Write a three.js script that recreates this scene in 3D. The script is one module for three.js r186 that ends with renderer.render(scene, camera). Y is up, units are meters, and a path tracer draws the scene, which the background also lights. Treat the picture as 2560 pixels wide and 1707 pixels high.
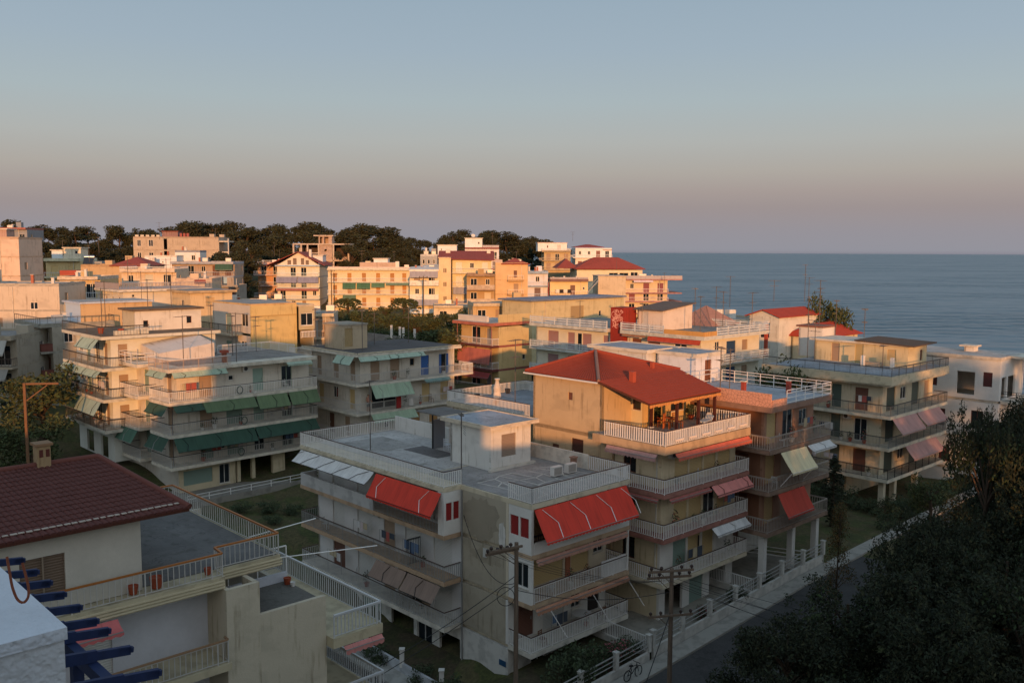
import * as THREE from 'three';
import { MarchingCubes } from 'three/addons/objects/MarchingCubes.js';

// ---------------------------------------------------------------- camera, sky, sun, exposure
const rad = d => d * Math.PI / 180;
const scene = new THREE.Scene();
const camera = new THREE.PerspectiveCamera(41.11, 1024 / 682, 0.1, 60000);
camera.position.set(0, 27, 0);
camera.rotation.set(-Math.atan(226 / 2276), 0, 0.0045);
const SUN_TRAVEL = rad(-7), SUN_ELEV = rad(6.2);   // the low sun stands behind the camera; its light travels this way
const sunDir = new THREE.Vector3(-Math.sin(SUN_TRAVEL) * Math.cos(SUN_ELEV), Math.sin(SUN_ELEV), Math.cos(SUN_TRAVEL) * Math.cos(SUN_ELEV));
function makeSky() {
  const w = 1024, h = 1024, d = new Float32Array(w * h * 4);
  const s2l = c => { c /= 255; return c <= 0.04045 ? c / 12.92 : Math.pow((c + 0.055) / 1.055, 2.4); };
  // colour of the clear evening air by elevation (degrees): mauve belt at the horizon, pale above, blue overhead
  const stops = [[0, 139, 137, 148], [1.2, 147, 142, 151], [2.4, 160, 151, 155], [3.6, 172, 162, 161], [4.8, 180, 176, 172], [6.6, 182, 187, 188], [9, 175, 191, 200], [12, 165, 185, 203], [16, 155, 178, 199], [20, 150, 171, 190], [30, 141, 163, 184], [55, 132, 156, 180], [90, 126, 152, 178]];
  const at = e => {
    let k = 0; while (k < stops.length - 2 && e > stops[k + 1][0]) k++;
    const a = stops[k], b = stops[k + 1], t = Math.min(1, Math.max(0, (e - a[0]) / (b[0] - a[0])));
    return [1, 2, 3].map(i => s2l(a[i]) * (1 - t) + s2l(b[i]) * t);
  };
  for (let j = 0; j < h; j++) {
    const el = (j + 0.5) / h * 180 - 90;
    for (let i = 0; i < w; i++) {
      const phi = ((i + 0.5) / w - 0.5) * 2 * Math.PI;         // equirectangular: u = atan2(z, x) / 2pi + 0.5
      const x = Math.cos(phi) * Math.cos(rad(el)), z = Math.sin(phi) * Math.cos(rad(el)), y = Math.sin(rad(el));
      let c;
      if (el < 0) c = at(0);
      else {
        c = at(el);
        const mu = x * sunDir.x + y * sunDir.y + z * sunDir.z, g = Math.pow(Math.max(0, mu), 5);   // the sunset side is warm and bright
        const b = 1 + 0.95 * Math.pow((1 + mu) / 2, 2);                // and the whole sunward half of the sky is brighter than the half in view
        c = [c[0] * b * 1.03 + 0.7 * g, c[1] * b + 0.45 * g, c[2] * b * 0.95 + 0.24 * g];
      }
      const k = (j * w + i) * 4; d[k] = c[0]; d[k + 1] = c[1]; d[k + 2] = c[2]; d[k + 3] = 1;
    }
  }
  const t = new THREE.DataTexture(d, w, h, THREE.RGBAFormat, THREE.FloatType);
  t.mapping = THREE.EquirectangularReflectionMapping; t.magFilter = t.minFilter = THREE.LinearFilter; t.needsUpdate = true;
  return t;
}
scene.background = makeSky(); scene.environment = scene.background;
const sun = new THREE.DirectionalLight(new THREE.Color().setRGB(1, 0.44, 0.155), 4.9);
sun.position.copy(sunDir).multiplyScalar(400); sun.target.position.set(0, 0, -120); sun.position.add(sun.target.position);
sun.castShadow = true; sun.shadow.radius = 1; sun.shadow.mapSize.set(4096, 4096);
Object.assign(sun.shadow.camera, { left: -180, right: 180, top: 120, bottom: -120, near: 1, far: 1200 });
scene.add(sun, sun.target);
const renderer = new THREE.WebGLRenderer({ antialias: true });
renderer.toneMapping = THREE.LinearToneMapping;
renderer.toneMappingExposure = 0.9;
renderer.shadowMap.enabled = true;


// ---------------------------------------------------------------- seeded random, noise
let seed = 12345;
const rnd = () => { seed = (seed * 1664525 + 1013904223) >>> 0; return seed / 4294967296; };
const rr = (a, b) => a + (b - a) * rnd();
const reseed = n => { seed = (n * 2654435761) >>> 0; rnd(); rnd(); };
function hash2(i, j, s) { let h = (i * 374761393 + j * 668265263 + s * 974634777) | 0; h = Math.imul(h ^ (h >>> 13), 1274126177); return ((h ^ (h >>> 16)) >>> 0) / 4294967296; }
function tnoise(x, y, px, py, s) {   // tileable value noise with periods px, py
  const i = Math.floor(x), j = Math.floor(y), fx = x - i, fy = y - j, u = fx * fx * (3 - 2 * fx), v = fy * fy * (3 - 2 * fy);
  const w = (a, p) => ((a % p) + p) % p, h = (a, b) => hash2(w(a, px), w(b, py), s);
  return (h(i, j) * (1 - u) + h(i + 1, j) * u) * (1 - v) + (h(i, j + 1) * (1 - u) + h(i + 1, j + 1) * u) * v;
}
function fbm(x, y, px, py, s, oct = 5) { let a = 0, k = 0.5, t = 0; for (let o = 0; o < oct; o++) { a += k * tnoise(x, y, px, py, s + o); t += k; x *= 2; y *= 2; px *= 2; py *= 2; k *= 0.55; } return a / t; }

// ---------------------------------------------------------------- textures (colour multipliers of what surfaces are made of)
function tex(n, m, fn, srgb = true) {
  const d = new Uint8Array(n * m * 4);
  for (let j = 0; j < m; j++) for (let i = 0; i < n; i++) {
    const c = fn(i / n, j / m), k = (j * n + i) * 4;
    for (let q = 0; q < 3; q++) { let v = Math.min(1, Math.max(0, Array.isArray(c) ? c[q] : c)); if (srgb) v = v <= 0.0031308 ? v * 12.92 : 1.055 * Math.pow(v, 1 / 2.4) - 0.055; d[k + q] = Math.round(v * 255); }
    d[k + 3] = 255;
  }
  const t = new THREE.DataTexture(d, n, m); t.wrapS = t.wrapT = THREE.RepeatWrapping; t.magFilter = THREE.LinearFilter; t.minFilter = THREE.LinearMipmapLinearFilter; t.generateMipmaps = true;
  if (srgb) t.colorSpace = THREE.SRGBColorSpace; t.needsUpdate = true; return t;
}
const ss = (a, b, x) => { const t = Math.min(1, Math.max(0, (x - a) / (b - a))); return t * t * (3 - 2 * t); };
const T = {};
T.plaster = tex(512, 512, (u, v) => { const a = fbm(u * 6, v * 6, 6, 6, 1), b = fbm(u * 40, v * 40, 40, 40, 9, 3); return 0.80 + 0.26 * a * 0.8 + 0.07 * (b - 0.5); });
T.plasterB = tex(256, 256, (u, v) => fbm(u * 48, v * 48, 48, 48, 29, 3), false);
T.stain = tex(512, 512, (u, v) => {   // rain streaks, peeled and re-plastered patches
  const base = 0.86 + 0.14 * fbm(u * 8, v * 8, 8, 8, 3), st = ss(0.52, 0.78, fbm(u * 44, v * 3, 44, 3, 17, 4)) * ss(0.35, 0.7, fbm(u * 5, v * 4, 5, 4, 23));
  const p = ss(0.52, 0.7, fbm(u * 7, v * 7, 7, 7, 41)), k = base * (1 - 0.34 * st) * (1 - 0.10 * p); return [k, k * (1 - 0.03 * st), k * (1 - 0.09 * st)];
});
T.grime = tex(512, 512, (u, v) => { const a = ss(0.38, 0.72, fbm(u * 10, v * 10, 10, 10, 51)), b = fbm(u * 60, v * 20, 60, 20, 55, 3), k = 0.95 - 0.28 * a * (0.5 + 0.7 * b); return [k, k * 0.985, k * 0.94]; });
T.roof = tex(1024, 1024, (u, v) => {  // old screed and bitumen: patches, cracks, lichen
  const a = fbm(u * 5, v * 5, 5, 5, 61), b = fbm(u * 60, v * 60, 60, 60, 67, 3), c = Math.abs(fbm(u * 9, v * 9, 9, 9, 71) - 0.5), q = hash2(Math.floor(u * 5 + 0.7 * a), Math.floor(v * 4 + 0.6 * b), 73);
  let k = 0.80 + 0.42 * (a - 0.5) + 0.22 * (b - 0.5) + 0.20 * (q - 0.5); if (c < 0.008) k *= 0.6; const li = ss(0.6, 0.75, fbm(u * 14, v * 14, 14, 14, 77)); k *= 1 - 0.25 * li; return [k, k, k * (1 - 0.04 * li)];
});
T.slat = tex(8, 64, (u, v) => 0.90 + 0.10 * Math.sin(v * Math.PI * 2 * 4), true);
T.slatB = tex(8, 64, (u, v) => 0.5 + 0.5 * Math.sin(v * Math.PI * 2 * 4), false);
T.cloth = tex(256, 256, (u, v) => { const seam = Math.min((u * 3) % 1, 1 - (u * 3) % 1) < 0.02 ? 0.8 : 1; const a = fbm(u * 5, v * 3, 5, 3, 81), s = fbm(u * 30, v * 4, 30, 4, 85, 3); return seam * (0.78 + 0.42 * (a - 0.5) + 0.2 * s); });
T.tiles = tex(256, 256, (u, v) => { const i = Math.floor(u * 16), j = Math.floor(v * 10), h = hash2(i, j, 91), n = fbm(u * 12, v * 12, 12, 12, 93); return [0.80 + 0.2 * h * n * 1.5, 0.72 + 0.3 * h * n, 0.7 + 0.3 * h * n]; });
T.tilesB = tex(256, 256, (u, v) => Math.abs(Math.sin(u * Math.PI * 16)) * (1 - 0.6 * ((v * 10) % 1)), false);
T.asphalt = tex(512, 512, (u, v) => { const a = fbm(u * 7, v * 7, 7, 7, 101), b = fbm(u * 90, v * 90, 90, 90, 103, 2), p = ss(0.6, 0.63, fbm(u * 4, v * 4, 4, 4, 107)); return 0.72 + 0.4 * (a - 0.5) + 0.35 * (b - 0.5) - 0.16 * p; });
T.earth = tex(512, 512, (u, v) => { const a = fbm(u * 8, v * 8, 8, 8, 111), b = fbm(u * 70, v * 70, 70, 70, 113, 3), g = ss(0.42, 0.6, a); const k = 0.35 + 0.9 * b * (0.6 + 0.8 * fbm(u * 20, v * 20, 20, 20, 115, 3)); return [k * (1 - 0.3 * g), k * (0.92 - 0.05 * g), k * (0.75 - 0.3 * g)]; });
T.stone = tex(512, 512, (u, v) => { const x = u * 12, y = v * 12; let d1 = 9, d2 = 9; const i = Math.floor(x), j = Math.floor(y); for (let a = -1; a < 2; a++) for (let b = -1; b < 2; b++) { const ii = ((i + a) % 12 + 12) % 12, jj = ((j + b) % 12 + 12) % 12, dx = i + a + hash2(ii, jj, 121) - x, dy = j + b + hash2(ii, jj, 123) - y, d = Math.hypot(dx, dy); if (d < d1) { d2 = d1; d1 = d; } else if (d < d2) d2 = d; } return d2 - d1 < 0.09 ? 0.45 : 0.75 + 0.25 * fbm(u * 30, v * 30, 30, 30, 127, 3); });
T.bark = tex(128, 256, (u, v) => 0.6 + 0.5 * fbm(u * 16, v * 6, 16, 6, 131), true);
T.waves = tex(1024, 1024, (u, v) => { const w1 = fbm(u * 14 + 0.6 * fbm(u * 4, v * 4, 4, 4, 141, 3), v * 60, 14, 60, 143, 4), w2 = fbm(u * 40, v * 120, 40, 120, 149, 3); const am = 0.35 + 1.1 * ss(0.35, 0.7, fbm(u * 3, v * 6, 3, 6, 145, 3)); return 0.5 + am * (0.62 * w1 + 0.38 * w2 - 0.5); }, false);
const texVar = new Map();
function rep(t, sx, sy = sx) { const k = t.uuid + sx + '_' + sy; if (!texVar.has(k)) { const c = t.clone(); c.repeat.set(1 / sx, 1 / sy); c.needsUpdate = true; texVar.set(k, c); } return texVar.get(k); }

// ---------------------------------------------------------------- materials
const mats = new Map();
function M(hex, kind = 'plaster', o = {}) {
  const key = hex + kind + JSON.stringify(o); if (mats.has(key)) return mats.get(key);
  const p = { color: new THREE.Color(hex), roughness: 0.9, metalness: 0 };
  if (kind === 'plaster') { p.map = rep(T.plaster, 5); p.bumpMap = rep(T.plasterB, 2); p.bumpScale = 0.006; }
  if (kind === 'stain') { p.map = rep(T.stain, 7, 5); p.bumpMap = rep(T.plasterB, 2); p.bumpScale = 0.008; }
  if (kind === 'grime') { p.map = rep(T.grime, 5); p.bumpMap = rep(T.plasterB, 2); p.bumpScale = 0.006; }
  if (kind === 'roof') { p.map = rep(T.roof, 9); p.bumpMap = rep(T.plasterB, 3); p.bumpScale = 0.01; p.roughness = 0.85; }
  if (kind === 'slat') { p.map = rep(T.slat, 1, 0.4); p.bumpMap = rep(T.slatB, 1, 0.4); p.bumpScale = 0.012; p.roughness = 0.6; }
  if (kind === 'cloth') { p.map = rep(T.cloth, 3); p.roughness = 0.85; }
  if (kind === 'tiles') { p.map = rep(T.tiles, 3.6); p.bumpMap = rep(T.tilesB, 3.6); p.bumpScale = 0.05; p.roughness = 0.85; }
  if (kind === 'clay') { p.map = rep(T.plaster, 2.3); p.roughness = 0.85; }
  if (kind === 'asphalt') { p.map = rep(T.asphalt, 8); p.roughness = 0.92; }
  if (kind === 'earth') { p.map = rep(T.earth, 9); p.roughness = 1; }
  if (kind === 'stone') { p.map = rep(T.stone, 3); }
  if (kind === 'bark') { p.map = rep(T.bark, 1, 2); }
  if (kind === 'metal') { p.roughness = 0.5; p.metalness = 0.2; }
  if (kind === 'glass') { p.roughness = 0.08; p.metalness = 0.0; }
  const { side, vc, ...rest } = o; Object.assign(p, rest); if (vc) p.vertexColors = true; p.side = THREE.DoubleSide;
  const m = new THREE.MeshStandardMaterial(p); mats.set(key, m); return m;
}
// a wall's own colour from the look it has in the orange evening light
function S(hex, kind, o) { const c = new THREE.Color(hex); const r = Math.min(0.82, c.r * 0.93), g = Math.min(0.8, c.g / 0.83), b = Math.min(0.78, c.b / 0.60), l = 0.3 * r + 0.6 * g + 0.1 * b, k = 0.14; c.setRGB(r + (l - r) * k, g + (l - g) * k, b + (l - b) * k); return M('#' + c.getHexString(), kind, o); }
const white = M('#d6d2ca'), whiteS = M('#d2cec6', 'stain'), cream = M('#d0c3aa'), creamS = M('#cbbea6', 'stain'), fascia = M('#c9bda6', 'grime'), fasciaW = M('#cfc9be', 'grime');
const railW = M('#e2dfda', 'metal'), railB = M('#15161a', 'metal'), railBrown = M('#4a3228', 'metal'), railG = M('#8d8d8a', 'metal');
const glass = M('#1a2228', 'glass'), shutB = M('#a08870', 'slat'), shutC = M('#c4aa78', 'slat'), shutG = M('#7f9488', 'slat'), shutW = M('#c8c6c0', 'slat'), shutBr = M('#6b4434', 'slat');
const roofC = M('#9a9692', 'roof'), roofL = M('#bab6b1', 'roof'), roofD = M('#55504e', 'roof'), dark = M('#2a2320'), clayRed = M('#b23f22', 'tiles'), woodBr = M('#5a2f20', 'bark'), terracotta = M('#9a4526', 'clay');
const slatWood = M('#7a5236', 'bark'), concrete = M('#a79b8b', 'grime'), yellowW = M('#d9a64e', 'stain'), paleY = M('#e2c88e', 'plaster'), beige = M('#cdb698', 'stain');

// ---------------------------------------------------------------- geometry builder: boxes, bars, quads joined into one mesh, uv in metres
class MB {
  constructor() { this.p = []; this.n = []; this.u = []; this.i = []; this.c = null; }
  quad(a, b, c, d, uvs) {
    const e1 = [c[0] - a[0], c[1] - a[1], c[2] - a[2]], e2 = [d[0] - b[0], d[1] - b[1], d[2] - b[2]];
    let n = [e1[1] * e2[2] - e1[2] * e2[1], e1[2] * e2[0] - e1[0] * e2[2], e1[0] * e2[1] - e1[1] * e2[0]]; const l = Math.hypot(...n) || 1; n = n.map(v => v / l);
    const k = this.p.length / 3, ax = Math.abs(n[0]), ay = Math.abs(n[1]), az = Math.abs(n[2]);
    [a, b, c, d].forEach((q, j) => { this.p.push(...q); this.n.push(...n); if (uvs) this.u.push(...uvs[j]); else if (ay > ax && ay > az) this.u.push(q[0], q[2]); else if (ax > az) this.u.push(q[2], q[1]); else this.u.push(q[0], q[1]); });
    this.i.push(k, k + 1, k + 2, k, k + 2, k + 3); return this;
  }
  tri(a, b, c) { return this.quad(a, b, c, c); }
  box(x0, x1, y0, y1, z0, z1) {
    if (x0 > x1) [x0, x1] = [x1, x0]; if (y0 > y1) [y0, y1] = [y1, y0]; if (z0 > z1) [z0, z1] = [z1, z0];
    const P = (x, y, z) => [x ? x1 : x0, y ? y1 : y0, z ? z1 : z0];
    this.quad(P(0, 0, 1), P(1, 0, 1), P(1, 1, 1), P(0, 1, 1)); this.quad(P(1, 0, 0), P(0, 0, 0), P(0, 1, 0), P(1, 1, 0));
    this.quad(P(1, 0, 1), P(1, 0, 0), P(1, 1, 0), P(1, 1, 1)); this.quad(P(0, 0, 0), P(0, 0, 1), P(0, 1, 1), P(0, 1, 0));
    this.quad(P(0, 1, 1), P(1, 1, 1), P(1, 1, 0), P(0, 1, 0)); this.quad(P(0, 0, 0), P(1, 0, 0), P(1, 0, 1), P(0, 0, 1)); return this;
  }
  bar(a, b, w, h = w) {   // a beam from a to b, w wide and h high
    const A = new THREE.Vector3(...a), d = new THREE.Vector3(...b).sub(A), up = Math.abs(d.y) > 0.95 * d.length() ? new THREE.Vector3(1, 0, 0) : new THREE.Vector3(0, 1, 0);
    const s = new THREE.Vector3().crossVectors(d, up).normalize().multiplyScalar(w / 2), t = new THREE.Vector3().crossVectors(s, d).normalize().multiplyScalar(h / 2);
    const q = (e, i, j) => { const v = A.clone().addScaledVector(d, e).addScaledVector(s, i).addScaledVector(t, j); return [v.x, v.y, v.z]; };
    for (const [i, j, k, l] of [[-1, -1, 1, -1], [1, -1, 1, 1], [1, 1, -1, 1], [-1, 1, -1, -1]]) this.quad(q(0, i, j), q(0, k, l), q(1, k, l), q(1, i, j));
    this.quad(q(0, -1, 1), q(0, 1, 1), q(0, 1, -1), q(0, -1, -1)); this.quad(q(1, -1, -1), q(1, 1, -1), q(1, 1, 1), q(1, -1, 1)); return this;
  }
  tube(pts, r, seg = 6, r1 = r) {   // round bar through points
    for (let k = 0; k < pts.length - 1; k++) {
      const A = new THREE.Vector3(...pts[k]), B = new THREE.Vector3(...pts[k + 1]), d = B.clone().sub(A), up = Math.abs(d.y) > 0.9 * d.length() ? new THREE.Vector3(1, 0, 0) : new THREE.Vector3(0, 1, 0);
      const s = new THREE.Vector3().crossVectors(d, up).normalize(), t = new THREE.Vector3().crossVectors(s, d).normalize();
      const ra = r + (r1 - r) * k / (pts.length - 1), rb = r + (r1 - r) * (k + 1) / (pts.length - 1), k0 = this.p.length / 3, L = d.length();
      for (let i = 0; i <= seg; i++) { const a = i / seg * 2 * Math.PI, n = s.clone().multiplyScalar(Math.cos(a)).addScaledVector(t, Math.sin(a)); for (const [P, rr_, v] of [[A, ra, 0], [B, rb, L]]) { const q = P.clone().addScaledVector(n, rr_); this.p.push(q.x, q.y, q.z); this.n.push(n.x, n.y, n.z); this.u.push(i / seg, v); } }
      for (let i = 0; i < seg; i++) { const a = k0 + 2 * i; this.i.push(a, a + 1, a + 2, a + 1, a + 3, a + 2); }
      if (k === 0 || k === pts.length - 2) { const C = k === 0 ? A : B, rc = k === 0 ? ra : rb; for (let i = 0; i < seg; i += 2) { const f = a => { const n = s.clone().multiplyScalar(Math.cos(a)).addScaledVector(t, Math.sin(a)); const q = C.clone().addScaledVector(n, rc); return [q.x, q.y, q.z]; }; this.tri([C.x, C.y, C.z], f(i / seg * 2 * Math.PI), f((i + 2) / seg * 2 * Math.PI)); } }
      if (k === 0 && pts.length === 2) { }
    }
    return this;
  }
  lathe(prof, cx, cy, cz, seg = 12) {   // [r, y] profile turned about a vertical axis
    for (let k = 0; k < prof.length - 1; k++) for (let i = 0; i < seg; i++) {
      const f = (q, a) => [cx + q[0] * Math.cos(a), cy + q[1], cz + q[0] * Math.sin(a)], a = i / seg * 2 * Math.PI, b = (i + 1) / seg * 2 * Math.PI;
      this.quad(f(prof[k], b), f(prof[k], a), f(prof[k + 1], a), f(prof[k + 1], b));
    }
    return this;
  }
  geo() {
    const g = new THREE.BufferGeometry(); g.setAttribute('position', new THREE.Float32BufferAttribute(this.p, 3)); g.setAttribute('normal', new THREE.Float32BufferAttribute(this.n, 3));
    const ou = hash2(this.p.length, Math.round((this.p[0] || 0) * 97), 5) * 7, ov = hash2(this.p.length, Math.round((this.p[2] || 0) * 89), 6) * 7; for (let k = 0; k < this.u.length; k += 2) { this.u[k] += ou; this.u[k + 1] += ov; }
    g.setAttribute('uv', new THREE.Float32BufferAttribute(this.u, 2)); g.setIndex(this.i); if (this.c) g.setAttribute('color', new THREE.Float32BufferAttribute(this.c, 3)); return g;
  }
}
const taken = new Map();
function numbered(n) { const k = taken.get(n) || 0; taken.set(n, k + 1); return k ? n + '_' + String(k).padStart(3, '0') : n; }
function shade(o) { o.traverse(q => { q.castShadow = q.receiveShadow = true; }); return o; }
function mesh(name, g, m, parent) { const o = new THREE.Mesh(g instanceof MB ? g.geo() : g, m); o.name = name; o.castShadow = o.receiveShadow = true; if (parent) parent.add(o); return o; }
function thing(name, label, category, [x, y, z] = [0, 0, 0], turn = 0, group) {
  const o = new THREE.Group(); o.name = numbered(name); o.position.set(x, y, z); o.rotation.y = turn; o.userData = { label, category }; if (group) o.userData.group = group; scene.add(o); return o;
}
function single(name, label, category, g, m, group) { const o = mesh(numbered(name), g, m, scene); o.userData = { label, category }; if (group) o.userData.group = group; return o; }
function struct(name, g, m) { const o = mesh(numbered(name), g, m, scene); o.userData = { kind: 'structure' }; return o; }
function copyOf(o, p, turn, sc, label, group) {
  const c = o.clone(); c.name = numbered(o.name.replace(/_\d+$/, '')); c.position.set(...p); c.rotation.y = turn; if (sc) Array.isArray(sc) ? c.scale.set(...sc) : c.scale.setScalar(sc);
  c.userData = { ...o.userData }; if (label) c.userData.label = label; if (group) c.userData.group = group; scene.add(c); return c;
}
const GRID = 46.6, ga = [Math.sin(rad(GRID)), -Math.cos(rad(GRID))], gn = [Math.sin(rad(GRID + 90)), -Math.cos(rad(GRID + 90))];   // along the street, and across it towards the camera
const street = (s, off) => [9.9 + ga[0] * s + gn[0] * off, -57.5 + ga[1] * s + gn[1] * off];
const streetY = s => 2.15 + 0.052 * s + (s > 14 ? -0.03 * (s - 14) : 0);
const sideY = t => 0.05 + 0.012 * t + (t > 16 ? 0.05 * (t - 16) : 0);

// ---------------------------------------------------------------- terrain, sea, street
const hill = [[-12, -50, -0.4], [-30, -40, -1], [-6, -49, 0], [-9, -56, 0.6], [1, -47, 1.2], [6, -51, 1.9], [12, -55, 2.2], [20.7, -63.5, 3.1], [28, -71, 3.3], [6, -60, 2.0], [16, -64, 3.0], [22, -68, 3.7], [35, -83, 3.0], [25, -40, 1.6], [40, -50, 2.2], [48, -70, 2.6], [10, -30, 0.5], [-10, -20, -1], [-19, -66, 2.0], [-25, -75, 3.6],
  [-31, -81, 4.2], [-35, -78, 3.9], [-38, -80.5, 4.4], [-30, -77, 3.8], [-42, -80, 5.0], [-18, -80, 3.4], [-16, -91, 4.6], [-39, -87, 5.8], [-52, -85, 6.5], [-55, -103, 9], [-25, -105, 9], [-2, -120, 9], [20, -98, 5.5], [37, -128, 6], [50, -92, 3], [62, -112, -3], [52, -150, -1], [-40, -140, 12], [-40, -224, 11.8], [-22, -195, 11.6], [-8, -190, 12], [-57, -230, 12.6], [-80, -130, 14], [-90, -185, 17], [-70, -165, 16], [-100, -245, 21], [-125, -235, 22], [-62, -262, 20], [-25, -250, 18],
  [-10, -290, 21], [10, -300, 20], [24, -310, 21], [25, -240, 15], [22, -212, 12], [5, -207, 13], [35, -180, 3], [-130, -360, 24], [-60, -360, 23], [-20, -370, 22], [30, -400, 18], [48, -330, 6], [-220, -300, 26], [-200, -150, 18], [0, 30, 0], [40, 20, 1], [-60, 20, 0], [-70, -50, 2], [70, 0, 2], [64, -60, 1.5],
  [75, -95, -12], [68, -160, -14], [62, -230, -14], [70, -330, -14], [90, -450, -16], [120, -150, -20], [160, -300, -25], [200, -80, -22], [110, -60, -14], [150, 0, -15]];
const coast = [[100, 110], [0, 95], [-60, 74], [-100, 68], [-130, 58], [-170, 46], [-230, 43], [-330, 46], [-420, 58], [-620, 60]];
function coastX(z) { let k = 0; while (k < coast.length - 2 && z < coast[k + 1][0]) k++; const [a, b] = [coast[k], coast[k + 1]], f = Math.min(1, Math.max(0, (z - a[0]) / (b[0] - a[0]))); return a[1] + (b[1] - a[1]) * f; }
function groundY(x, z) { let a = 0, w = 0; for (const [hx, hz, hy] of hill) { const d = (x - hx) ** 2 + (z - hz) ** 2 + 3, k = 1 / (d * Math.sqrt(d)); a += k * hy; w += k; } const f = ss(coastX(z), coastX(z) + 12, x); let y = a / w * (1 - f) - 13 * f;
  const dx = x - 9.9, dz = z + 57.5, s = dx * ga[0] + dz * ga[1], o = dx * gn[0] + dz * gn[1], k = ss(-40, -34, s) * (1 - ss(17, 27, s)) * ss(-9, -5, o) * (1 - ss(11, 15, o)); y += (streetY(s) - 0.25 - y) * k;      // the ground is level with the street and the front gardens
  const ex = x + 0.17, ez = z + 53.15, q = ex * ga[0] + ez * ga[1], t = -ex * gn[0] - ez * gn[1], j = (1 - ss(-3, -1, q)) * ss(-16, -12, q) * ss(-10, -6, t) * (1 - ss(26, 34, t)); y += (sideY(t) - 0.35 - y) * j;                  // and with the side street
  return y; }
{
  const mb = new MB(), X = [], Z = []; for (let x = -420; x <= 260;) { X.push(x); x += Math.abs(x) < 70 ? 2.5 : 12; } for (let z = 70; z >= -620;) { Z.push(z); z -= z < -20 && z > -130 ? 2.5 : 10; }
  const Y = X.map(x => Z.map(z => groundY(x, z)));
  for (let i = 0; i < X.length; i++) for (let j = 0; j < Z.length; j++) { mb.p.push(X[i], Y[i][j], Z[j]); mb.n.push(0, 1, 0); mb.u.push(X[i], Z[j]); }
  for (let i = 0; i < X.length - 1; i++) for (let j = 0; j < Z.length - 1; j++) { const a = i * Z.length + j, b = a + Z.length; mb.i.push(a, b, b + 1, a, b + 1, a + 1); }
  const g = mb.geo(); g.computeVertexNormals(); struct('terrain', g, M('#565238', 'earth'));
}
{
  const m = new THREE.MeshPhysicalMaterial({ color: new THREE.Color().setRGB(0.04, 0.11, 0.17), roughness: 0.3, specularIntensity: 0.55, bumpMap: rep(T.waves, 620, 620), bumpScale: 9, side: THREE.DoubleSide });
  const mb = new MB(); for (const [r0, r1] of [[0, 500], [500, 1500], [1500, 6000], [6000, 26000]]) for (let k = 0; k < 24; k++) {
    const f = (r, a) => [r * Math.cos(a), -6, r * Math.sin(a)], a = k / 24 * 2 * Math.PI, b = (k + 1) / 24 * 2 * Math.PI; mb.quad(f(r0, a), f(r0, b), f(r1, b), f(r1, a));
  }
  struct('sea', mb, m);
}
function strip(name, s0, s1, o0, o1, dy, m, th = 0) {
  const mb = new MB(), n = Math.ceil((s1 - s0) / 2); for (let k = 0; k < n; k++) {
    const a = s0 + (s1 - s0) * k / n, b = s0 + (s1 - s0) * (k + 1) / n, P = (s, o, e = 0) => { const [x, z] = street(s, o); return [x, streetY(s) + dy - e, z]; };
    mb.quad(P(a, o1), P(b, o1), P(b, o0), P(a, o0)); if (th) mb.quad(P(a, o1, th), P(b, o1, th), P(b, o1), P(a, o1));
  } return struct(name, mb, m);
}
strip('road', -34, 60, 3.1, 9.2, -0.02, M('#4c4a48', 'asphalt'));
strip('pavement', -34, 60, 1.9, 3.1, 0.12, M('#9c9891', 'grime'), 0.16);
strip('forecourt', -2.8, 17, -3.5, 1.66, 0.10, M('#8f8a80', 'grime'));
strip('front_garden', -18, -3.4, -3, 1.66, 0.12, M('#4a4232', 'earth'));
strip('pavement', -34, 60, 9.2, 10.6, 0.12, M('#8c877f', 'grime'), 0.16);

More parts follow.
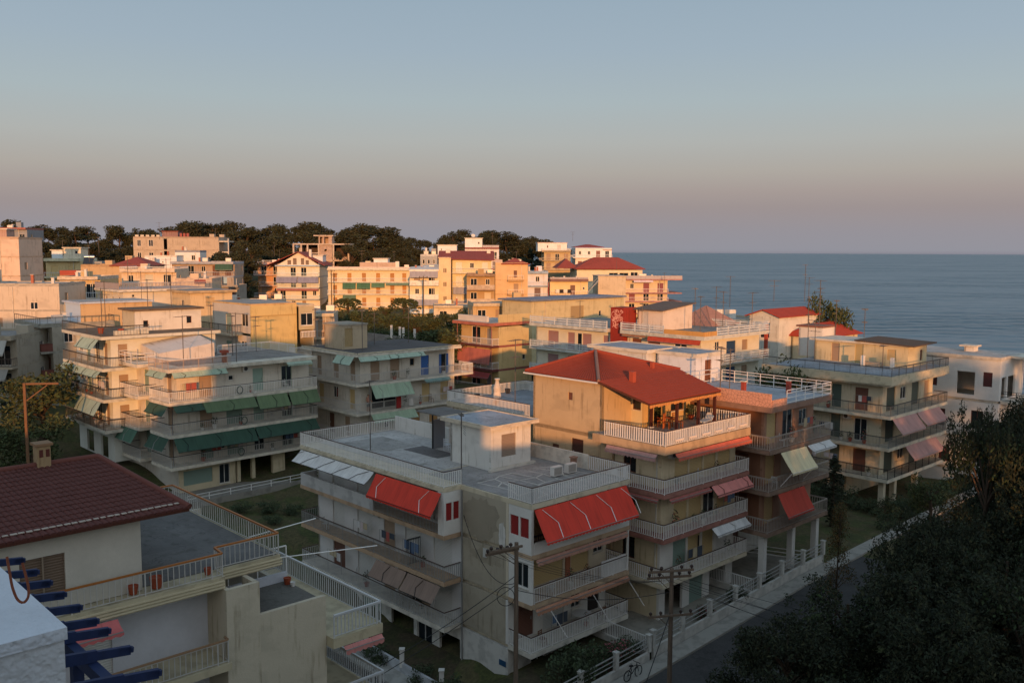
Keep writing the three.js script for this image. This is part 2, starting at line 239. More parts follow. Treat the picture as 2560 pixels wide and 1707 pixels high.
// ---------------------------------------------------------------- buildings: local x runs along the right-hand face, t along the left-hand face, y is absolute
class Bld {
  constructor(name, label, x, y, z, az, category = 'building', group) { this.g = thing(name, label, category, [x, y, z], rad(90 - az), group); this.y0 = y; }
  mesh(name, mb, m, parent) { return mesh(name, mb, m, parent || this.g); }
  bx(mb, x0, x1, y0, y1, t0, t1) { return mb.box(x0, x1, y0 - this.y0, y1 - this.y0, -t0, -t1); }
  box(name, m, x0, x1, y0, y1, t0, t1, parent) { return this.mesh(name, this.bx(new MB(), x0, x1, y0, y1, t0, t1), m, parent); }
  pt(face, off, s, y, d) { y -= this.y0; return face === 'R' ? [s, y, -off + d] : face === 'L' ? [off - d, y, -s] : face === 'E' ? [off + d, y, -s] : [s, y, -off - d]; }
  fb(mb, face, off, s0, s1, y0, y1, d0, d1) { const a = this.pt(face, off, s0, y0, d0), b = this.pt(face, off, s1, y1, d1); return mb.box(a[0], b[0], a[1], b[1], a[2], b[2]); }
  wall(face, off, s0, s1, y0, y1, m, ops = [], name = 'wall') {
    const sh = new THREE.Shape([[s0, y0], [s1, y0], [s1, y1], [s0, y1]].map(q => new THREE.Vector2(q[0], q[1] - this.y0)));
    const th = 0.2; ops = ops.filter(o => o[0] > s0 + 0.02 && o[0] + o[1] < s1 - 0.02);
    for (const [s, w, b, h] of ops) { const lo = Math.max(y0 + 0.03, y0 + b) - this.y0, hi = Math.min(y1 - 0.05, y0 + b + h) - this.y0; sh.holes.push(new THREE.Path([[s, lo], [s, hi], [s + w, hi], [s + w, lo]].map(q => new THREE.Vector2(...q)))); }
    const g = new THREE.ExtrudeGeometry(sh, { depth: th, bevelEnabled: false });
    const uv = g.attributes.uv, du = hash2(Math.round(s1 * 31), Math.round(y0 * 17), 3) * 9, dv = hash2(Math.round(off * 31), Math.round(y1 * 13), 4) * 9; for (let k = 0; k < uv.count; k++) uv.setXY(k, uv.getX(k) + du, uv.getY(k) + dv);
    if (face === 'R') g.translate(0, 0, -off - th); else if (face === 'L') { g.rotateY(Math.PI / 2); g.translate(off, 0, 0); } else if (face === 'E') { g.rotateY(Math.PI / 2); g.translate(off - th, 0, 0); } else g.translate(0, 0, -off);
    const w = this.mesh(name, g, m);
    for (const [s, ww, b, h, kind = 'sh', mm] of ops) this.fill(face, off, s, ww, Math.max(y0 + 0.03, y0 + b), Math.min(y1 - 0.05, y0 + b + h), kind, mm);
    return w;
  }
  fill(face, off, s, w, y0, y1, kind, m) {
    const mb = new MB();
    if (kind === 'sh') { this.fb(mb, face, off, s, s + w, y0, y1, -0.13, -0.09); this.mesh('shutter', mb, m || shutB); }
    else if (kind === 'dr') { this.fb(mb, face, off, s, s + w, y0, y1, -0.13, -0.08); const d = this.mesh('door', mb, m || shutBr); const k = new MB(); this.fb(k, face, off, s + w * 0.85, s + w * 0.85 + 0.05, (y0 + y1) / 2 - 0.1, (y0 + y1) / 2 + 0.1, -0.08, -0.03); this.mesh('handle', k, railG, d); }
    else if (kind === 'wn') {
      const f = 0.06; this.fb(mb, face, off, s, s + f, y0, y1, -0.14, -0.06); this.fb(mb, face, off, s + w - f, s + w, y0, y1, -0.14, -0.06); this.fb(mb, face, off, s + f, s + w - f, y0, y0 + f, -0.14, -0.06); this.fb(mb, face, off, s + f, s + w - f, y1 - f, y1, -0.14, -0.06);
      if (w > 0.8) this.fb(mb, face, off, s + w / 2 - f / 2, s + w / 2 + f / 2, y0 + f, y1 - f, -0.14, -0.06);
      const fr = this.mesh('window', mb, m || M('#c9c6c0', 'metal'));
      const e = w > 0.8 ? [[s + f, s + w / 2 - f / 2], [s + w / 2 + f / 2, s + w - f]] : [[s + f, s + w - f]]; for (const [a, b] of e) { const p = new MB(); this.fb(p, face, off, a, b, y0 + f, y1 - f, -0.11, -0.10); this.mesh('pane', p, glass, fr); }
      const si = new MB(); this.fb(si, face, off, s - 0.06, s + w + 0.06, y0 - 0.07, y0 - 0.005, 0.004, 0.06); this.mesh('sill', si, fasciaW, fr);
    }
    else if (kind === 'lv') { // tall shutters folded open beside a dark glass door
      const p = new MB(); this.fb(p, face, off, s, s + w, y0, y1, -0.15, -0.13); this.mesh('pane', p, glass); for (const a of [s - w * 0.42, s + w + 0.02]) { const q = new MB(); this.fb(q, face, off, a, a + w * 0.4, y0, y1, 0.01, 0.05); this.mesh('shutter', q, m || shutB); }
    }
  }
  // one storey of four walls
  storey(x0, x1, t0, t1, y0, y1, m, R = [], L = [], E = [], mL) {
    this.wall('R', t0, x0, x1, y0, y1, m, R); this.wall('L', x0, t0 + 0.2, t1 - 0.2, y0, y1, mL || m, L); this.wall('E', x1, t0 + 0.2, t1 - 0.2, y0, y1, m, E); this.wall('K', t1 - 0.2, x0, x1, y0, y1, m);
  }
  slab(x0, x1, t0, t1, y, m = fascia, th = 0.25, top) { const s = this.box('slab', m, x0, x1, y - th, y, t0, t1); if (top) this.box('terrace_floor', top, x0 + 0.12, x1 - 0.12, y + 0.003, y + 0.03, t0 + 0.12, t1 - 0.12, s); return s; }
  rail(pts, y, o = {}) {
    const { h = 1, m = railW, top = null, gap = 0.15, w = 0.035, mode = 'bars', low = 0.08, n = 3, tw = 0.05 } = o, mb = new MB(), tb = new MB(), P = (q, yy) => [q[0], yy - this.y0, -q[1]];
    for (let k = 0; k < pts.length - 1; k++) {
      const a = pts[k], b = pts[k + 1], L = Math.hypot(b[0] - a[0], b[1] - a[1]), at = f => [a[0] + (b[0] - a[0]) * f, a[1] + (b[1] - a[1]) * f];
      tb.bar(P(a, y + h), P(b, y + h), tw, tw * 0.9);
      if (mode === 'bars') { mb.bar(P(a, y + low), P(b, y + low), 0.03, 0.03); mb.bar(P(a, y + h - 0.07), P(b, y + h - 0.07), 0.025, 0.03); const c = Math.max(1, Math.round(L / gap)); for (let i = 0; i <= c; i++) mb.bar(P(at(i / c), i % 12 ? y + low : y), P(at(i / c), y + h - 0.02), i % 12 ? w : 0.045, i % 12 ? w * 0.6 : 0.045); }
      else if (mode === 'lines') { for (let i = 0; i < n; i++) mb.bar(P(a, y + h * (i + 0.35) / n), P(b, y + h * (i + 0.35) / n), 0.03, o.lw || 0.05); const c = Math.max(1, Math.round(L / 1.3)); for (let i = 0; i <= c; i++) mb.bar(P(at(i / c), y), P(at(i / c), y + h - 0.02), 0.05); }
      else if (mode === 'boards') { for (let i = 0; i < n; i++) mb.bar(P(a, y + 0.18 + (h - 0.1) * i / n), P(b, y + 0.18 + (h - 0.1) * i / n), 0.04, 0.15); const c = Math.max(1, Math.round(L / 2)); for (let i = 0; i <= c; i++) mb.bar(P(at(i / c), y), P(at(i / c), y + h), 0.10); }
    }
    const r = this.mesh('railing', mb, m); this.mesh('handrail', tb, top || m, r); return r;
  }
  parapet(pts, y, h, m, th = 0.12) { const mb = new MB(), f = q => [q[0], y - this.y0 + h / 2, -q[1]]; for (let k = 0; k < pts.length - 1; k++) mb.bar(f(pts[k]), f(pts[k + 1]), th, h); return this.mesh('parapet', mb, m); }
  awning(face, off, s0, s1, yT, out, drop, m, o = {}) {
    const mb = new MB(), n = 5, ph = hash2(Math.round(s0 * 50), Math.round(yT * 50), 8) * 6, P = (s, k, e = 0) => { const f = k / n, sag = 0.05 * Math.sin(Math.PI * f) + 0.022 * Math.sin(s * 2.1 + ph) * Math.sin(Math.PI * f) + 0.018 * f * Math.sin(s * 4.3 + 2 * ph) + 0.05 * f * Math.sin((s - s0) / (s1 - s0) * Math.PI); return this.pt(face, off, s, yT - drop * f - sag + e, 0.05 + out * f); };
    const e = o.skew || 0, ns = Math.max(3, Math.round((s1 - s0) / 0.45)); for (let k = 0; k < n; k++) for (let q = 0; q < ns; q++) { const sa = s0 + (s1 - s0) * q / ns, sb = s0 + (s1 - s0) * (q + 1) / ns, a = P(sa - e * k / n, k), b = P(sb - e * k / n, k), c = P(sb - e * (k + 1) / n, k + 1), d = P(sa - e * (k + 1) / n, k + 1), uv = [[sa, 1 - (k + 1) / n], [sb, 1 - (k + 1) / n], [sb, 1 - k / n], [sa, 1 - k / n]]; mb.quad(d, c, b, a, uv); }
    if (o.valance !== 0) { const vh = o.valance || 0.18, c = Math.max(2, Math.round((s1 - s0) / 0.3)); for (let i = 0; i < c; i++) { const a = s0 - e + (s1 - s0) * i / c, b = s0 - e + (s1 - s0) * (i + 1) / c, mid = (a + b) / 2, q = (s, y) => this.pt(face, off, s, yT - drop - y, 0.055 + out); mb.quad(q(a, vh * 0.7), q(mid, vh), q(b, vh * 0.7), q(b, 0)); mb.tri(q(a, vh * 0.7), q(b, 0), q(a, 0)); } }
    const w = this.mesh('awning', mb, m);
    const fr = new MB(), fm = o.frame || railG; fr.bar(P(s0 - e, n, -0.01), P(s1 - e, n, -0.01), 0.035); this.mesh('front_bar', fr, fm, w);
    const arms = o.arms ?? 2; for (let i = 0; i < arms; i++) { const s = s0 + (s1 - s0) * (arms === 1 ? 0.5 : (i + 0.25) / (arms - 0.5)), a = new MB(), kk = o.zig || 0.35; a.bar(P(s, 0.3, 0.03), P(s + kk, 2.6, 0.05), 0.035, 0.03); a.bar(P(s + kk, 2.6, 0.05), P(s + (o.zig2 ?? 0.05), 4.9, 0.03), 0.035, 0.03); this.mesh('folding_arm', a, o.armM || fm, w); }
    return w;
  }
  // low stair house on a roof
  house(x0, x1, t0, t1, y, h, m, o = {}) {
    this.storey(x0, x1, t0, t1, y, y + h, m, o.R, o.L, o.E, o.mL); const ov = o.ov ?? 0.25; const s = this.box('roof_slab', o.slab || fasciaW, x0 - ov, x1 + ov, y + h, y + h + 0.18, t0 - ov, t1 + ov); if (o.top) { this.box('roof_covering', o.top, x0 - ov + 0.12, x1 + ov - 0.12, y + h + 0.183, y + h + 0.21, t0 - ov + 0.12, t1 + ov - 0.12, s); const r = new MB(); const X0 = x0 - ov, X1 = x1 + ov, A = t0 - ov, B = t1 + ov, Y = y + h + 0.183; this.bx(r, X0, X1, Y, Y + 0.09, A, A + 0.12); this.bx(r, X0, X1, Y, Y + 0.09, B - 0.12, B); this.bx(r, X0, X0 + 0.12, Y, Y + 0.09, A + 0.12, B - 0.12); this.bx(r, X1 - 0.12, X1, Y, Y + 0.09, A + 0.12, B - 0.12); this.mesh('roof_kerb', r, o.slab || fasciaW, s); }
    return s;
  }
  // a sloped panel of roof given by four corners [x, y, t]: rows of half-round tiles as real relief when near
  roofFace(c, m, near, name = 'roof', step = 0.24) {
    const V = c.map(q => new THREE.Vector3(q[0], q[1] - this.y0, -q[2])), mb = new MB();   // c: eave a, eave b, ridge b, ridge a
    if (!near) { const W = V[0].distanceTo(V[1]), Hh = V[0].distanceTo(V[3]), a = V.map(v => [v.x, v.y, v.z]); mb.quad(...a, [[0, 0], [W, 0], [W, Hh], [0, Hh]]); const n = new THREE.Vector3().crossVectors(V[1].clone().sub(V[0]), V[3].clone().sub(V[0])).normalize().multiplyScalar(-0.12), lo = V.map(v => { const q = v.clone().add(n); return [q.x, q.y, q.z]; }); mb.quad(lo[3], lo[2], lo[1], lo[0]); for (let k = 0; k < 4; k++) mb.quad(lo[k], lo[(k + 1) % 4], a[(k + 1) % 4], a[k]); const r = this.mesh(name, mb, m); return r; }
    const n = new THREE.Vector3().crossVectors(V[1].clone().sub(V[0]), V[3].clone().sub(V[0])).normalize(), up = (f, g) => V[0].clone().lerp(V[1], f).lerp(V[3].clone().lerp(V[2], f), g);
    const W = V[0].distanceTo(V[1]), Hh = Math.max(V[0].distanceTo(V[3]), V[1].distanceTo(V[2])), nu = Math.max(2, Math.round(W / step)), nv = Math.max(2, Math.round(Hh / 0.36)); reseed(Math.round(W * 100));
    for (let j = 0; j < nv; j++) for (let i = 0; i < nu; i++) {
      const g0 = j / nv, g1 = Math.min(1, (j + 1.06) / nv), lift = 0.012 + rnd() * 0.016, q = (f, g, e) => { const p = up(f, g).addScaledVector(n, e); return [p.x, p.y, p.z]; }, a = i / nu, w = 1 / nu, pr = [[0, 0], [0.2, 0.035], [0.5, 0.052], [0.8, 0.035], [1, 0]];
      for (let k = 0; k < 4; k++) { const [f0, h0] = pr[k], [f1, h1] = pr[k + 1]; mb.quad(q(a + f0 * w, g0, h0 + lift), q(a + f1 * w, g0, h1 + lift), q(a + f1 * w, g1, h1), q(a + f0 * w, g1, h0)); }
      mb.quad(q(a, g0, -0.02), q(a + w, g0, -0.02), q(a + 0.8 * w, g0, 0.055 + lift), q(a + 0.2 * w, g0, 0.055 + lift));
    }
    const r = this.mesh(name, mb, m); r.userData = { kind: 'stuff' };
    const un = new MB(), k2 = V.map(v => { const q = v.clone().addScaledVector(n, -0.02); return [q.x, q.y, q.z]; }), k3 = V.map(v => { const q = v.clone().addScaledVector(n, -0.14); return [q.x, q.y, q.z]; }); un.quad(...k2); un.quad(k3[3], k3[2], k3[1], k3[0]); for (let k = 0; k < 4; k++) un.quad(k3[k], k3[(k + 1) % 4], k2[(k + 1) % 4], k2[k]); this.mesh('roof_deck', un, woodBr, r);
    return r;
  }
  ridge(a, b, m, r = 0.12) { const mb = new MB(), P = q => [q[0], q[1] - this.y0 + 0.05, -q[2]]; mb.tube([P(a), P(b)], r, 8); return this.mesh('ridge_cap', mb, m); }
  hip(x0, x1, t0, t1, y, rise, m, ov = 0.5) {   // plain hipped roof of flat faces
    x0 -= ov; x1 += ov; t0 -= ov; t1 += ov; const w = x1 - x0, l = t1 - t0, k = Math.min(w, l) / 2, A = w > l ? [x0 + k, y + rise, (t0 + t1) / 2] : [(x0 + x1) / 2, y + rise, t0 + k], B = w > l ? [x1 - k, y + rise, (t0 + t1) / 2] : [(x0 + x1) / 2, y + rise, t1 - k];
    const a = [x0, y, t0], b = [x1, y, t0], c = [x1, y, t1], d = [x0, y, t1];
    if (w > l) { this.roofFace([a, b, B, A], m); this.roofFace([c, d, A, B], m); this.roofFace([b, c, B, B], m); this.roofFace([d, a, A, A], m); } else { this.roofFace([a, b, A, A], m); this.roofFace([c, d, B, B], m); this.roofFace([b, c, B, A], m); this.roofFace([d, a, A, B], m); }
  }
  pot(x, t, y, r, m = terracotta, green) { const mb = new MB(); mb.lathe([[0, 0.002], [r * 0.7, 0.002], [r, r * 1.7], [r * 0.85, r * 1.7], [r * 0.8, r * 1.5], [0, r * 1.5]], x, y - this.y0, -t, 10); return this.mesh('flower_pot', mb, m); }
}
// a plain block of flats: origin at the near corner of its walls; balconies stand out by pR and pL
function flats(name, label, o) {
  const b = new Bld(name, label, o.p[0], o.p[1], o.p[2], o.az ?? GRID, 'building', o.group); reseed(Math.round(o.p[0] * 13 + o.p[2] * 7));
  const { W, L, fl, wall: wm = cream, slab: sm = fascia, pR = 0, pL = 0, rail = { m: railW }, shut = [shutB], base } = o, x0 = -pL, t0 = -pR;
  const bays = (len, f, spec) => {   // openings along a wall
    if (spec === 0) return []; const out = [], step = spec?.step || 2.6, n = Math.max(1, Math.floor(len / step)), g = len / n; for (let k = 0; k < n; k++) { const r = rnd(), c = g * (k + 0.5); if (spec?.bal) { if (r < 0.8) out.push([c - 0.7, 1.4, 0.02, 2.2, r < 0.55 ? 'sh' : 'wn', r < 0.55 ? shut[Math.floor(rnd() * shut.length)] : undefined]); else out.push([c - 0.45, 0.9, 0.9, 1.2, 'wn']); } else if (r < (spec?.fill ?? 0.75)) out.push([c - 0.5, 1.0, 0.95, 1.2, rnd() < 0.5 ? 'sh' : 'wn', undefined]); } return out;
  };
  if (base !== undefined && base < fl[0] - 0.3) b.storey(0, W, 0, L, base, fl[0] - 0.25, o.baseM || wm, o.openBase ? [] : bays(W, 0, o.oR), o.openBase ? [] : bays(L, 0, o.oL));
  for (let k = 0; k < fl.length - 1; k++) {
    const y0 = fl[k], y1 = fl[k + 1] - 0.25, a0 = o.skip?.[k] ?? 0;
    b.slab(x0, W + (o.pE || 0), t0, L, y0, sm, 0.25);
    b.storey(a0, W, 0, L, y0, y1, wm, o.opR?.[k] || (o.opR ? [] : bays(W, k, pR ? { bal: 1, step: o.step } : o.oR)), o.opL?.[k] || (o.opL ? [] : bays(L, k, pL ? { bal: 1, step: o.step } : o.oL)), o.oE === 0 ? [] : bays(L, k, o.oE || { fill: 0.3, step: 4 }), o.wallL);
    if (k || base !== undefined) { const pts = []; if (pL) pts.push([x0 + 0.06, L - 0.1]); if (pL || pR) pts.push([x0 + 0.06, t0 + 0.06]); if (pR) pts.push([W - 0.06, t0 + 0.06], [W - 0.06, -0.05]); if (!pR && pL) pts.push([0, t0 + 0.06]); if (pts.length > 1) o.solid ? b.parapet(pts, y0, 0.9, o.solid, 0.1) : b.rail(pts, y0, rail); }
    for (const q of o.awn || []) if (q.f === k) b.awning(q.face, q.face === 'R' ? t0 : x0, q.s0, q.s1, y1 + 0.02, q.out || 0.9, q.drop || 1.1, q.m, { arms: q.arms ?? 0, ...q.o });
  }
  const yr = fl[fl.length - 1]; if (o.roof !== 'none') b.slab(x0, W + (o.pE || 0), t0, L, yr, sm, 0.25, o.roofM || roofC);
  if (o.roof !== 'none' && o.clutter !== 0) {   // the small things every flat roof here carries
    const n = 2 + Math.floor(rnd() * 3); for (let k = 0; k < n; k++) { const x = 0.6 + rnd() * Math.max(0.5, W - 2), t = 0.8 + rnd() * Math.max(0.5, L - 3), r = rnd(), h = 0.6 + rnd() * 0.7; if (r < 0.45) { b.box('chimney', rnd() < 0.5 ? white : M('#a8654c', 'clay'), x, x + 0.35, yr + 0.03, yr + h, t, t + 0.35); b.box('chimney_cap', fasciaW, x - 0.07, x + 0.42, yr + h, yr + h + 0.07, t - 0.07, t + 0.42); } else if (r < 0.7) b.box('water_tank', M('#c9c5be', 'metal'), x, x + 1.1, yr + 0.25, yr + 1.0, t, t + 0.8); else b.box('roof_hatch', wm, x, x + 1.3, yr + 0.03, yr + 0.9 + rnd(), t, t + 1.4); }
    b.parapet([[x0 + 0.07, L - 0.07], [x0 + 0.07, t0 + 0.07], [W - 0.07 + (o.pE || 0), t0 + 0.07], [W - 0.07 + (o.pE || 0), L - 0.07], [x0 + 0.2, L - 0.07]], yr + 0.001, 0.16 + rnd() * 0.2, sm, 0.13);
    if (rnd() < 0.8) b.box('drain_pipe', fasciaW, W * 0.8, W * 0.8 + 0.09, (base ?? fl[0]) + 0.2, yr - 0.3, -0.13, -0.03);
  }
  if (o.roofRail) b.rail([[x0 + 0.06, L - 0.1], [x0 + 0.06, t0 + 0.06], [W - 0.06 + (o.pE || 0), t0 + 0.06], [W - 0.06 + (o.pE || 0), L - 0.1]], yr, o.roofRail);
  if (o.roofWall) b.parapet([[x0 + 0.06, L - 0.1], [x0 + 0.06, t0 + 0.06], [W - 0.06 + (o.pE || 0), t0 + 0.06], [W - 0.06 + (o.pE || 0), L - 0.1]], yr, o.roofWall, o.roofWallM || wm);
  return b;
}
function onto(b, x, y, t, turn = 0) { const p = new THREE.Vector3(x, y - b.y0, -t).applyAxisAngle(new THREE.Vector3(0, 1, 0), b.g.rotation.y).add(b.g.position); return [[p.x, p.y, p.z], b.g.rotation.y + turn]; }

// ---------------------------------------------------------------- the block with the red awnings, centre
const blocks = {};
const red = M('#d43c28', 'cloth'), redD = M('#8e1c18', 'cloth'), mint = M('#a3b7a4', 'cloth'), green = M('#45634c', 'cloth'), greenD = M('#324f40', 'cloth'), brownCl = M('#8a7466', 'cloth'), pinkCl = M('#b08780', 'cloth'), clothW = M('#d4d2ce', 'cloth'), salmon = M('#d0674f', 'cloth');
const dkTop = { m: railW, top: railBrown };
{
  const b = new Bld('apartment_block', 'white and cream apartment block with large red awnings under its flat roof', -0.17, -0.6, -53.15, GRID);
  const F = [3.25, 6.25, 9.25, 12.3], blank = M('#a99e8a', 'stain'), wl = M('#cfccc8', 'plaster'), base = M('#cac7c2', 'grime');
  b.wall('L', 0, 0.2, 21.5, -0.6, 2.97, base, [[4.5, 2.1, 0.5, 2.2, 'no'], [7.4, 1.6, 1.2, 1.4, 'wn'], [9.4, 2.6, 0.4, 2.4, 'no'], [13.2, 2.4, 0.4, 2.4, 'dr', shutG], [17, 3, 0.4, 2.4, 'no']]);
  b.wall('R', 0, 0, 9, -0.6, 2.97, base, [[2, 1.2, 1.6, 1, 'wn'], [5.4, 1.2, 1.6, 1, 'wn']]);
  const opL = k => [[5.3, 1.9, 0.02, 2.3, 'sh', shutW], [8.4, 1.9, 0.02, 2.3, k === 0 ? 'lv' : 'sh', k === 0 ? shutB : shutW], [11.5, 1.3, 0.02, 2.3, 'sh', shutB], [14.2, 1.9, 0.02, 2.3, 'sh', shutW], [17.8, 1.6, 0.02, 2.3, k === 0 ? 'dr' : 'sh', k === 0 ? shutBr : shutW]];
  const opR = [[[0.7, 1.5, 0.02, 2.2, 'dr', shutBr], [3.0, 1.9, 0.02, 2.2, 'sh', shutW], [5.6, 0.9, 0.7, 1.4, 'wn'], [7.2, 1.15, 0.02, 2.2, 'dr', dark]], [[0.9, 3.9, 0.02, 2.3, 'sh', shutC], [5.55, 1.7, 0.02, 2.3, 'sh', shutC], [7.7, 1, 0.9, 1.3, 'wn']], [[0.6, 2.8, 0.02, 2.2, 'sh', shutC], [4.2, 2.2, 0.02, 2.2, 'wn'], [7.2, 1.2, 0.02, 2.2, 'sh', shutC]]];
  for (let k = 0; k < 3; k++) {
    const y0 = F[k], y1 = F[k + 1] - 0.28;
    b.wall('L', 0, 0.2, 4.4, y0, y1, blank); b.wall('L', 0, 4.4, 21.5, y0, y1, wl, opL(k)); b.wall('R', 0, 0, 9, y0, y1, k === 0 ? white : cream, opR[k]);
    b.wall('E', 9, 0.2, 8, y0, y1, creamS); b.wall('E', 7.5, 8, 21.5, y0, y1, creamS); b.wall('K', 21.5, 0, 7.5, y0, y1, creamS); b.wall('K', 7.8, 7.5, 9, y0, y1, creamS);
    b.slab(0, 9, -2, 0, y0, k === 0 ? fasciaW : M('#b99f84', 'grime'), 0.28); b.slab(-1.4, 0, 4.4, 21.7, y0, k === 0 ? fasciaW : M('#b3977c', 'grime'), 0.28); b.slab(0.21, 7.4, 0.21, 21.4, y0, fascia, 0.28);
  }
  b.box('pillar', M('#a8684a', 'plaster'), 5.0, 5.4, 6.25, 8.97, -0.10, 0.002);
  b.slab(0, 9, -2, 8, F[3], fascia, 0.28, roofC); b.slab(0, 7.5, 8, 21.7, F[3], fascia, 0.28, roofL); b.slab(-1.4, 0, 4.4, 21.7, F[3], fascia, 0.28);
  b.box('roof_patch', M('#a6a29c', 'roof'), 1, 5, 12.334, 12.345, 15.5, 20); b.box('roof_patch', M('#6c6866', 'roof'), 3.4, 5.2, 12.334, 12.346, 11, 15);
  { const q = new MB(), y = 12.332 - b.y0; reseed(41); const N = []; for (let i2 = 0; i2 < 7; i2++) for (let j2 = 0; j2 < 5; j2++) N.push([1.0 + i2 * 1.15 + rr(-0.4, 0.4), -1.3 + j2 * 1.35 + rr(-0.45, 0.45)]); for (let i2 = 0; i2 < 7; i2++) for (let j2 = 0; j2 < 5; j2++) { const a = N[i2 * 5 + j2]; for (const [di, dj] of [[1, 0], [0, 1]]) { if (i2 + di > 6 || j2 + dj > 4 || rnd() < 0.2) continue; const c = N[(i2 + di) * 5 + j2 + dj]; q.bar([a[0], y, -a[1]], [c[0], y, -c[1]], 0.09, 0.012); } } b.mesh('paving_joints', q, M('#c2bdb6', 'grime')); }
  // old render: a dark weathered sheet on the blank wall and a white patch beside the bay
  { const patch = (pts, m, x) => { const s = new THREE.Shape(pts.map(v => new THREE.Vector2(v[0], v[1] - b.y0))), g = new THREE.ExtrudeGeometry(s, { depth: 0.006, bevelEnabled: false }); g.rotateY(Math.PI / 2); g.translate(x, 0, 0); b.mesh('render_patch', g, m); };
    reseed(19); const ring = (cx, cy, rx, ry, n, j) => Array.from({ length: n }, (_, k) => { const a = k / n * 6.283, f = 1 + j * (rnd() - 0.5); return [cx + rx * f * Math.cos(a), cy + ry * f * Math.sin(a)]; });
    patch(ring(2.5, 10.55, 1.65, 1.3, 40, 0.3), M('#968b78', 'stain'), -0.008); patch(ring(0.55, 9.9, 0.28, 0.85, 26, 0.35), whiteS, -0.016); patch(ring(2.0, 8.2, 1.3, 0.5, 30, 0.5), M('#9d927e', 'stain'), -0.008); patch(ring(3.1, 5.0, 0.9, 0.5, 26, 0.5), M('#a39884', 'stain'), -0.008); }
  b.rail([[0.06, 0.05], [0.06, -1.94], [8.94, -1.94], [8.94, 1.5]], F[3], { ...dkTop, gap: 0.165, w: 0.06 });
  b.rail([[0.06, 4.46], [-1.34, 4.46], [-1.34, 21.64], [7.44, 21.64]], F[3], { ...dkTop, gap: 0.17, w: 0.05 });
  b.parapet([[7.42, 21.5], [7.42, 14.5]], F[3] + 0.03, 1.15, M('#cfcac2', 'stain')); b.parapet([[8.92, 1.6], [8.92, 8.0], [7.4, 8.0]], F[3] + 0.03, 1.0, M('#d8cfc4', 'grime'));
  // stair house on the roof
  b.house(3.65, 7.35, 5.6, 10.05, F[3] + 0.03, 2.85, whiteS, { R: [[4.6, 1.35, 0.8, 1.55, 'sh', M('#8f7d6d', 'slat')]], top: M('#a3a8b0', 'roof'), ov: 0.42, slab: M('#cbbfae', 'grime') });
  b.box('plinth', M('#c9c4bb', 'grime'), 3.4, 7.6, F[3] + 0.03, F[3] + 0.2, 5.35, 5.597);
  b.box('door', M('#76808a', 'metal'), 5.2, 6.3, F[3] + 0.03, F[3] + 2.2, 13.7, 13.76); b.box('post', railB, 5.1, 5.18, F[3] + 0.03, F[3] + 2.9, 13.7, 13.78); b.box('lean_to_roof', M('#6f6a66', 'roof'), 4.0, 6.6, F[3] + 2.9, F[3] + 2.98, 10.5, 14.2);
  // right-hand balconies
  b.wall('L', 0.02, -1.95, -0.01, 9.25, 12.0, white, [[-1.72, 0.74, 0.95, 1.2, 'sh', redD], [-0.86, 0.74, 0.95, 1.2, 'sh', redD]], 'side_panel');
  b.box('parapet', white, 0.25, 8.98, 9.25, 9.95, -1.98, -1.88); b.rail([[0.25, -1.9], [8.9, -1.9]], 9.95, { h: 0.4, m: railB, gap: 0.2 });
  b.awning('R', -2.0, 0.15, 8.5, 12.0, 1.25, 1.62, red, { arms: 4, armM: railW, zig: 0.75, zig2: 0.6, skew: 0.2 });
  b.wall('L', 0.02, -1.95, -0.01, 6.25, 8.95, white, [[-1.7, 1.1, 0.9, 1.5, 'wn']], 'side_panel'); b.box('side_panel', M('#cfcac4'), 6.4, 8.9, 6.28, 7.35, -1.85, -1.8);
  b.rail([[0.3, -1.94], [8.94, -1.94], [8.94, -0.05]], 6.25, { ...dkTop, gap: 0.15, w: 0.045 }); b.rail([[0.06, -0.05], [0.06, -1.94], [8.94, -1.94], [8.94, -0.05]], 3.25, { ...dkTop, gap: 0.15, w: 0.045 });
  b.awning('R', -2, 0.3, 8.6, 8.95, 0.16, 0.12, M('#b88a78', 'cloth'), { arms: 0, valance: 0.26 }); b.awning('R', -2, 0.3, 8.8, 5.95, 0.16, 0.12, M('#b88468', 'cloth'), { arms: 0, valance: 0.26 });
  for (const s of [1.4, 5.2, 8.7]) { const q = new MB(); q.bar(b.pt('R', -2, s, 5.8, 0.1), b.pt('R', -2, s + 0.7, 4.0, 1.0), 0.04); b.mesh('awning_arm', q, railW); }
  b.box('corner_post', white, 8.84, 8.96, 6.25, 8.97, -1.97, -1.85);
  { const q = new MB(), y = 3.28 - b.y0; q.lathe([[0, 0.7], [0.62, 0.7], [0.62, 0.74], [0, 0.74]], 5.5, y, 1.0, 18); q.lathe([[0.05, 0], [0.05, 0.7]], 5.5, y, 1.0, 8); q.lathe([[0.3, 0], [0.3, 0.04], [0, 0.04]], 5.5, y, 1.0, 12); const tb = single('balcony_table', 'round white balcony table on the lowest balcony facing the street', 'table', q, M('#bdbab4')); tb.position.copy(b.g.position); tb.rotation.y = b.g.rotation.y; }
  // left-hand balconies
  b.wall('R', 4.42, -1.38, 0.0, 9.25, 12.0, white, [[-1.2, 0.5, 0.9, 1.15, 'sh', redD], [-0.6, 0.5, 0.9, 1.15, 'sh', redD]], 'side_panel'); b.box('corner_post', white, -1.39, -1.27, 9.25, 12.0, 4.63, 5.0);
  b.parapet([[-1.34, 12.1], [-1.34, 21.64], [0, 21.64]], 9.25, 0.9, M('#b9b8b8', 'grime')); b.rail([[-1.34, 5.0], [-1.34, 12.1]], 9.25, { h: 0.85, m: railG });
  b.awning('L', -1.4, 4.6, 11.6, 11.95, 0.85, 1.35, red, { arms: 2, armM: railW, zig: 0.5, frame: railB });
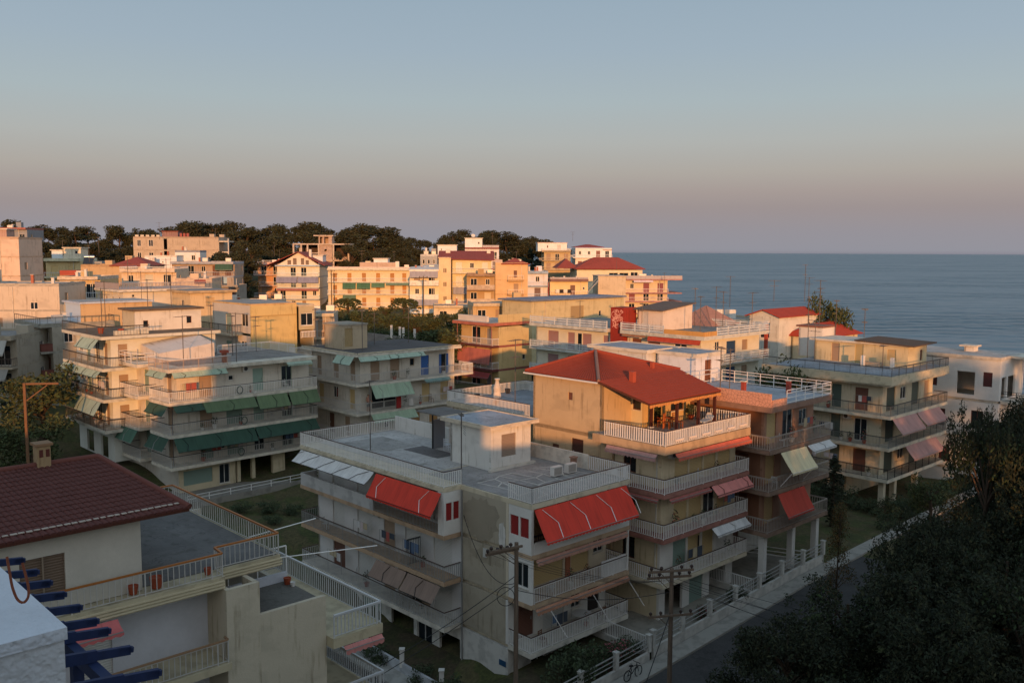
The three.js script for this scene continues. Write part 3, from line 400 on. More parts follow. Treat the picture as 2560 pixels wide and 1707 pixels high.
  b.awning('L', -1.4, 11.85, 21.4, 11.98, 0.85, 0.72, clothW, { arms: 5, armM: railB, zig: 0.9, zig2: 1.4, frame: railB, valance: 0 });
  for (const y of [6.25, 3.25]) b.rail([[0, 4.46], [-1.34, 4.46], [-1.34, 21.64], [0, 21.64]], y, { ...dkTop, gap: 0.16, w: 0.04, m: y < 4 ? M('#b6b6b4', 'metal') : railG });
  b.awning('L', -1.4, 4.7, 8.1, 5.93, 0.75, 0.95, brownCl, { arms: 1, frame: railB, valance: 0 }); b.awning('L', -1.4, 8.25, 11.7, 5.93, 0.75, 0.95, brownCl, { arms: 1, frame: railB, valance: 0 });
  b.rail([[-1.2, 8.5], [-0.1, 8.5]], 6.25, { h: 1.75, m: railB, gap: 0.14 }); b.box('drain_pipe', railG, -0.1, -0.02, -0.4, 12.0, 4.2, 4.28);
  b.box('lamp_shelf', fascia, -0.3, 0, 8.7, 8.82, 6.6, 7.2);
  const bl = b.g; blocks.centreBlock = b;
  // the blue street-name plate low on the corner wall
  const sg = single('street_sign', 'small blue street name plate low on the corner of the block', 'sign', new MB().box(-0.04, -0.008, 1.75, 2.1, -0.75, -0.15), M('#1f4a6e', 'metal')); sg.position.set(-0.17, 0, -53.15); sg.rotation.y = bl.rotation.y;
}
// small things that stand on a building: placed in that building's own axes

// ---------------------------------------------------------------- the block under the orange tiled roof
{
  const b = new Bld('apartment_block', 'cream apartment block with a roof terrace under a big orange tiled roof', 9.9, 2.2, -57.5, GRID); blocks.tiledBlock = b;
  const F = [5.32, 8.32, 11.32, 14.5], big = S('#c89a62', 'stain'), wy = M('#cfbf9e', 'stain'), pink = M('#b08a80', 'grime'), i = 1.15;
  for (let k = 0; k < 3; k++) {
    const y0 = F[k], y1 = F[k + 1] - 0.28;
    b.wall('R', i, i, 9.9, y0, y1, k ? wy : white, [[2.6, 1.5, 0.02, 2.4, k === 0 ? 'dr' : 'sh', k === 0 ? shutG : shutC], [4.3, 1.5, 0.02, 2.4, 'sh', shutC], [6.0, 1.4, 0.02, 2.4, k === 1 ? 'wn' : 'sh', k === 1 ? undefined : shutC], [7.7, 1.5, 0.02, 2.4, 'sh', k ? shutC : shutW]]);
    b.wall('L', i, i + 0.2, 5.2, y0, y1, wy, [[3.3, 1.1, 0.7, 1.5, 'wn', woodBr]]); b.wall('L', 0.9, 5.2, 13, y0, y1, big, [[7.9, 1.15, 0.3, 2.0, 'dr', M('#4a2a1e', 'slat')], [10.3, 0.7, 0.5, 1.1, 'sh', shutBr]]);
    b.wall('E', 9.9, i + 0.2, 13, y0, y1, wy); b.wall('K', 13, 0.9, 9.9, y0, y1, wy);
    const pr = k ? M('#9c6a5e', 'grime') : fascia;
    b.slab(0, 10, 0, i + 0.25, y0, pr, 0.28); b.slab(0, i + 0.25, i + 0.25, 5.2, y0, pr, 0.28); b.slab(i + 0.25, 9.85, i + 0.25, 12.9, y0, pr, 0.28);
    b.rail([[0.06, 5.14], [0.06, 0.06], [9.94, 0.06], [9.94, i]], y0, { ...dkTop, gap: 0.18, w: 0.055 });
  }
  b.wall('R', i, i, 9.9, 2.2, 5.04, white, [[1.8, 2, 0.02, 2.5, 'no'], [4.6, 1.6, 0.02, 2.2, 'dr', shutG], [7, 2, 0.02, 2.6, 'no']]); b.wall('L', i, i + 0.2, 13, 2.2, 5.04, wy);
  b.box('fan_arch', railB, 5.4, 5.5, 5.5, 7.3, i - 0.1, i - 0.05);
  // terrace
  b.slab(0, 10, 0, 6.25, F[3], M('#b79f82', 'grime'), 0.55, roofC);
  b.rail([[0.06, 5.2], [0.06, 0.06], [9.94, 0.06], [9.94, 6.2], [6.2, 6.2]], F[3], { ...dkTop, gap: 0.2, w: 0.075 });
  for (let k = 0; k < 6; k++) b.box('planter_box', M('#d8cfc6'), 1 + k * 1.5, 1.8 + k * 1.5, 14.75, 14.9, -0.12, -0.01);
  b.wall('L', 0.9, 6.2, 13, 13.95, 17.95, big, [[9.0, 0.45, 2.4, 0.55, 'sh', shutBr]]); b.wall('R', 6.2, 0.9, 4.1, 14.53, 17.9, big); b.wall('L', 4.1, 5.2, 6.2, 14.53, 17.6, S('#e0b878'), [[5.32, 0.75, 1.2, 1.3, 'wn', woodBr]]); b.wall('R', 5.0, 4.1, 9.6, 14.53, 17.55, S('#d99f50'), [[5.2, 1.1, 0.02, 2.2, 'no'], [7.2, 1.6, 0.8, 1.4, 'wn', woodBr]]); b.wall('E', 9.6, 5.2, 13, 14.53, 17.9, big); b.wall('K', 13, 0.9, 9.6, 14.5, 17.9, big);
  const P = [5.6, 19.38, 11], A = [0.5, 18.06, 13.5], Q = [0.5, 18.06, 6.2], C = [1.0, 16.93, 2.1], D = [9.3, 17.0, 2.1], Db = [9.9, 18.06, 6.2], E = [10.2, 18.06, 13.5], tile = M('#8f3a24', 'clay');
  b.roofFace([A, Q, P, P], tile, 1); b.roofFace([C, D, Db, Q], tile, 1, 'roof', 0.25); b.roofFace([Q, Db, P, P], tile, 1, 'roof', 0.25); b.roofFace([Db, E, P, P], tile, 0); b.roofFace([E, A, P, P], tile, 0);
  b.ridge(Q, P, M('#8d6a5c', 'clay'), 0.13); b.ridge([Db[0], Db[1], Db[2]], P, tile, 0.12); b.ridge(A, P, tile, 0.12);
  { const g = new MB(); g.bar(b.pt('L', 0.35, 6.2, 17.96, 0), b.pt('L', 0.35, 13.5, 17.96, 0), 0.1); b.mesh('gutter', g, railW); const v = new MB(); for (let k = 0; k < 28; k++) { const x = 1.0 + k * 0.296; v.box(x + 0.02, x + 0.28, 16.62 - b.y0 + 0.03 * (k % 3), 16.83 - b.y0, -2.14, -2.10); } b.mesh('eave_board', v, M('#c98a4a', 'bark')); }
  for (const [x, t] of [[4.4, 4.6], [4.55, 2.5], [7.1, 2.5], [9.1, 2.5]]) { const p = b.box('post', M('#4a1f16', 'bark'), x - 0.09, x + 0.09, 14.53, 17.0, t - 0.09, t + 0.09); b.box('foot', white, x - 0.16, x + 0.16, 14.53, 14.63, t - 0.16, t + 0.16, p); }
  b.box('chimney', M('#a84c34', 'clay'), 3.0, 3.35, 17.6, 18.6, 5.2, 5.55); b.box('chimney', M('#a84c34', 'clay'), 7.4, 7.65, 17.9, 18.75, 6.9, 7.15);
  b.awning('R', 0, 1.0, 9.7, 13.92, 0.28, 0.2, salmon, { arms: 0, valance: 0.3 }); b.awning('L', 0, 0.6, 4.9, 13.92, 0.2, 0.2, pinkCl, { arms: 0, valance: 0.3 });
  b.awning('R', 0, 5.2, 9.7, 11.02, 0.55, 0.55, M('#d2837a', 'cloth'), { arms: 2, frame: railBrown }); b.awning('R', 0, 0.4, 5, 11.02, 0.2, 0.12, M('#a05a50', 'cloth'), { arms: 0 }); b.awning('R', 0, 5.4, 9.6, 8.02, 0.5, 0.4, clothW, { arms: 1 }); b.awning('L', 0, 0.4, 4.9, 11.02, 0.16, 0.12, M('#9c5b52', 'cloth'), { arms: 0 });
  b.box('drain_pipe', fasciaW, i - 0.09, i - 0.01, 5.35, 13.9, i + 0.3, i + 0.38);
}
// ---------------------------------------------------------------- the brownish block to its right
{
  const b = new Bld('apartment_block', 'brown plastered apartment block with a stone clad roof parapet beside the tiled roof', 18.3, 3.2, -63.3, GRID); blocks.brownBlock = b;
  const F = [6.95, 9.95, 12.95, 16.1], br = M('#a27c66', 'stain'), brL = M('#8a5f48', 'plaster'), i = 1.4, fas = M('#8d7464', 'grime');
  for (let k = 0; k < 3; k++) {
    const y0 = F[k], y1 = F[k + 1] - 0.28;
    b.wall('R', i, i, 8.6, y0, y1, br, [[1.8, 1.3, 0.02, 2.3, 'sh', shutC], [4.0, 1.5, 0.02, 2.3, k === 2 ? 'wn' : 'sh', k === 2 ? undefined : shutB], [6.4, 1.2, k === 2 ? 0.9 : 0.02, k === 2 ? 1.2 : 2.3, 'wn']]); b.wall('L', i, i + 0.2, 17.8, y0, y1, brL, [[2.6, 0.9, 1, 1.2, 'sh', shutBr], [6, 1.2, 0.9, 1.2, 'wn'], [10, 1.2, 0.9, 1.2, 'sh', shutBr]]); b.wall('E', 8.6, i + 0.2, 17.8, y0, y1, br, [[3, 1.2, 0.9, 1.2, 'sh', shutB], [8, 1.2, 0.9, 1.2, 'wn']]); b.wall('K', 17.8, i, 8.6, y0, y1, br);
    b.slab(0, 8.8, 0, 3.6, y0, fas, 0.28); b.slab(i + 0.21, 8.5, 3.6, 17.7, y0, fas, 0.28); b.rail([[0.06, 3.5], [0.06, 0.06], [8.74, 0.06], [8.74, 3.5]], y0, { m: M('#a39a90', 'metal'), gap: 0.2, w: 0.04 });
  }
  for (const [x, t] of [[0.6, 0.7], [0.6, 5], [4.6, 0.7], [8.2, 0.7], [8.2, 6]]) b.box('column', white, x - 0.22, x + 0.22, 3.2, 6.67, t - 0.22, t + 0.22);
  b.wall('R', 5.0, 1.5, 8.4, 3.2, 6.67, whiteS, [[3, 1.2, 0.02, 2.2, 'dr']]); b.wall('L', 1.5, 5.2, 17.6, 3.2, 6.67, brL);
  b.slab(0, 8.8, 0, 18, F[3], M('#8d6f60', 'grime'), 0.4, M('#a2a7ae', 'roof'));
  const st = M('#cf9c86', 'stone'); b.parapet([[0.08, 7.5], [0.08, 0.08]], F[3], 0.95, st, 0.16); b.parapet([[0.16, 0.08], [2.1, 0.08]], F[3], 0.5, st, 0.16); b.rail([[2.2, 0.08], [8.7, 0.08], [8.7, 9.9]], F[3], { mode: 'lines', n: 3 });
  b.rail([[8.6, 10], [4.5, 10.0]], F[3] + 0.02, { mode: 'lines', n: 2, h: 1.1 });
  b.house(5.6, 9.3, 10.4, 14.6, F[3] - 0.3, 2.55, S('#dcc8b2', 'stain'), { R: [[6.9, 0.95, 0.3, 1.9, 'dr', M('#7c4a2c', 'bark')]], top: M('#9fa4ac', 'roof'), ov: 0.18 });
  b.house(4.6, 8.8, 14.8, 21, F[3] - 0.3, 2.6, S('#d8c0a4', 'stain'), { top: M('#9fa4ac', 'roof'), ov: 0.3 });
  for (const [x, t] of [[3.6, 4.5], [6.6, 2.4]]) { b.box('chimney', M('#9a4030', 'clay'), x, x + 0.3, F[3] + 0.03, F[3] + 1.0, t, t + 0.3); b.box('chimney_cap', fasciaW, x - 0.06, x + 0.36, F[3] + 1.0, F[3] + 1.08, t - 0.06, t + 0.36); }
  b.awning('R', 0, 1.4, 5.0, 12.65, 1.0, 1.35, M('#d9cca4', 'cloth'), { arms: 0, frame: railW }); for (const s of [1.5, 4.8]) { const q = new MB(); q.bar(b.pt('R', 0, s, 10.2, 0.05), b.pt('R', 0, s - 0.1, 11.3, 0.98), 0.04); b.mesh('awning_arm', q, railW); }
  b.awning('R', 0, 1.2, 4.9, 9.65, 0.9, 1.5, M('#b8402e', 'cloth'), { arms: 0 }); b.awning('R', 0, 5.2, 8.6, 12.65, 0.6, 0.35, clothW, { arms: 1 });
}
// ---------------------------------------------------------------- the cream block with black railings at the right
{
  const b = new Bld('apartment_block', 'cream apartment block with black balcony railings and dusty pink awnings', 35.1, 2.6, -83.2, GRID); blocks.creamBlock = b;
  const F = [5.85, 8.85, 11.85, 14.85], i = 1.5, w = M('#c6baa0', 'stain'), fc = M('#c6bfae', 'grime');
  for (let k = 0; k < 3; k++) {
    const y0 = F[k], y1 = F[k + 1] - 0.28;
    b.wall('L', i, i + 0.2, 13.4, y0, y1, w, [[2.9, 1.3, 0.02, 2.2, k === 1 ? 'wn' : 'sh', k === 1 ? undefined : shutBr], [5.6, 1.0, 0.02, 2.3, 'dr', M('#4c5a52', 'slat')], [8.6, 1.4, 0.9, 1.2, k === 0 ? 'sh' : 'wn', k === 0 ? M('#a06a60', 'slat') : undefined], [11.2, 1.2, 0.02, 2.2, 'sh', M('#a06a60', 'slat')]]);
    b.wall('R', i, i, 13.1, y0, y1, w, [[2.4, 1.9, 0.02, 2.3, 'sh', M('#3d463e', 'slat')], [5.4, 1.3, 0.9, 1.2, 'wn'], [8, 1.7, 0.02, 2.3, 'sh', M('#565a4e', 'slat')], [11, 1.2, 0.02, 2.2, 'sh', shutB]]); b.wall('E', 13.1, i + 0.2, 13.4, y0, y1, w); b.wall('K', 13.4, i, 13.1, y0, y1, w);
    b.slab(0, 13.3, 0, i + 0.25, y0, fc, 0.3); b.slab(0, i + 0.25, i + 0.25, 13.6, y0, fc, 0.3); b.slab(i + 0.25, 13.0, i + 0.25, 13.3, y0, fc, 0.3);
    b.rail([[0.06, 13.5], [0.06, 0.06], [13.24, 0.06], [13.24, 1.4]], y0, { m: k < 1 ? railB : M('#6e6e6c', 'metal'), top: railB, gap: 0.13, w: 0.022 });
  }
  for (const [x, t] of [[0.9, 0.9], [4, 1.2], [9, 1.2], [0.9, 6], [0.9, 11]]) b.box('column', w, x - 0.25, x + 0.25, 2.6, 5.55, t - 0.25, t + 0.25); b.wall('R', 5, 2, 13, 2.6, 5.55, w); b.wall('L', 4, 5.2, 13.4, 2.6, 5.55, w);
  b.box('roof_edge', M('#c4b9a0', 'grime'), 0, 13.3, 14.75, 15.55, 0, 13.6); b.box('roof_soffit', fc, 0.25, 13.0, 14.57, 14.748, 0.25, 13.3); b.box('terrace_floor', M('#9aa3ab', 'roof'), 0.3, 13, 15.553, 15.58, 0.3, 13.3);
  b.rail([[0.1, 13.5], [0.1, 0.1], [13.2, 0.1], [13.2, 6]], 15.55, { m: M('#5e5e5e', 'metal'), top: railB, gap: 0.13, w: 0.016, h: 0.85 });
  b.house(7.9, 12.4, 2.0, 12.2, 15.58, 2.1, M('#cbbd98', 'stain'), { L: [[9.2, 0.9, 0.02, 1.9, 'sh', shutB], [6.6, 0.9, 0.02, 1.9, 'sh', M('#b3a070', 'slat')], [3.2, 0.9, 0.6, 1.1, 'sh', shutC]], R: [[10.8, 0.6, 0.5, 1.1, 'sh', M('#5c3026', 'slat')]], ov: 0.3 });
  b.roofFace([[7.4, 17.84, 1.2], [12.9, 17.92, 1.2], [12.9, 18.1, 7.4], [7.4, 18.05, 7.4]], M('#5a4c3e', 'tiles'), 0, 'lean_to_roof');
  b.house(10.2, 13.0, 12.4, 15.4, 15.58, 3.2, white, { ov: 0.12, slab: M('#8a5a4c', 'grime') });
  b.awning('R', 0, 0.4, 5.6, 11.58, 1.0, 1.25, pinkCl, { arms: 0 }); b.awning('R', 0, 5.8, 11, 11.58, 1.0, 1.05, pinkCl, { arms: 0 }); b.awning('R', 0, 3.5, 10.6, 8.58, 0.9, 1.1, pinkCl, { arms: 0 });
  for (const t of [2.4, 5.4]) b.box('chimney', white, 5.5, 5.85, 15.58, 16.7, t, t + 0.3); b.box('stored_boards', concrete, 6.3, 7.2, 15.6, 16.0, 4.2, 6.2);
  { const q = new MB(); for (let k = 0; k < 20; k++) { const a = k / 20 * 2 * Math.PI, c = (k + 1) / 20 * 2 * Math.PI, P = v => [-0.0 + 0.02, 9.5 - b.y0 + 0.36 * Math.sin(v), -7.2 + 0.36 * Math.cos(v)]; q.bar(P(a), P(c), 0.05); q.bar(P(a).map((v, n) => n === 0 ? v + 0.06 : v), P(c).map((v, n) => n === 0 ? v + 0.06 : v), 0.05); } b.mesh('hose_coil', q, M('#2f7a5c', 'metal')); }
}
// the white house by the sea
{
  const b = new Bld('seaside_house', 'white flat-roofed house with dark red shutters in front of the sea', 49.8, 1.5, -92, GRID), ws = M('#d4d2cd', 'plaster'), dr = M('#4a1c1a', 'slat');
  b.storey(0, 7, 0, 8.5, 4.4, 7.6, ws, [], [[1.2, 1.1, 0.9, 1.5, 'sh', dr], [4.6, 1.1, 0.5, 1.6, 'sh', dr]]); b.storey(0, 7, 0, 8.5, 7.9, 11.6, ws, [], [[1.4, 1.2, 1.0, 1.8, 'wn', dr], [5.2, 1.2, 0.8, 1.8, 'sh', dr]]); b.storey(0, 7, 0, 8.5, 11.9, 16.1, ws, [[0.6, 1.4, 0.1, 2.3, 'no'], [2.4, 2.2, 0.1, 2.3, 'no']], [[0.7, 0.9, 1.4, 1.5, 'sh', dr], [2.4, 1.8, 0.4, 2.4, 'no'], [6.2, 1.3, 1.0, 2.0, 'sh', dr]]); b.storey(0, 7, 0, 8.5, 1.5, 4.1, ws, [], [[2, 2, 0.1, 2.2, 'no']]);
  for (const y of [4.4, 7.9, 11.9]) { b.slab(0.25, 6.8, 0.25, 8.3, y, fasciaW, 0.3); b.slab(0.5, 12, -3, 0, y, fasciaW, 0.28); b.rail([[0.6, 0], [0.6, -2.9], [11.9, -2.9]], y, { m: railB, gap: 0.4, mode: 'lines' }); }
  b.slab(-0.1, 7.1, -0.1, 14, 16.4, fasciaW, 0.3, roofL); b.slab(2.5, 12, -3, -0.1, 16.4, fasciaW, 0.22); for (const x of [4.5, 8.2, 11.6]) b.box('column', railBrown, x, x + 0.12, 4.4, 16.18, -2.9, -2.78);
  b.storey(0.1, 7, 8.6, 14, 1.5, 16.1, ws); b.house(3.8, 5, 4, 5.2, 16.43, 0.5, white, {});
}

// ---------------------------------------------------------------- the block with the long green awnings, left
{
  const b = new Bld('apartment_block', 'white apartment block with long dark green awnings over its street balconies', -31, 4.2, -81.3, 44.6); blocks.greenBlock = b;
  const F = [7.15, 10.15, 13.15, 16.2], i = 1.4, w = M('#d0c8ba', 'stain'), fc = M('#cfc8ba', 'grime');
  for (let k = 0; k < 3; k++) {
    const y0 = F[k], y1 = F[k + 1] - 0.28;
    b.wall('R', i, i, 15.6, y0, y1, w, [[3.6, 1.25, 0.02, 2.1, 'sh', k ? shutB : shutG], k === 2 ? [6.6, 0.55, 1.3, 0.5, 'wn'] : [6.3, 1.7, 0.02, 2.1, 'sh', shutG], [9.2, 1.15, 0.02, 2.2, k ? 'dr' : 'wn', k ? M('#8ea698', 'slat') : undefined], [12.4, 1.2, 0.02, 2.2, 'wn', M('#93a394', 'metal')]]);
    b.wall('L', i, i + 0.2, 14, y0, y1, w, [[2.4, 0.95, 0.02, 2.2, 'sh', shutB], [7.3, 1.1, 0.02, 2.2, 'sh', shutG]]); b.wall('E', 15.6, i + 0.2, 14, y0, y1, w, [[3, 1.2, 0.8, 1.3, 'sh']]); b.wall('K', 14, i, 15.6, y0, y1, w);
    b.slab(0, 15.7, 0, i + 0.25, y0, fc, 0.3); b.slab(0, i + 0.25, i + 0.25, 4.2, y0, fc, 0.3); b.slab(-0.4, i + 0.25, 5.7, 9.9, y0, fc, 0.3); b.slab(i + 0.25, 15.5, i + 0.25, 13.9, y0, fc, 0.3);
    const rs = { m: k === 2 ? railW : M('#b5b3ae', 'metal'), top: railB, gap: 0.18, w: 0.04 }; b.rail([[1.4, 4.14], [0.06, 4.14], [0.06, 0.06], [15.64, 0.06], [15.64, i]], y0, rs); b.rail([[1.4, 9.84], [-0.34, 9.84], [-0.34, 5.76], [1.4, 5.76]], y0, rs);
  }
  b.wall('R', i, i, 7.1, 4.2, 6.85, M('#cabc9c', 'stain'), [[1.8, 2.9, 0.7, 1.4, 'sh', shutG], [5.4, 1.1, 0.3, 1.9, 'wn']]); b.wall('L', i, i + 0.2, 14, 4.2, 6.85, w); b.wall('R', 6, 7.1, 15.4, 4.2, 6.85, M('#cabc9c', 'stain'), [[9, 2.2, 0.05, 2, 'no']]); b.wall('K', 14, i, 15.4, 4.2, 6.85, w);
  for (const x of [7.3, 8.9, 11.2, 14.6]) b.box('column', M('#cabc9c', 'stain'), x, x + (x === 11.2 ? 1.4 : 0.35), 4.2, 6.85, i, i + 0.35);
  b.slab(0, 15.7, 0, i + 0.25, F[3], fc, 0.32); b.slab(0, i + 0.25, i + 0.25, 4.2, F[3], fc, 0.32); b.slab(-0.4, i + 0.25, 5.7, 9.9, F[3], fc, 0.32); b.slab(i + 0.25, 15.7, i + 0.25, 14, F[3], fc, 0.32, M('#8b8782', 'roof'));
  b.rail([[0.06, 4.14], [0.06, 0.06], [6.2, 0.06]], F[3], { m: M('#b59a84', 'metal'), top: railW, gap: 0.12, h: 0.85, w: 0.02 }); b.rail([[9.4, 8.8], [15.6, 8.8], [15.6, 4]], F[3], { m: railW, gap: 0.14, h: 0.9 }); b.rail([[1.4, 9.84], [-0.34, 9.84], [-0.34, 5.76], [1.4, 5.76]], F[3], { m: railW, mode: 'lines', n: 2 });
  b.box('chimney', M('#8a4f3a', 'clay'), 6.2, 6.55, F[3], F[3] + 0.95, 1.5, 1.85); b.box('chimney_cap', M('#9a4a36', 'clay'), 6.05, 6.7, F[3] + 0.95, F[3] + 1.2, 1.35, 2.0);
  { const q = new MB(), y = F[3] - b.y0, P = (x, e, t) => [x, y + e, -t], lo = [P(1.7, 0, 5.6), P(7.4, 0, 5.6), P(7.4, 0, 9.6), P(1.7, 0, 9.6)], hi = [P(1.7, 0.9, 5.6), P(7.4, 1.55, 5.6), P(7.4, 2.3, 9.6), P(1.7, 1.5, 9.6)]; for (let k = 0; k < 4; k++) q.quad(lo[k], lo[(k + 1) % 4], hi[(k + 1) % 4], hi[k]); q.quad(hi[0], hi[1], hi[2], hi[3]); b.mesh('stair_roof', q, M('#cfc8c0', 'stain')); }
  const aw = [[0.3, 3.1, 0.55, green], [3.2, 8.5, 0.9, M('#5d7050', 'cloth')], [8.7, 12.1, 1.2, M('#627553', 'cloth')], [12.3, 15.6, 1.2, M('#607352', 'cloth')]];
  for (const [s0, s1, d, m] of aw) { b.awning('R', 0, s0, s1, 12.85, 0.75, d, s0 < 3 ? greenD : m, { arms: 1, frame: railB, valance: 0 }); } b.awning('L', 0, 0.2, 4.0, 12.85, 0.6, 0.85, greenD, { arms: 1, frame: railB, valance: 0 });
  b.awning('R', 0, 0.3, 8.4, 9.85, 0.9, 1.15, greenD, { arms: 3, frame: railB, valance: 0 }); b.awning('R', 0, 8.5, 15.4, 9.85, 0.9, 1.0, greenD, { arms: 2, frame: railB, valance: 0 }); b.awning('L', 0, 0.2, 4.0, 9.85, 0.7, 1.1, greenD, { arms: 1, valance: 0 }); b.awning('L', -0.4, 6, 9.7, 9.85, 0.7, 1.1, M('#4a6e5c', 'cloth'), { arms: 1, valance: 0 });
  b.awning('R', 0, 0.3, 5.6, 15.9, 0.5, 0.45, M('#9cb09a', 'cloth'), { arms: 2, frame: railB, valance: 0 }); b.awning('L', 0, 0.2, 3.8, 15.9, 0.45, 0.5, M('#9cb09a', 'cloth'), { arms: 1, frame: railB, valance: 0 }); b.awning('R', 0, 12.1, 15, 15.88, 0.3, 0.2, mint, { arms: 0 });
  for (const [y, s] of [[13.3, 7.0], [10.3, 7.4], [7.3, 7.0]]) { const q = new MB(); for (let k = 0; k < 14; k++) { const a = k / 14 * 2 * Math.PI, c = (k + 1) / 14 * 2 * Math.PI, P = v => [s + 0.3 * Math.cos(v), y + 0.35 - b.y0 + 0.36 * Math.sin(v), 0.04]; q.bar(P(a), P(c), 0.07); } b.mesh('hose_coil', q, M('#55605a', 'metal')); }
}
{ // yard and low wall in front of the green awning block
  const b = blocks.greenBlock, P = (x, y, t) => onto(b, x, y, t)[0]; struct('yard_paving', new MB().quad(P(0, 4.32, -3), P(19, 4.32, -3), P(19, 4.32, 9), P(0, 4.32, 9)), M('#87827a', 'grime'));
  const [p, r] = onto(b, 0, 3, -3), g = thing('yard_wall', 'long low grey wall with white rails in front of the green awning block', 'wall', p, r); mesh('wall', new MB().box(0, 19, 0, 1.55, -0.1, 0.1), M('#8e8a83', 'grime'), g); const q = new MB(); for (const h of [1.85, 2.15]) q.bar([0, h, 0], [19, h, 0], 0.05); for (let k = 0; k <= 9; k++) q.box(k * 2.1 - 0.03, k * 2.1 + 0.03, 1.55, 2.15, -0.03, 0.03); mesh('rail', q, railW, g);
}
// the block behind it with the tall stair tower
{
  const b = new Bld('apartment_block', 'cream block with black railings and a tall blank stair tower above its roof', -39, 6.2, -85.9, GRID); blocks.towerBlock = b;
  const F = [9.65, 12.65, 15.65, 18.7], i = 1.3, w = S('#d9c3a0', 'plaster'), fc = S('#cdb592', 'grime');
  for (let k = 0; k < 3; k++) {
    const y0 = F[k], y1 = F[k + 1] - 0.28;
    b.wall('R', i, i, 12, y0, y1, w, [[2.0, 0.9, 0.02, 2.1, 'sh', shutB], [4.6, 1.2, 0.9, 1.2, 'wn']]); b.wall('L', i, i + 0.2, 11.2, y0, y1, w, [[2.2, 1, 0.02, 2.2, 'sh', shutB], [4.4, 1.2, 0.02, 2.2, 'wn'], [7, 1.1, 0.02, 2.2, 'sh', shutG], [9.2, 1.1, 0.9, 1.2, 'wn']]); b.wall('E', 12, i + 0.2, 11.2, y0, y1, w); b.wall('K', 11.2, i, 12, y0, y1, w);
    b.slab(0, 12, 0, i + 0.25, y0, fc, 0.3); b.slab(0, i + 0.25, i + 0.25, 11.4, y0, fc, 0.3); b.slab(i + 0.25, 11.8, i + 0.25, 11, y0, fc, 0.3); b.rail([[0.06, 11.3], [0.06, 0.06], [5, 0.06]], y0, { m: k < 2 ? M('#4d4d4c', 'metal') : M('#6d675f', 'metal'), top: railB, gap: 0.15, w: 0.022, tw: 0.07 });
  }
  b.wall('R', i, i, 12, 6.2, 9.35, w); b.wall('L', i, i + 0.2, 11.2, 6.2, 9.35, w, [[3, 2, 0.05, 2.2, 'no'], [7, 2, 0.05, 2.2, 'no']]);
  b.slab(0, 12, 0, 11.4, F[3], fc, 0.3, M('#77634e', 'roof')); b.rail([[0.06, 11.3], [0.06, 0.06], [4.6, 0.06]], F[3], { m: M('#5b5148', 'metal'), top: railB, gap: 0.3, w: 0.02, tw: 0.07, h: 0.95 });
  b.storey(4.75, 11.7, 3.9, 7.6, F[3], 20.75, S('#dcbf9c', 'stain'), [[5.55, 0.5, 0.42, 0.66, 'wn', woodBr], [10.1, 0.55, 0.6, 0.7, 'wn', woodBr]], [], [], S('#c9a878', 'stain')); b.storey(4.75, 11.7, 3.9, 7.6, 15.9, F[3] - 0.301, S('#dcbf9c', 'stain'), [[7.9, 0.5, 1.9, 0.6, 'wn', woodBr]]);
  b.slab(4.5, 12, 3.7, 7.9, 20.95, M('#6b5a4a', 'grime'), 0.2);
  b.box('sloping_parapet', fc, 1.3, 4.6, F[3] + 0.03, F[3] + 0.5, 0.2, 0.4);
  for (const [x, t] of [[1.2, 3.5], [2.4, 1.4]]) b.pot(x, t, F[3] + 0.03, 0.32);
  b.awning('L', 0, 0.6, 5.4, 18.4, 0.75, 0.9, mint, { arms: 2, frame: railB, valance: 0 }); b.awning('L', 0, 0.4, 11, 15.35, 0.55, 0.55, mint, { arms: 4, frame: railB, valance: 0 }); b.awning('L', 0, 0.6, 6.2, 12.35, 0.75, 1.2, M('#93aaa0', 'cloth'), { arms: 2, frame: railB, valance: 0 }); b.awning('L', 0, 6.4, 11, 12.35, 0.75, 1.2, M('#365848', 'cloth'), { arms: 1, valance: 0 });
}
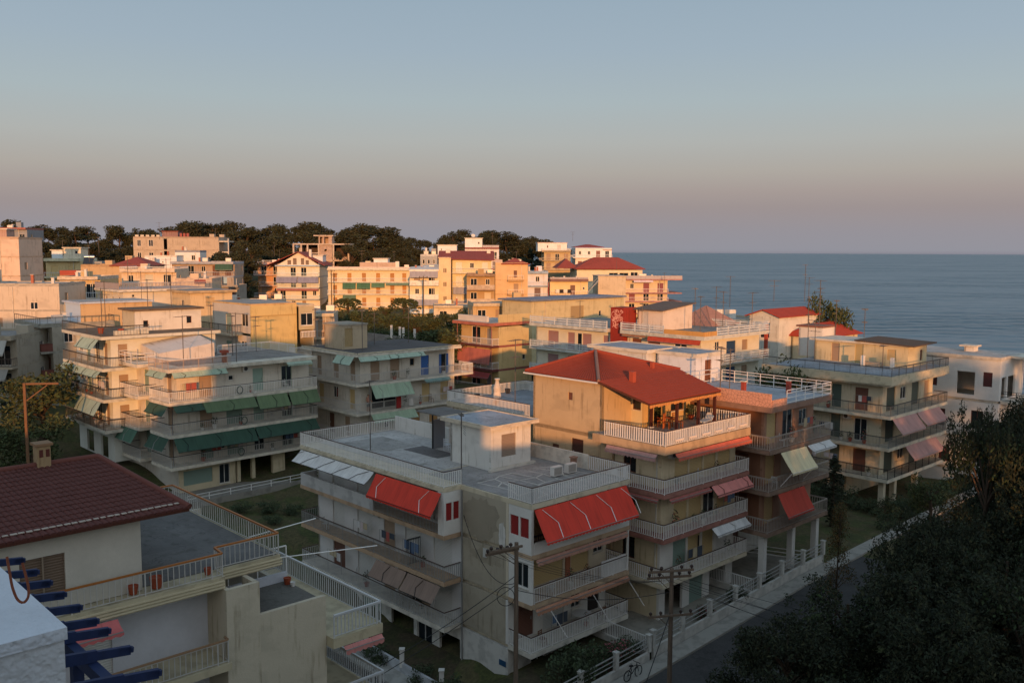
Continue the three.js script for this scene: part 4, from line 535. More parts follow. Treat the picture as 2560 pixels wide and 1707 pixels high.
// ---------------------------------------------------------------- the white block with blue doors, middle
{
  const b = flats('apartment_block', 'white apartment block with bright blue balcony doors and mint green awnings', {
    clutter: 0, p: [-15.7 + 1.3 * (0.7266 - 0.687), 4.4, -91.1 - 1.3 * (0.687 + 0.7266)], W: 12.6, L: 9.5, fl: [7.45, 10.45, 13.45, 16.5], base: 4.4, pR: 1.3, pL: 1.3, wall: M('#d0c9bc', 'stain'), slab: M('#ccc6ba', 'grime'), rail: { m: M('#bab6b0', 'metal'), gap: 0.14, w: 0.025 }, roofM: M('#55504f', 'roof'),
    opR: [[[3, 0.6, 0.9, 0.7, 'wn'], [6.5, 1.2, 0.02, 2.1, 'sh', M('#a98250', 'slat')], [9, 1.2, 0.02, 2.1, 'sh', M('#a98250', 'slat')]], [[1.4, 3.2, 0.02, 2.2, 'wn'], [6.2, 0.55, 1.2, 0.7, 'wn'], [8.0, 1.1, 0.02, 2.1, 'sh', shutC], [10.6, 1.1, 0.02, 2.1, 'sh', shutC]], [[1.3, 1.15, 0.02, 2.1, 'sh', shutB], [3.8, 1.2, 0.02, 2.1, 'sh', shutB], [6.4, 0.6, 1.2, 0.8, 'wn', shutB], [7.9, 1.1, 0.02, 2.15, 'dr', M('#2f5d9e', 'metal')], [10.7, 0.7, 0.02, 2.15, 'lv', M('#2f5d9e', 'metal')]]],
    opL: [[[2, 1, 0.02, 2.1, 'sh'], [5, 1, 0.02, 2.1, 'dr']], [[1, 1, 0.02, 2.1, 'sh', shutC], [4.2, 0.9, 0.9, 1.2, 'wn'], [7, 1, 0.02, 2.1, 'sh', shutC]], [[0.9, 0.9, 0.02, 2.1, 'sh', shutB], [4, 1, 0.02, 2.1, 'sh', shutB], [7.4, 0.9, 0.02, 2.1, 'sh', shutB]]],
    awn: [{ f: 2, face: 'R', s0: -1.1, s1: 2.6, m: mint, out: 0.5, drop: 0.45, arms: 1, o: { valance: 0, frame: railB } }, { f: 2, face: 'R', s0: 2.7, s1: 7.2, m: mint, out: 0.5, drop: 0.4, arms: 2, o: { valance: 0, frame: railB } }, { f: 2, face: 'L', s0: -1, s1: 2.2, m: mint, out: 0.6, drop: 0.8, arms: 1, o: { valance: 0, frame: railB } }, { f: 1, face: 'R', s0: 0.4, s1: 5.4, m: M('#9cb096', 'cloth'), out: 0.85, drop: 1.25, arms: 2, o: { valance: 0 } }, { f: 1, face: 'R', s0: 7.3, s1: 10.8, m: M('#73908a', 'cloth'), out: 0.3, drop: 0.2 }, { f: 0, face: 'R', s0: 0.4, s1: 6, m: M('#9cb096', 'cloth'), out: 0.7, drop: 0.8, o: { valance: 0 } }]
  }); blocks.blueDoors = b;
  b.slab(12.62, 14.3, -1.3, 1.2, 13.45, M('#ccc6ba', 'grime'), 0.25); b.rail([[12.7, -1.24], [14.24, -1.24], [14.24, 1.1]], 13.45, { m: railW, gap: 0.14 });
  b.house(0.3, 3.4, 3.6, 7.4, 16.53, 2.5, M('#b5a489', 'stain'), { R: [[0.55, 1.0, 0.25, 2.0, 'sh', M('#a68f66', 'bark')]], ov: 0.08, slab: M('#a2988a', 'grime') });
  b.parapet([[-1.2, 9.4], [-1.2, -1.2]], 16.53, 0.12, fascia); b.parapet([[-1.05, -1.2], [12.5, -1.2]], 16.53, 0.12, fascia);
  b.box('laundry', M('#9c2420', 'cloth'), 3.6, 4.2, 10.5, 11.75, -1.36, -1.31); b.box('laundry', M('#c9c2ba', 'cloth'), 5.2, 5.8, 10.6, 11.4, -1.36, -1.31); b.box('laundry', M('#a03a30', 'cloth'), 0.1, 0.16, 11.2, 12.3, 4.2, 4.6);
}
// the ochre building behind the green awnings
{
  const b = new Bld('ochre_building', 'ochre building with a big blank wall and a white corner window', -30.5, 8.5, -106, GRID), oc = S('#d6a656', 'stain');
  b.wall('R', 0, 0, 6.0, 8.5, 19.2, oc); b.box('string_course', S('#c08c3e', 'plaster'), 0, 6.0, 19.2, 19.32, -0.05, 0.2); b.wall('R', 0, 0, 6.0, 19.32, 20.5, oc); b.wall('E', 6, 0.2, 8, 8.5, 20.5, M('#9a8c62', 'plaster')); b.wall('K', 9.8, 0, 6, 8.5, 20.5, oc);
  b.wall('L', 0, 0.2, 10, 8.5, 13.6, M('#c5bdb0', 'plaster'), [[3, 1.2, 0.9, 1.2, 'wn']]); b.wall('L', 0, 0.2, 10, 13.9, 16.9, M('#c5bdb0', 'plaster'), [[1.2, 1.5, 0.8, 1.5, 'wn'], [5, 1.4, 0.02, 2.1, 'sh', shutG]]); b.wall('L', 0, 0.2, 10, 17.2, 20.5, M('#c5bdb0', 'plaster'), [[0.8, 1.6, 0.8, 1.5, 'wn'], [5, 1.4, 0.02, 2.1, 'sh', shutG]]);
  b.slab(-1.6, 0, 2.2, 10, 17.2, fascia, 0.3); b.rail([[-1.55, 10], [-1.55, 2.3], [0, 2.3]], 17.2, { m: railB, gap: 0.2 }); b.slab(-1.6, 0, 0.2, 10, 13.9, fascia, 0.3); b.slab(0, 6, 0, 10, 20.7, M('#c8a878', 'grime'), 0.2, M('#a9a5a0', 'roof'));
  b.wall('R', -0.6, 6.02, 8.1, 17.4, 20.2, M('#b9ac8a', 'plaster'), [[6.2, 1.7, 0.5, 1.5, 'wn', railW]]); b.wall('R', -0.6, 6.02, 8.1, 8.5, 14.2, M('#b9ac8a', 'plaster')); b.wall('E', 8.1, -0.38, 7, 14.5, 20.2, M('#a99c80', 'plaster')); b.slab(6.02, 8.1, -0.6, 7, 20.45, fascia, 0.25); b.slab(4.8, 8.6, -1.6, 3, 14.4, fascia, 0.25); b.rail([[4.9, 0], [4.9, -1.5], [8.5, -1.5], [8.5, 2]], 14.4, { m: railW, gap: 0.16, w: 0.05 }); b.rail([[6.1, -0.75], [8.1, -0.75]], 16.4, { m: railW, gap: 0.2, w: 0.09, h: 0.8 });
}
// the yellow and red building beyond
{
  const b = new Bld('balcony_house', 'narrow yellow house with red balcony edges and a salmon drop awning', -1.8, 7, -120, GRID); blocks.redEdge = b; const yw = S('#cfa35e', 'stain');
  const F = [8.0, 11.15, 14.35, 17.1]; for (let k = 0; k < 3; k++) { const y0 = F[k], y1 = F[k + 1] - 0.28; b.wall('R', 1.2, 1.2, 7.4, y0, y1, yw, k === 1 ? [[5.6, 0.6, 1, 0.7, 'wn']] : []); b.wall('L', 1.2, 1.4, 9, y0, y1, S('#cf9a50', 'stain'), [[2.6, 1.1, 0.02, 2.2, 'sh', M('#8d8a86', 'slat')], [5, 1.8, 0.02, 2.3, 'wn', railW]]); b.wall('E', 7.4, 1.4, 9, y0, y1, yw); b.slab(0, 7.4, 1.2, 9, y0, S('#9a4a3a', 'grime'), 0.3); b.slab(0, 1.2, 1.2, 9, y0 - 0.001, S('#9a4a3a', 'grime'), 0.3); b.rail([[1.2, 1.26], [0.06, 1.26], [0.06, 8.9]], y0, { m: railW, gap: 0.2, w: 0.03, h: 0.95 }); }
  b.slab(-0.3, 7.4, 1.1, 9.2, 17.4, M('#b06a58', 'grime'), 0.4, roofL); b.box('parapet', yw, 1.2, 7.4, 17.42, 18.5, 1.2, 1.4); b.box('parapet', M('#cfc8be'), 0.6, 1.0, 17.43, 18.2, 3, 9); b.awning('L', 0, 1.5, 8.2, 13.85, 0.25, 1.9, M('#b5685a', 'cloth'), { arms: 0 }); b.awning('L', 0, 1.5, 8, 10.7, 0.5, 0.7, M('#8a3430', 'cloth'), { arms: 0 });
  for (const t of [1.5, 4.5, 8.6]) b.box('post', M('#a06a5c', 'metal'), 0.1, 0.18, 7, 17, t, t + 0.08); b.wall('R', 1.2, 1.2, 7.4, 7, 7.7, yw);
}
{
  const b = new Bld('ochre_building', 'long low ochre building with a slate grey flat roof edge', 3, 8, -142, GRID), oy = S('#d2ac6c', 'stain');
  b.storey(0, 22.5, 0, 7, 8, 19.1, oy, [[9, 3.2, 7.2, 2.9, 'sh', S('#b18448', 'slat')], [16, 0.6, 8.2, 0.9, 'wn']], []); b.slab(-0.4, 22.8, -0.4, 7.4, 19.4, M('#767f92', 'grime'), 0.22, M('#8b90a0', 'roof')); b.box('drain_pipe', fascia, 20, 20.1, 8.2, 19, -0.12, -0.02); b.box('drain_pipe', fascia, 3, 3.1, 8.2, 19, -0.12, -0.02);
}
// the wide block with white board railings and a red stairwell
{
  const b = new Bld('apartment_block', 'wide peach apartment block with white board railings and a dark red stairwell', 20.8, 5, -98, GRID); blocks.wideBlock = b;
  const F = [8.75, 11.75, 14.75, 17.85], i = 1.3, w = S('#e0c294', 'plaster'), fc = S('#cbb79a', 'grime'), pk = S('#a8705e', 'slat'), board = { m: S('#cfc2ae', 'grime'), mode: 'boards', n: 3, h: 0.9 };
  for (let k = 0; k < 3; k++) {
    const y0 = F[k], y1 = F[k + 1] - 0.28;
    b.wall('L', i, i + 0.2, 11.7, y0, y1, w, [[3.2, 1.7, 0.02, 2.1, 'wn', railW], [6.9, 1.8, 0.5, 1.5, 'sh', M('#7a4a34', 'slat')], [9.6, 1.4, 0.02, 2.1, 'sh', M('#7a4a34', 'slat')]]); b.wall('L', i, 13.9, 27, y0, y1, w, [[14.6, 0.9, 0.02, 2.1, 'sh', pk], [17.4, 1.5, 0.02, 2.1, 'sh', pk], [19.0, 0.8, 0.02, 2.1, 'wn'], [20.2, 1.2, 0.02, 2.1, 'sh', pk], [23, 1.9, 0.02, 2.1, 'sh', pk]]);
    b.wall('R', i, i, 13.2, y0, y1, w, [[4.0, 0.9, 0.02, 2.2, 'wn', railW], [6.3, 1.9, 0.02, 2.1, 'sh', M('#2b4668', 'metal')], [9.5, 1.2, 0.9, 1.2, 'sh']]); b.wall('E', 13.2, i + 0.2, 27, y0, y1, w); b.wall('K', 27, i, 13.2, y0, y1, w); b.wall('R', 13.9, i, 3, y0, y1, w); b.wall('K', 11.5, i, 3, y0, y1, w);
    b.slab(0, 13.4, 0, i + 0.25, y0, fc, 0.3); b.slab(0, i + 0.25, i + 0.25, 11.8, y0, fc, 0.3); b.slab(0, i + 0.25, 13.8, 27, y0, fc, 0.3); b.slab(i + 0.25, 13.1, i + 0.25, 26.9, y0, fc, 0.3);
    b.rail([[0.06, 11.7], [0.06, 0.06], [13.3, 0.06]], y0, board); b.rail([[0.06, 13.9], [0.06, 26.9]], y0, board);
  }
  b.wall('L', i, i + 0.2, 27, 5, 8.45, w); b.wall('R', i, i, 13.2, 5, 8.45, w);
  b.slab(0, 13.4, 0, i + 0.25, F[3], fc, 0.42); b.slab(0, i + 0.25, i + 0.25, 11.8, F[3], fc, 0.42); b.slab(0, i + 0.25, 13.8, 27, F[3], fc, 0.42); b.slab(i + 0.25, 13.4, i + 0.25, 27, F[3], fc, 0.42, M('#8f8b84', 'roof'));
  b.rail([[0.06, 11.7], [0.06, 5.5]], F[3], board); b.rail([[0.06, 13.9], [0.06, 26.9]], F[3], board); b.rail([[2.5, 0.06], [13.3, 0.06], [13.3, 14]], F[3], board); b.parapet([[0.06, 5.4], [0.06, 0.06], [2.4, 0.06]], F[3], 0.5, M('#c99a5a', 'stain'));
  const rw = M('#8e2a1c', 'stain'); b.box('stairwell', rw, 0.6, 3, 5, 20.4, 11.82, 13.78);
  b.storey(2.7, 8.4, 7.6, 11.6, F[3] + 0.03, 20.2, M('#d8cabb', 'stain'), [], [[9.8, 0.9, 0.3, 1.8, 'sh', shutW]]); b.roofFace([[2.3, 20.25, 7.3], [8.8, 20.95, 7.3], [8.8, 20.95, 12], [2.3, 20.25, 12]], M('#6d6258', 'tiles'), 0, 'stair_roof');
  { const q = new MB(), P = (x, y, t) => [x, y - b.y0, -t]; q.tri(P(2.7, 20.2, 7.58), P(8.4, 20.2, 7.58), P(8.4, 20.8, 7.58)); b.mesh('gable', q, M('#d8cabb', 'stain')); }
  // lettering-like swirls painted in pink on the red stairwell head
  { const cv = document.createElement('canvas'); cv.width = 256; cv.height = 256; const c = cv.getContext('2d'); c.fillStyle = '#8e2a1c'; c.fillRect(0, 0, 256, 256); c.strokeStyle = '#d89a88'; c.lineWidth = 9; c.lineCap = 'round'; reseed(77); for (let k = 0; k < 26; k++) { const x = 25 + rnd() * 205, y = 25 + rnd() * 205, r = 12 + rnd() * 20, a = rnd() * 6; c.beginPath(); c.arc(x, y, r, a, a + 3.2); c.stroke(); c.beginPath(); c.arc(x + r * 1.2, y, r * 0.7, a + 3, a + 6); c.stroke(); } const t = new THREE.CanvasTexture(cv); t.colorSpace = THREE.SRGBColorSpace; const g = new THREE.PlaneGeometry(1.9, 2.4); const o = mesh('mural', g, new THREE.MeshStandardMaterial({ map: t, roughness: 0.9, side: THREE.DoubleSide }), b.g); o.position.set(0.594, 19.1 - b.y0, -12.8); o.rotation.y = -Math.PI / 2; }
  b.awning('L', 0, 0.4, 7.6, 17.4, 0.2, 0.5, M('#b0432a', 'cloth'), { arms: 0, valance: 0 }); b.awning('L', 0, 8, 11.4, 17.4, 0.15, 0.2, M('#9a6a48', 'cloth'), { arms: 0, valance: 0 });
  // tiled hip of the building's rear wing
  b.hip(12.2, 18, 7.5, 13, 17.9, 2.3, M('#b08878', 'tiles'), 0.4); b.storey(12.2, 18, 7.5, 13, 9, 17.85, w);
}
{
  const b = new Bld('small_house', 'small house with two orange tiled roofs at the edge of the sea', 37.7, 5, -128, GRID), w = S('#d9c09a', 'stain');
  b.storey(0, 11, 0, 5, 5, 17.9, w, [[8, 0.8, 11, 0.8, 'wn']], [[1.5, 1.5, 9.8, 1.9, 'wn', railW]]); b.roofFace([[-0.4, 17.9, -0.4], [11.4, 17.9, -0.4], [11.4, 18.9, 2.5], [-0.4, 18.9, 2.5]], clayRed); b.roofFace([[11.4, 17.9, 5.4], [-0.4, 17.9, 5.4], [-0.4, 18.9, 2.5], [11.4, 18.9, 2.5]], clayRed);
  { const q = new MB(), P = (x, y, t) => [x, y - b.y0, -t]; for (const x of [0, 11]) q.tri(P(x, 17.9, 0), P(x, 17.9, 5), P(x, 18.75, 2.5)); b.mesh('gable', q, w); }
  b.storey(3.3, 14, -4.8, -0.02, 5, 15.2, M('#cfc4a6', 'plaster'), [[4.4, 1.2, 7.5, 1.8, 'sh', shutG], [8, 1.2, 7.6, 1.2, 'wn']], [[-3.5, 1.2, 7.6, 1.2, 'wn']]); b.hip(3.3, 14, -4.8, 0.4, 15.2, 1.7, clayRed, 0.6); b.box('chimney', M('#a8452c', 'clay'), 12.5, 12.9, 15.8, 17.0, -1, -0.6);
  b.box('chimney', M('#a8452c', 'clay'), -2.2, -1.8, 12, 17.0, 0.6, 1.0); b.box('chimney_cap', white, -2.3, -1.7, 17.0, 17.4, 0.5, 1.1);
}

for (const [lab, x, z, top, W, L, m, az] of [['low tan house with a green metal fence roof behind the red edged house', -6.5, -150, 18.2, 9, 7, S('#c99a5c', 'stain'), 80], ['small pale house behind the ochre building with a flat pinkish roof', -43.5, -134, 19.3, 9, 7, S('#d8b8a0', 'stain'), 84], ['plain cream house between the hedge and the tan block', -14.5, -168, 16.8, 7, 6, S('#d9b98c', 'stain'), 84], ['flat roofed grey house behind the tower block, half hidden', -30, -122, 18.4, 6, 6, M('#a8a49e', 'stain'), 84], ['low beige house between the left block and the brown block', -64, -110, 14.5, 9, 8, M('#b3a488', 'stain'), 80], ['low cream house behind the wide peach block near the shore', 34, -150, 15.6, 9, 8, S('#d8c0a0', 'stain'), 70]]) flats('low_house', lab, { p: [x, groundY(x, z) - 1, z], az, W, L, fl: [top - 6.2, top - 3.1, top], base: groundY(x, z) - 1, wall: m, slab: fascia, pR: 0.8, rail: { m: M('#b5a89a', 'metal'), gap: 0.3, w: 0.05 } });
// ---------------------------------------------------------------- the house in the foreground, left
{
  const b = new Bld('house', 'cream foreground house with a dark red tiled roof and a terrace with orange handrails', -9.92, -1, -38, GRID); blocks.foreHouse = b;
  const cw = M('#c2b69f', 'stain'), cl = M('#b9ad92', 'grime'), white2 = M('#c6c6ca', 'plaster'), rust = { m: M('#bdb9b2', 'metal'), top: M('#a8662c', 'metal'), gap: 0.22, w: 0.04, tw: 0.075, h: 0.94 };
  b.slab(-14, 0, 0, 11, 14.0, cl, 0.5, M('#6a6764', 'roof')); b.slab(-14, -2.95, -0.9, 0, 14.0, cl, 0.5);
  for (const [x0, x1, t] of [[-14, -3.0, -0.96], [-2.9, 0.06, -0.06]]) for (let k = 0; k < 3; k++) b.box('moulding', M('#cdbf9e', 'plaster'), x0, x1, 13.56 + k * 0.12, 13.62 + k * 0.12, t, t + 0.055);
  b.rail([[-14, -0.82], [-3.03, -0.82], [-2.93, 0.06], [-0.06, 0.06], [-0.06, 10.9], [-4, 10.9]], 14.0, rust);
  const hw = M('#c3bcae', 'plaster'); b.storey(-16, -5.97, -0.2, 9, 14.03, 17.15, hw, [[-10.2, 1.5, 0.45, 1.65, 'sh', M('#6e5a48', 'slat')]], []);
  b.box('window_frame', M('#8a7a68', 'metal'), -9.48, -9.42, 14.48, 16.13, -0.24, -0.205);
  const tl = M('#5c312a', 'clay'), e = 17.05, A = [-16, e, -0.85], Bq = [-4.3, e, -0.85], R1 = [-6.0, 18.48, 4], R0 = [-16, 18.48, 4], Bk = [-4.3, e, 9.6], Ak = [-16, e, 9.6];
  b.roofFace([A, Bq, R1, R0], tl, 1, 'roof', 0.23); b.roofFace([Bq, Bk, R1, R1], tl, 1, 'roof', 0.23); b.roofFace([Bk, Ak, R0, R1], tl, 0); b.ridge(R0, R1, M('#6a3a30', 'clay')); b.ridge(Bq, R1, M('#6a3a30', 'clay'));
  { const q = new MB(); reseed(5); for (let k = 0; k < 46; k++) { const x = -16 + k * 0.25; q.box(x, x + 0.16 + rnd() * 0.06, e + 0.16 - b.y0, e + 0.19 - b.y0, 0.42, 0.52 + rnd() * 0.05); } b.mesh('mortar_line', q, M('#b8aa9c')); }
  b.box('chimney', M('#a58a66', 'stain'), -8.35, -7.85, 17.4, 19.3, 3.8, 4.3); b.box('chimney_cap', M('#8a6a4c', 'clay'), -8.43, -7.77, 19.3, 19.4, 3.72, 4.38); for (const x of [-8.27, -8.03]) b.box('chimney_opening', M('#5a2a20'), x, x + 0.14, 18.85, 19.15, 3.785, 3.80);
  b.pot(-5.5, -0.35, 14.03, 0.26); b.pot(-6.4, -0.4, 14.03, 0.2); b.pot(-3.4, -0.3, 14.03, 0.16);
  // loggia below the terrace, pier and lower terrace
  b.wall('R', 0.6, -14, -3.0, 10.65, 13.5, white2, [[-8.2, 1.3, 0.02, 2.2, 'sh', shutW]]); b.slab(-14, -3.0, -1.4, 0.6, 10.6, cl, 0.3); b.rail([[-14, -1.3], [-3.1, -1.3], [-3.1, -1.0]], 10.6, { ...rust, top: M('#9a7a5c', 'metal'), h: 0.95 }); b.wall('R', 0.6, -14, -3.0, -1, 10.3, white2);
  b.awning('R', -0.9, -10.6, -7.2, 13.45, 0.6, 0.3, M('#c96a68', 'cloth'), { arms: 0, valance: 0.16 });
  b.wall('R', -1.15, -3.05, -1.6, -1, 13.5, cw); b.wall('R', -1.15, -1.6, 1.5, -1, 12.1, cw); b.wall('L', -3.05, -0.95, 0.6, -1, 13.5, cw); b.wall('E', 1.5, -0.95, 10.8, -1, 11.75, cw); b.box('side_wall', cw, -1.8, -1.6, 11.93, 13.5, -0.9, -0.02); b.box('red_curtain', M('#b02a24', 'cloth'), -1.59, -1.54, 12.0, 13.45, -0.8, -0.05);
  b.wall('K', 10.8, -14, 1.3, -1, 13.5, cw); b.slab(-1.6, 1.5, -0.94, 2.2, 11.9, cl, 0.15, M('#6b675f', 'roof'));
  b.parapet([[-1.5, 2.1], [1.45, 2.1]], 11.9, 0.45, white2); { const q = new MB(), y = 12.35 - b.y0; for (const x of [-1.4, 0, 1.44]) q.box(x - 0.025, x + 0.025, y, y + 1.2, -2.12, -2.07); q.bar([-1.4, y + 1.2, -2.1], [1.44, y + 1.2, -2.1], 0.05); b.mesh('mesh_frame', q, railW); const s = new MB(); for (let k = 0; k < 56; k++) s.bar([-1.4 + k * 0.05, y, -2.1], [-1.4 + k * 0.05, y + 1.2, -2.1], 0.006); for (let k = 0; k < 24; k++) s.bar([-1.4, y + k * 0.05, -2.1], [1.44, y + k * 0.05, -2.1], 0.006); b.mesh('wire_mesh', s, railG); }
  b.pot(1.2, 1.6, 11.93, 0.18); b.pot(1.25, 1.2, 11.93, 0.12, white);
  // side balconies
  for (const [y, t0] of [[10.3, -1.7], [7.1, -1.9]]) { b.slab(1.52, 4.1, t0, 8, y, cl, 0.45); b.rail([[1.6, t0 + 0.08], [4.02, t0 + 0.08], [4.02, 7.9], [1.6, 7.9]], y, { m: M('#c2c2c2', 'metal'), gap: 0.18, w: 0.05, h: 1.0, tw: 0.09 }); b.awning('R', t0, 2.0, 4.0, y - 0.45, 0.2, 0.12, M('#c58078', 'cloth'), { arms: 0, valance: 0.25 }); }
  { const q = new MB(); for (const [a, c] of [[[-0.3, 14.3, -2.2], [3.2, 14.4, -2.4]], [[-1.2, 13.3, -2.2], [4.6, 13.5, 0.6]]]) q.tube([[a[0], a[1] - b.y0, a[2]], [c[0], c[1] - b.y0, c[2]]], 0.025); b.mesh('clothes_line_arm', q, railW); }
}

// ---------------------------------------------------------------- the town behind: left-hand cluster
const fr = 86, farRail = { m: S('#c9bba8', 'metal'), gap: 0.35, w: 0.05, h: 0.9 }, farDark = { m: M('#4b4440', 'metal'), gap: 0.35, w: 0.04, h: 0.9 };
{
  let b = flats('tower_house', 'tall peach coloured building cut off by the left picture edge', { p: [-97, 13, -150.5], az: fr, W: 15.2, L: 9, fl: [16, 19.4, 22.6, 25.8, 28.8], base: 13, wall: S('#dcae84', 'stain'), slab: S('#c99a70', 'grime'), oR: 0 });
  b.house(10.2, 12.4, 2, 5, 28.8, 1.4, S('#b98666', 'stain')); b.parapet([[-0.1, -0.1], [15.3, -0.1]], 19.4, 0.7, S('#d6bda4', 'stain'), 0.25);
  b = flats('apartment_block', 'large beige block at the left edge with a red awning strip and grey shutters', { p: [-90, 7.5, -118.5], az: fr, W: 30, L: 9, fl: [9.4, 12.6, 15.8, 19.0, 22.3], base: 7.5, wall: S('#cdab84', 'stain'), slab: S('#b59c7e', 'grime'), pR: 0, shut: [S('#77736c', 'slat')], roofM: roofL, opR: [[[6, 1.2, 0.9, 1.4, 'sh', S('#6d6a64', 'slat')]], [[14.4, 1.2, 0.5, 1.8, 'sh', S('#6d6a64', 'slat')], [18, 1.2, 0.5, 1.8, 'sh', S('#6d6a64', 'slat')]], [[14.4, 1.1, 0.6, 1.7, 'sh', S('#6d6a64', 'slat')], [18.2, 1.2, 0.2, 2.1, 'sh', S('#6d6a64', 'slat')], [22, 0.6, 0.9, 1.2, 'sh', shutB]], [[17.6, 0.62, 1.0, 0.95, 'wn', railW], [26.2, 1.0, -0.0, 1.0, 'wn', railW]]] });
  b.slab(8, 21.5, -1.3, 0, 18.7, S('#b59c7e', 'grime'), 0.3); b.awning('R', -0.02, 9, 17.5, 18.3, 0.5, 0.5, S('#a8432c', 'cloth'), { arms: 0, valance: 0 }); b.box('air_conditioner', white, 18.2, 19.2, 17.7, 18.35, -0.4, -0.02); b.slab(8, 21.5, -1.3, 0, 15.5, S('#9c8b74', 'grime'), 0.3); b.slab(8, 21.5, -1.3, 0, 12.3, S('#9c8b74', 'grime'), 0.3); b.rail([[8, -1.2], [21.4, -1.2]], 12.3, farDark); b.awning('R', -1.3, 12, 19.5, 12.0, 1, 1.3, S('#b8b4aa', 'cloth'), { arms: 1, valance: 0 }); b.parapet([[0, 0.1], [21, 0.1]], 22.3, 0.5, S('#cdab84', 'stain'));
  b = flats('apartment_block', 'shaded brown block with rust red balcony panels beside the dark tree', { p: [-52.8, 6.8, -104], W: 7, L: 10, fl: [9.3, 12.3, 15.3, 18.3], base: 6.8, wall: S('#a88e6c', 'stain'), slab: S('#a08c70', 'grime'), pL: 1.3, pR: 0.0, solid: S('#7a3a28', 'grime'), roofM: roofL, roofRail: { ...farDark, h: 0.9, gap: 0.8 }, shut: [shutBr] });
  b = flats('apartment_block', 'small yellow block with one wide balcony and a roof room, left of centre skyline', { p: [-94.6, 13.5, -185], az: fr, W: 6.8, L: 9, fl: [15.2, 18.2, 21.4, 24.8], base: 13.5, wall: S('#dcae68', 'stain'), slab: S('#e0c490', 'grime'), pR: 1.1, rail: farRail, shut: [S('#dcaa5c', 'slat')], oE: 0, roofM: roofL });
  b.house(3.2, 6.6, 1, 5, 24.8, 2.4, S('#e0c090', 'stain'), { R: [[5.4, 0.6, 1.2, 0.7, 'wn']] }); b.house(0.4, 2.6, 2, 5, 24.8, 1.9, S('#dcd0bc', 'plaster')); b.box('side_wing', S('#9a8d78', 'plaster'), 7.0, 10.5, 13.5, 24.5, 1.5, 9);
  b = flats('apartment_block', 'blank beige block under a small red hipped roof on the left', { p: [-79.5, 13, -168], az: fr, W: 12.4, L: 9, fl: [16, 19.5, 24], base: 13, wall: S('#c4965f', 'stain'), slab: S('#b98a58', 'grime'), oR: 0, roofM: roofL }); b.hip(5.6, 12.4, 0, 8, 24.02, 1.6, S('#a8402a', 'tiles'), 0.4); b.box('parapet', S('#b0442e', 'plaster'), -3.8, 0, 22.2, 23.1, 0, 3); b.box('side_wing', S('#c4965f', 'stain'), -4, -0.02, 13, 22.2, 0, 8);
  b = flats('apartment_block', 'peach block with a loggia and small roof garden below the red hipped roof', { p: [-68.6, 14, -160], az: fr, W: 9.4, L: 8, fl: [17.4, 20.4, 23.3], base: 14, wall: S('#dcb080', 'stain'), slab: S('#d8b088', 'grime'), pR: 1.0, rail: farRail, shut: [S('#c9b490', 'slat'), shutB], roofM: roofL, roofRail: { ...farRail, h: 0.7 } });
  b = new Bld('terrace_house', 'low white house with three little windows under a wide railed terrace', -53.5, 10, -125, GRID); b.storey(0, 12, 0, 8, 10, 21.2, S('#e0c4a0', 'plaster'), [[8.2, 1.6, 9.2, 1.9, 'sh', S('#7a4034', 'slat')], [1.2, 0.4, 10.4, 0.4, 'wn']], [[1.2, 0.6, 9.4, 1.0, 'sh', S('#8a5a3c', 'slat')], [3.6, 0.6, 9.4, 1.0, 'sh', S('#8a7a64', 'slat')], [6.0, 0.6, 9.4, 1.0, 'sh', S('#8a5a3c', 'slat')], [1.3, 0.35, 10.7, 0.35, 'wn'], [3.7, 0.35, 10.7, 0.35, 'wn'], [6.1, 0.35, 10.7, 0.35, 'wn']]); b.slab(-0.9, 12.5, -0.9, 8.5, 21.5, S('#dfc2a0', 'grime'), 0.3, roofL); b.rail([[-0.8, 8.4], [-0.8, -0.8], [12.4, -0.8]], 21.5, { m: S('#a58a78', 'metal'), gap: 0.2, w: 0.08, h: 0.9 }); b.box('water_tank', S('#a8432a', 'metal'), 11.2, 12.4, 22, 22.6, 1, 2.2);
  b = new Bld('low_house', 'low orange walled house with a flat projecting roof beside the terrace house', -43.2, 10, -122, GRID); b.storey(0, 6, 0, 6, 10, 21.2, S('#dcac70', 'stain'), [[2.2, 1.2, 9.3, 1.2, 'sh', S('#cf9a58', 'slat')]], [[2, 1, 9, 1.2, 'wn']]); b.slab(-0.5, 6.5, -0.5, 6.5, 21.5, S('#c79a64', 'grime'), 0.3, roofC);
  b = new Bld('rear_house', 'orange walled house with a pale sheet metal end behind the stair tower block', -51.3, 9, -108, GRID); b.wall('R', 0, 0, 8.5, 9, 20.5, S('#d09a5c', 'stain')); b.wall('L', 0, 0.2, 6, 9, 20.5, S('#c2c0bc', 'metal')); b.wall('K', 5.8, 0, 8.5, 9, 20.5, S('#d09a5c', 'stain')); b.wall('E', 8.5, 0.2, 5.8, 9, 20.5, S('#d09a5c', 'stain')); b.slab(-0.2, 8.7, -0.2, 6.2, 20.7, S('#b9b6b4', 'grime'), 0.18, roofL);
  b = flats('concrete_block', 'big grey concrete block with a blank wall on the wooded skyline', { p: [-102, 18, -246], az: fr, W: 22.6, L: 12, fl: [20.5, 23.6, 27, 30.2], base: 18, wall: S('#bd9a74', 'stain'), slab: S('#b08d6a', 'grime'), opR: [[], [[1, 1, 0.8, 1.8, 'wn', railW], [4, 1.2, 0.8, 1.8, 'wn', railW], [8, 0.9, 0, 3, 'no']], [[1, 1, 0.8, 1.8, 'wn', railW], [4, 1.2, 0.8, 1.8, 'wn', railW], [8, 0.9, 0, 2.9, 'no']]], oE: 0 });
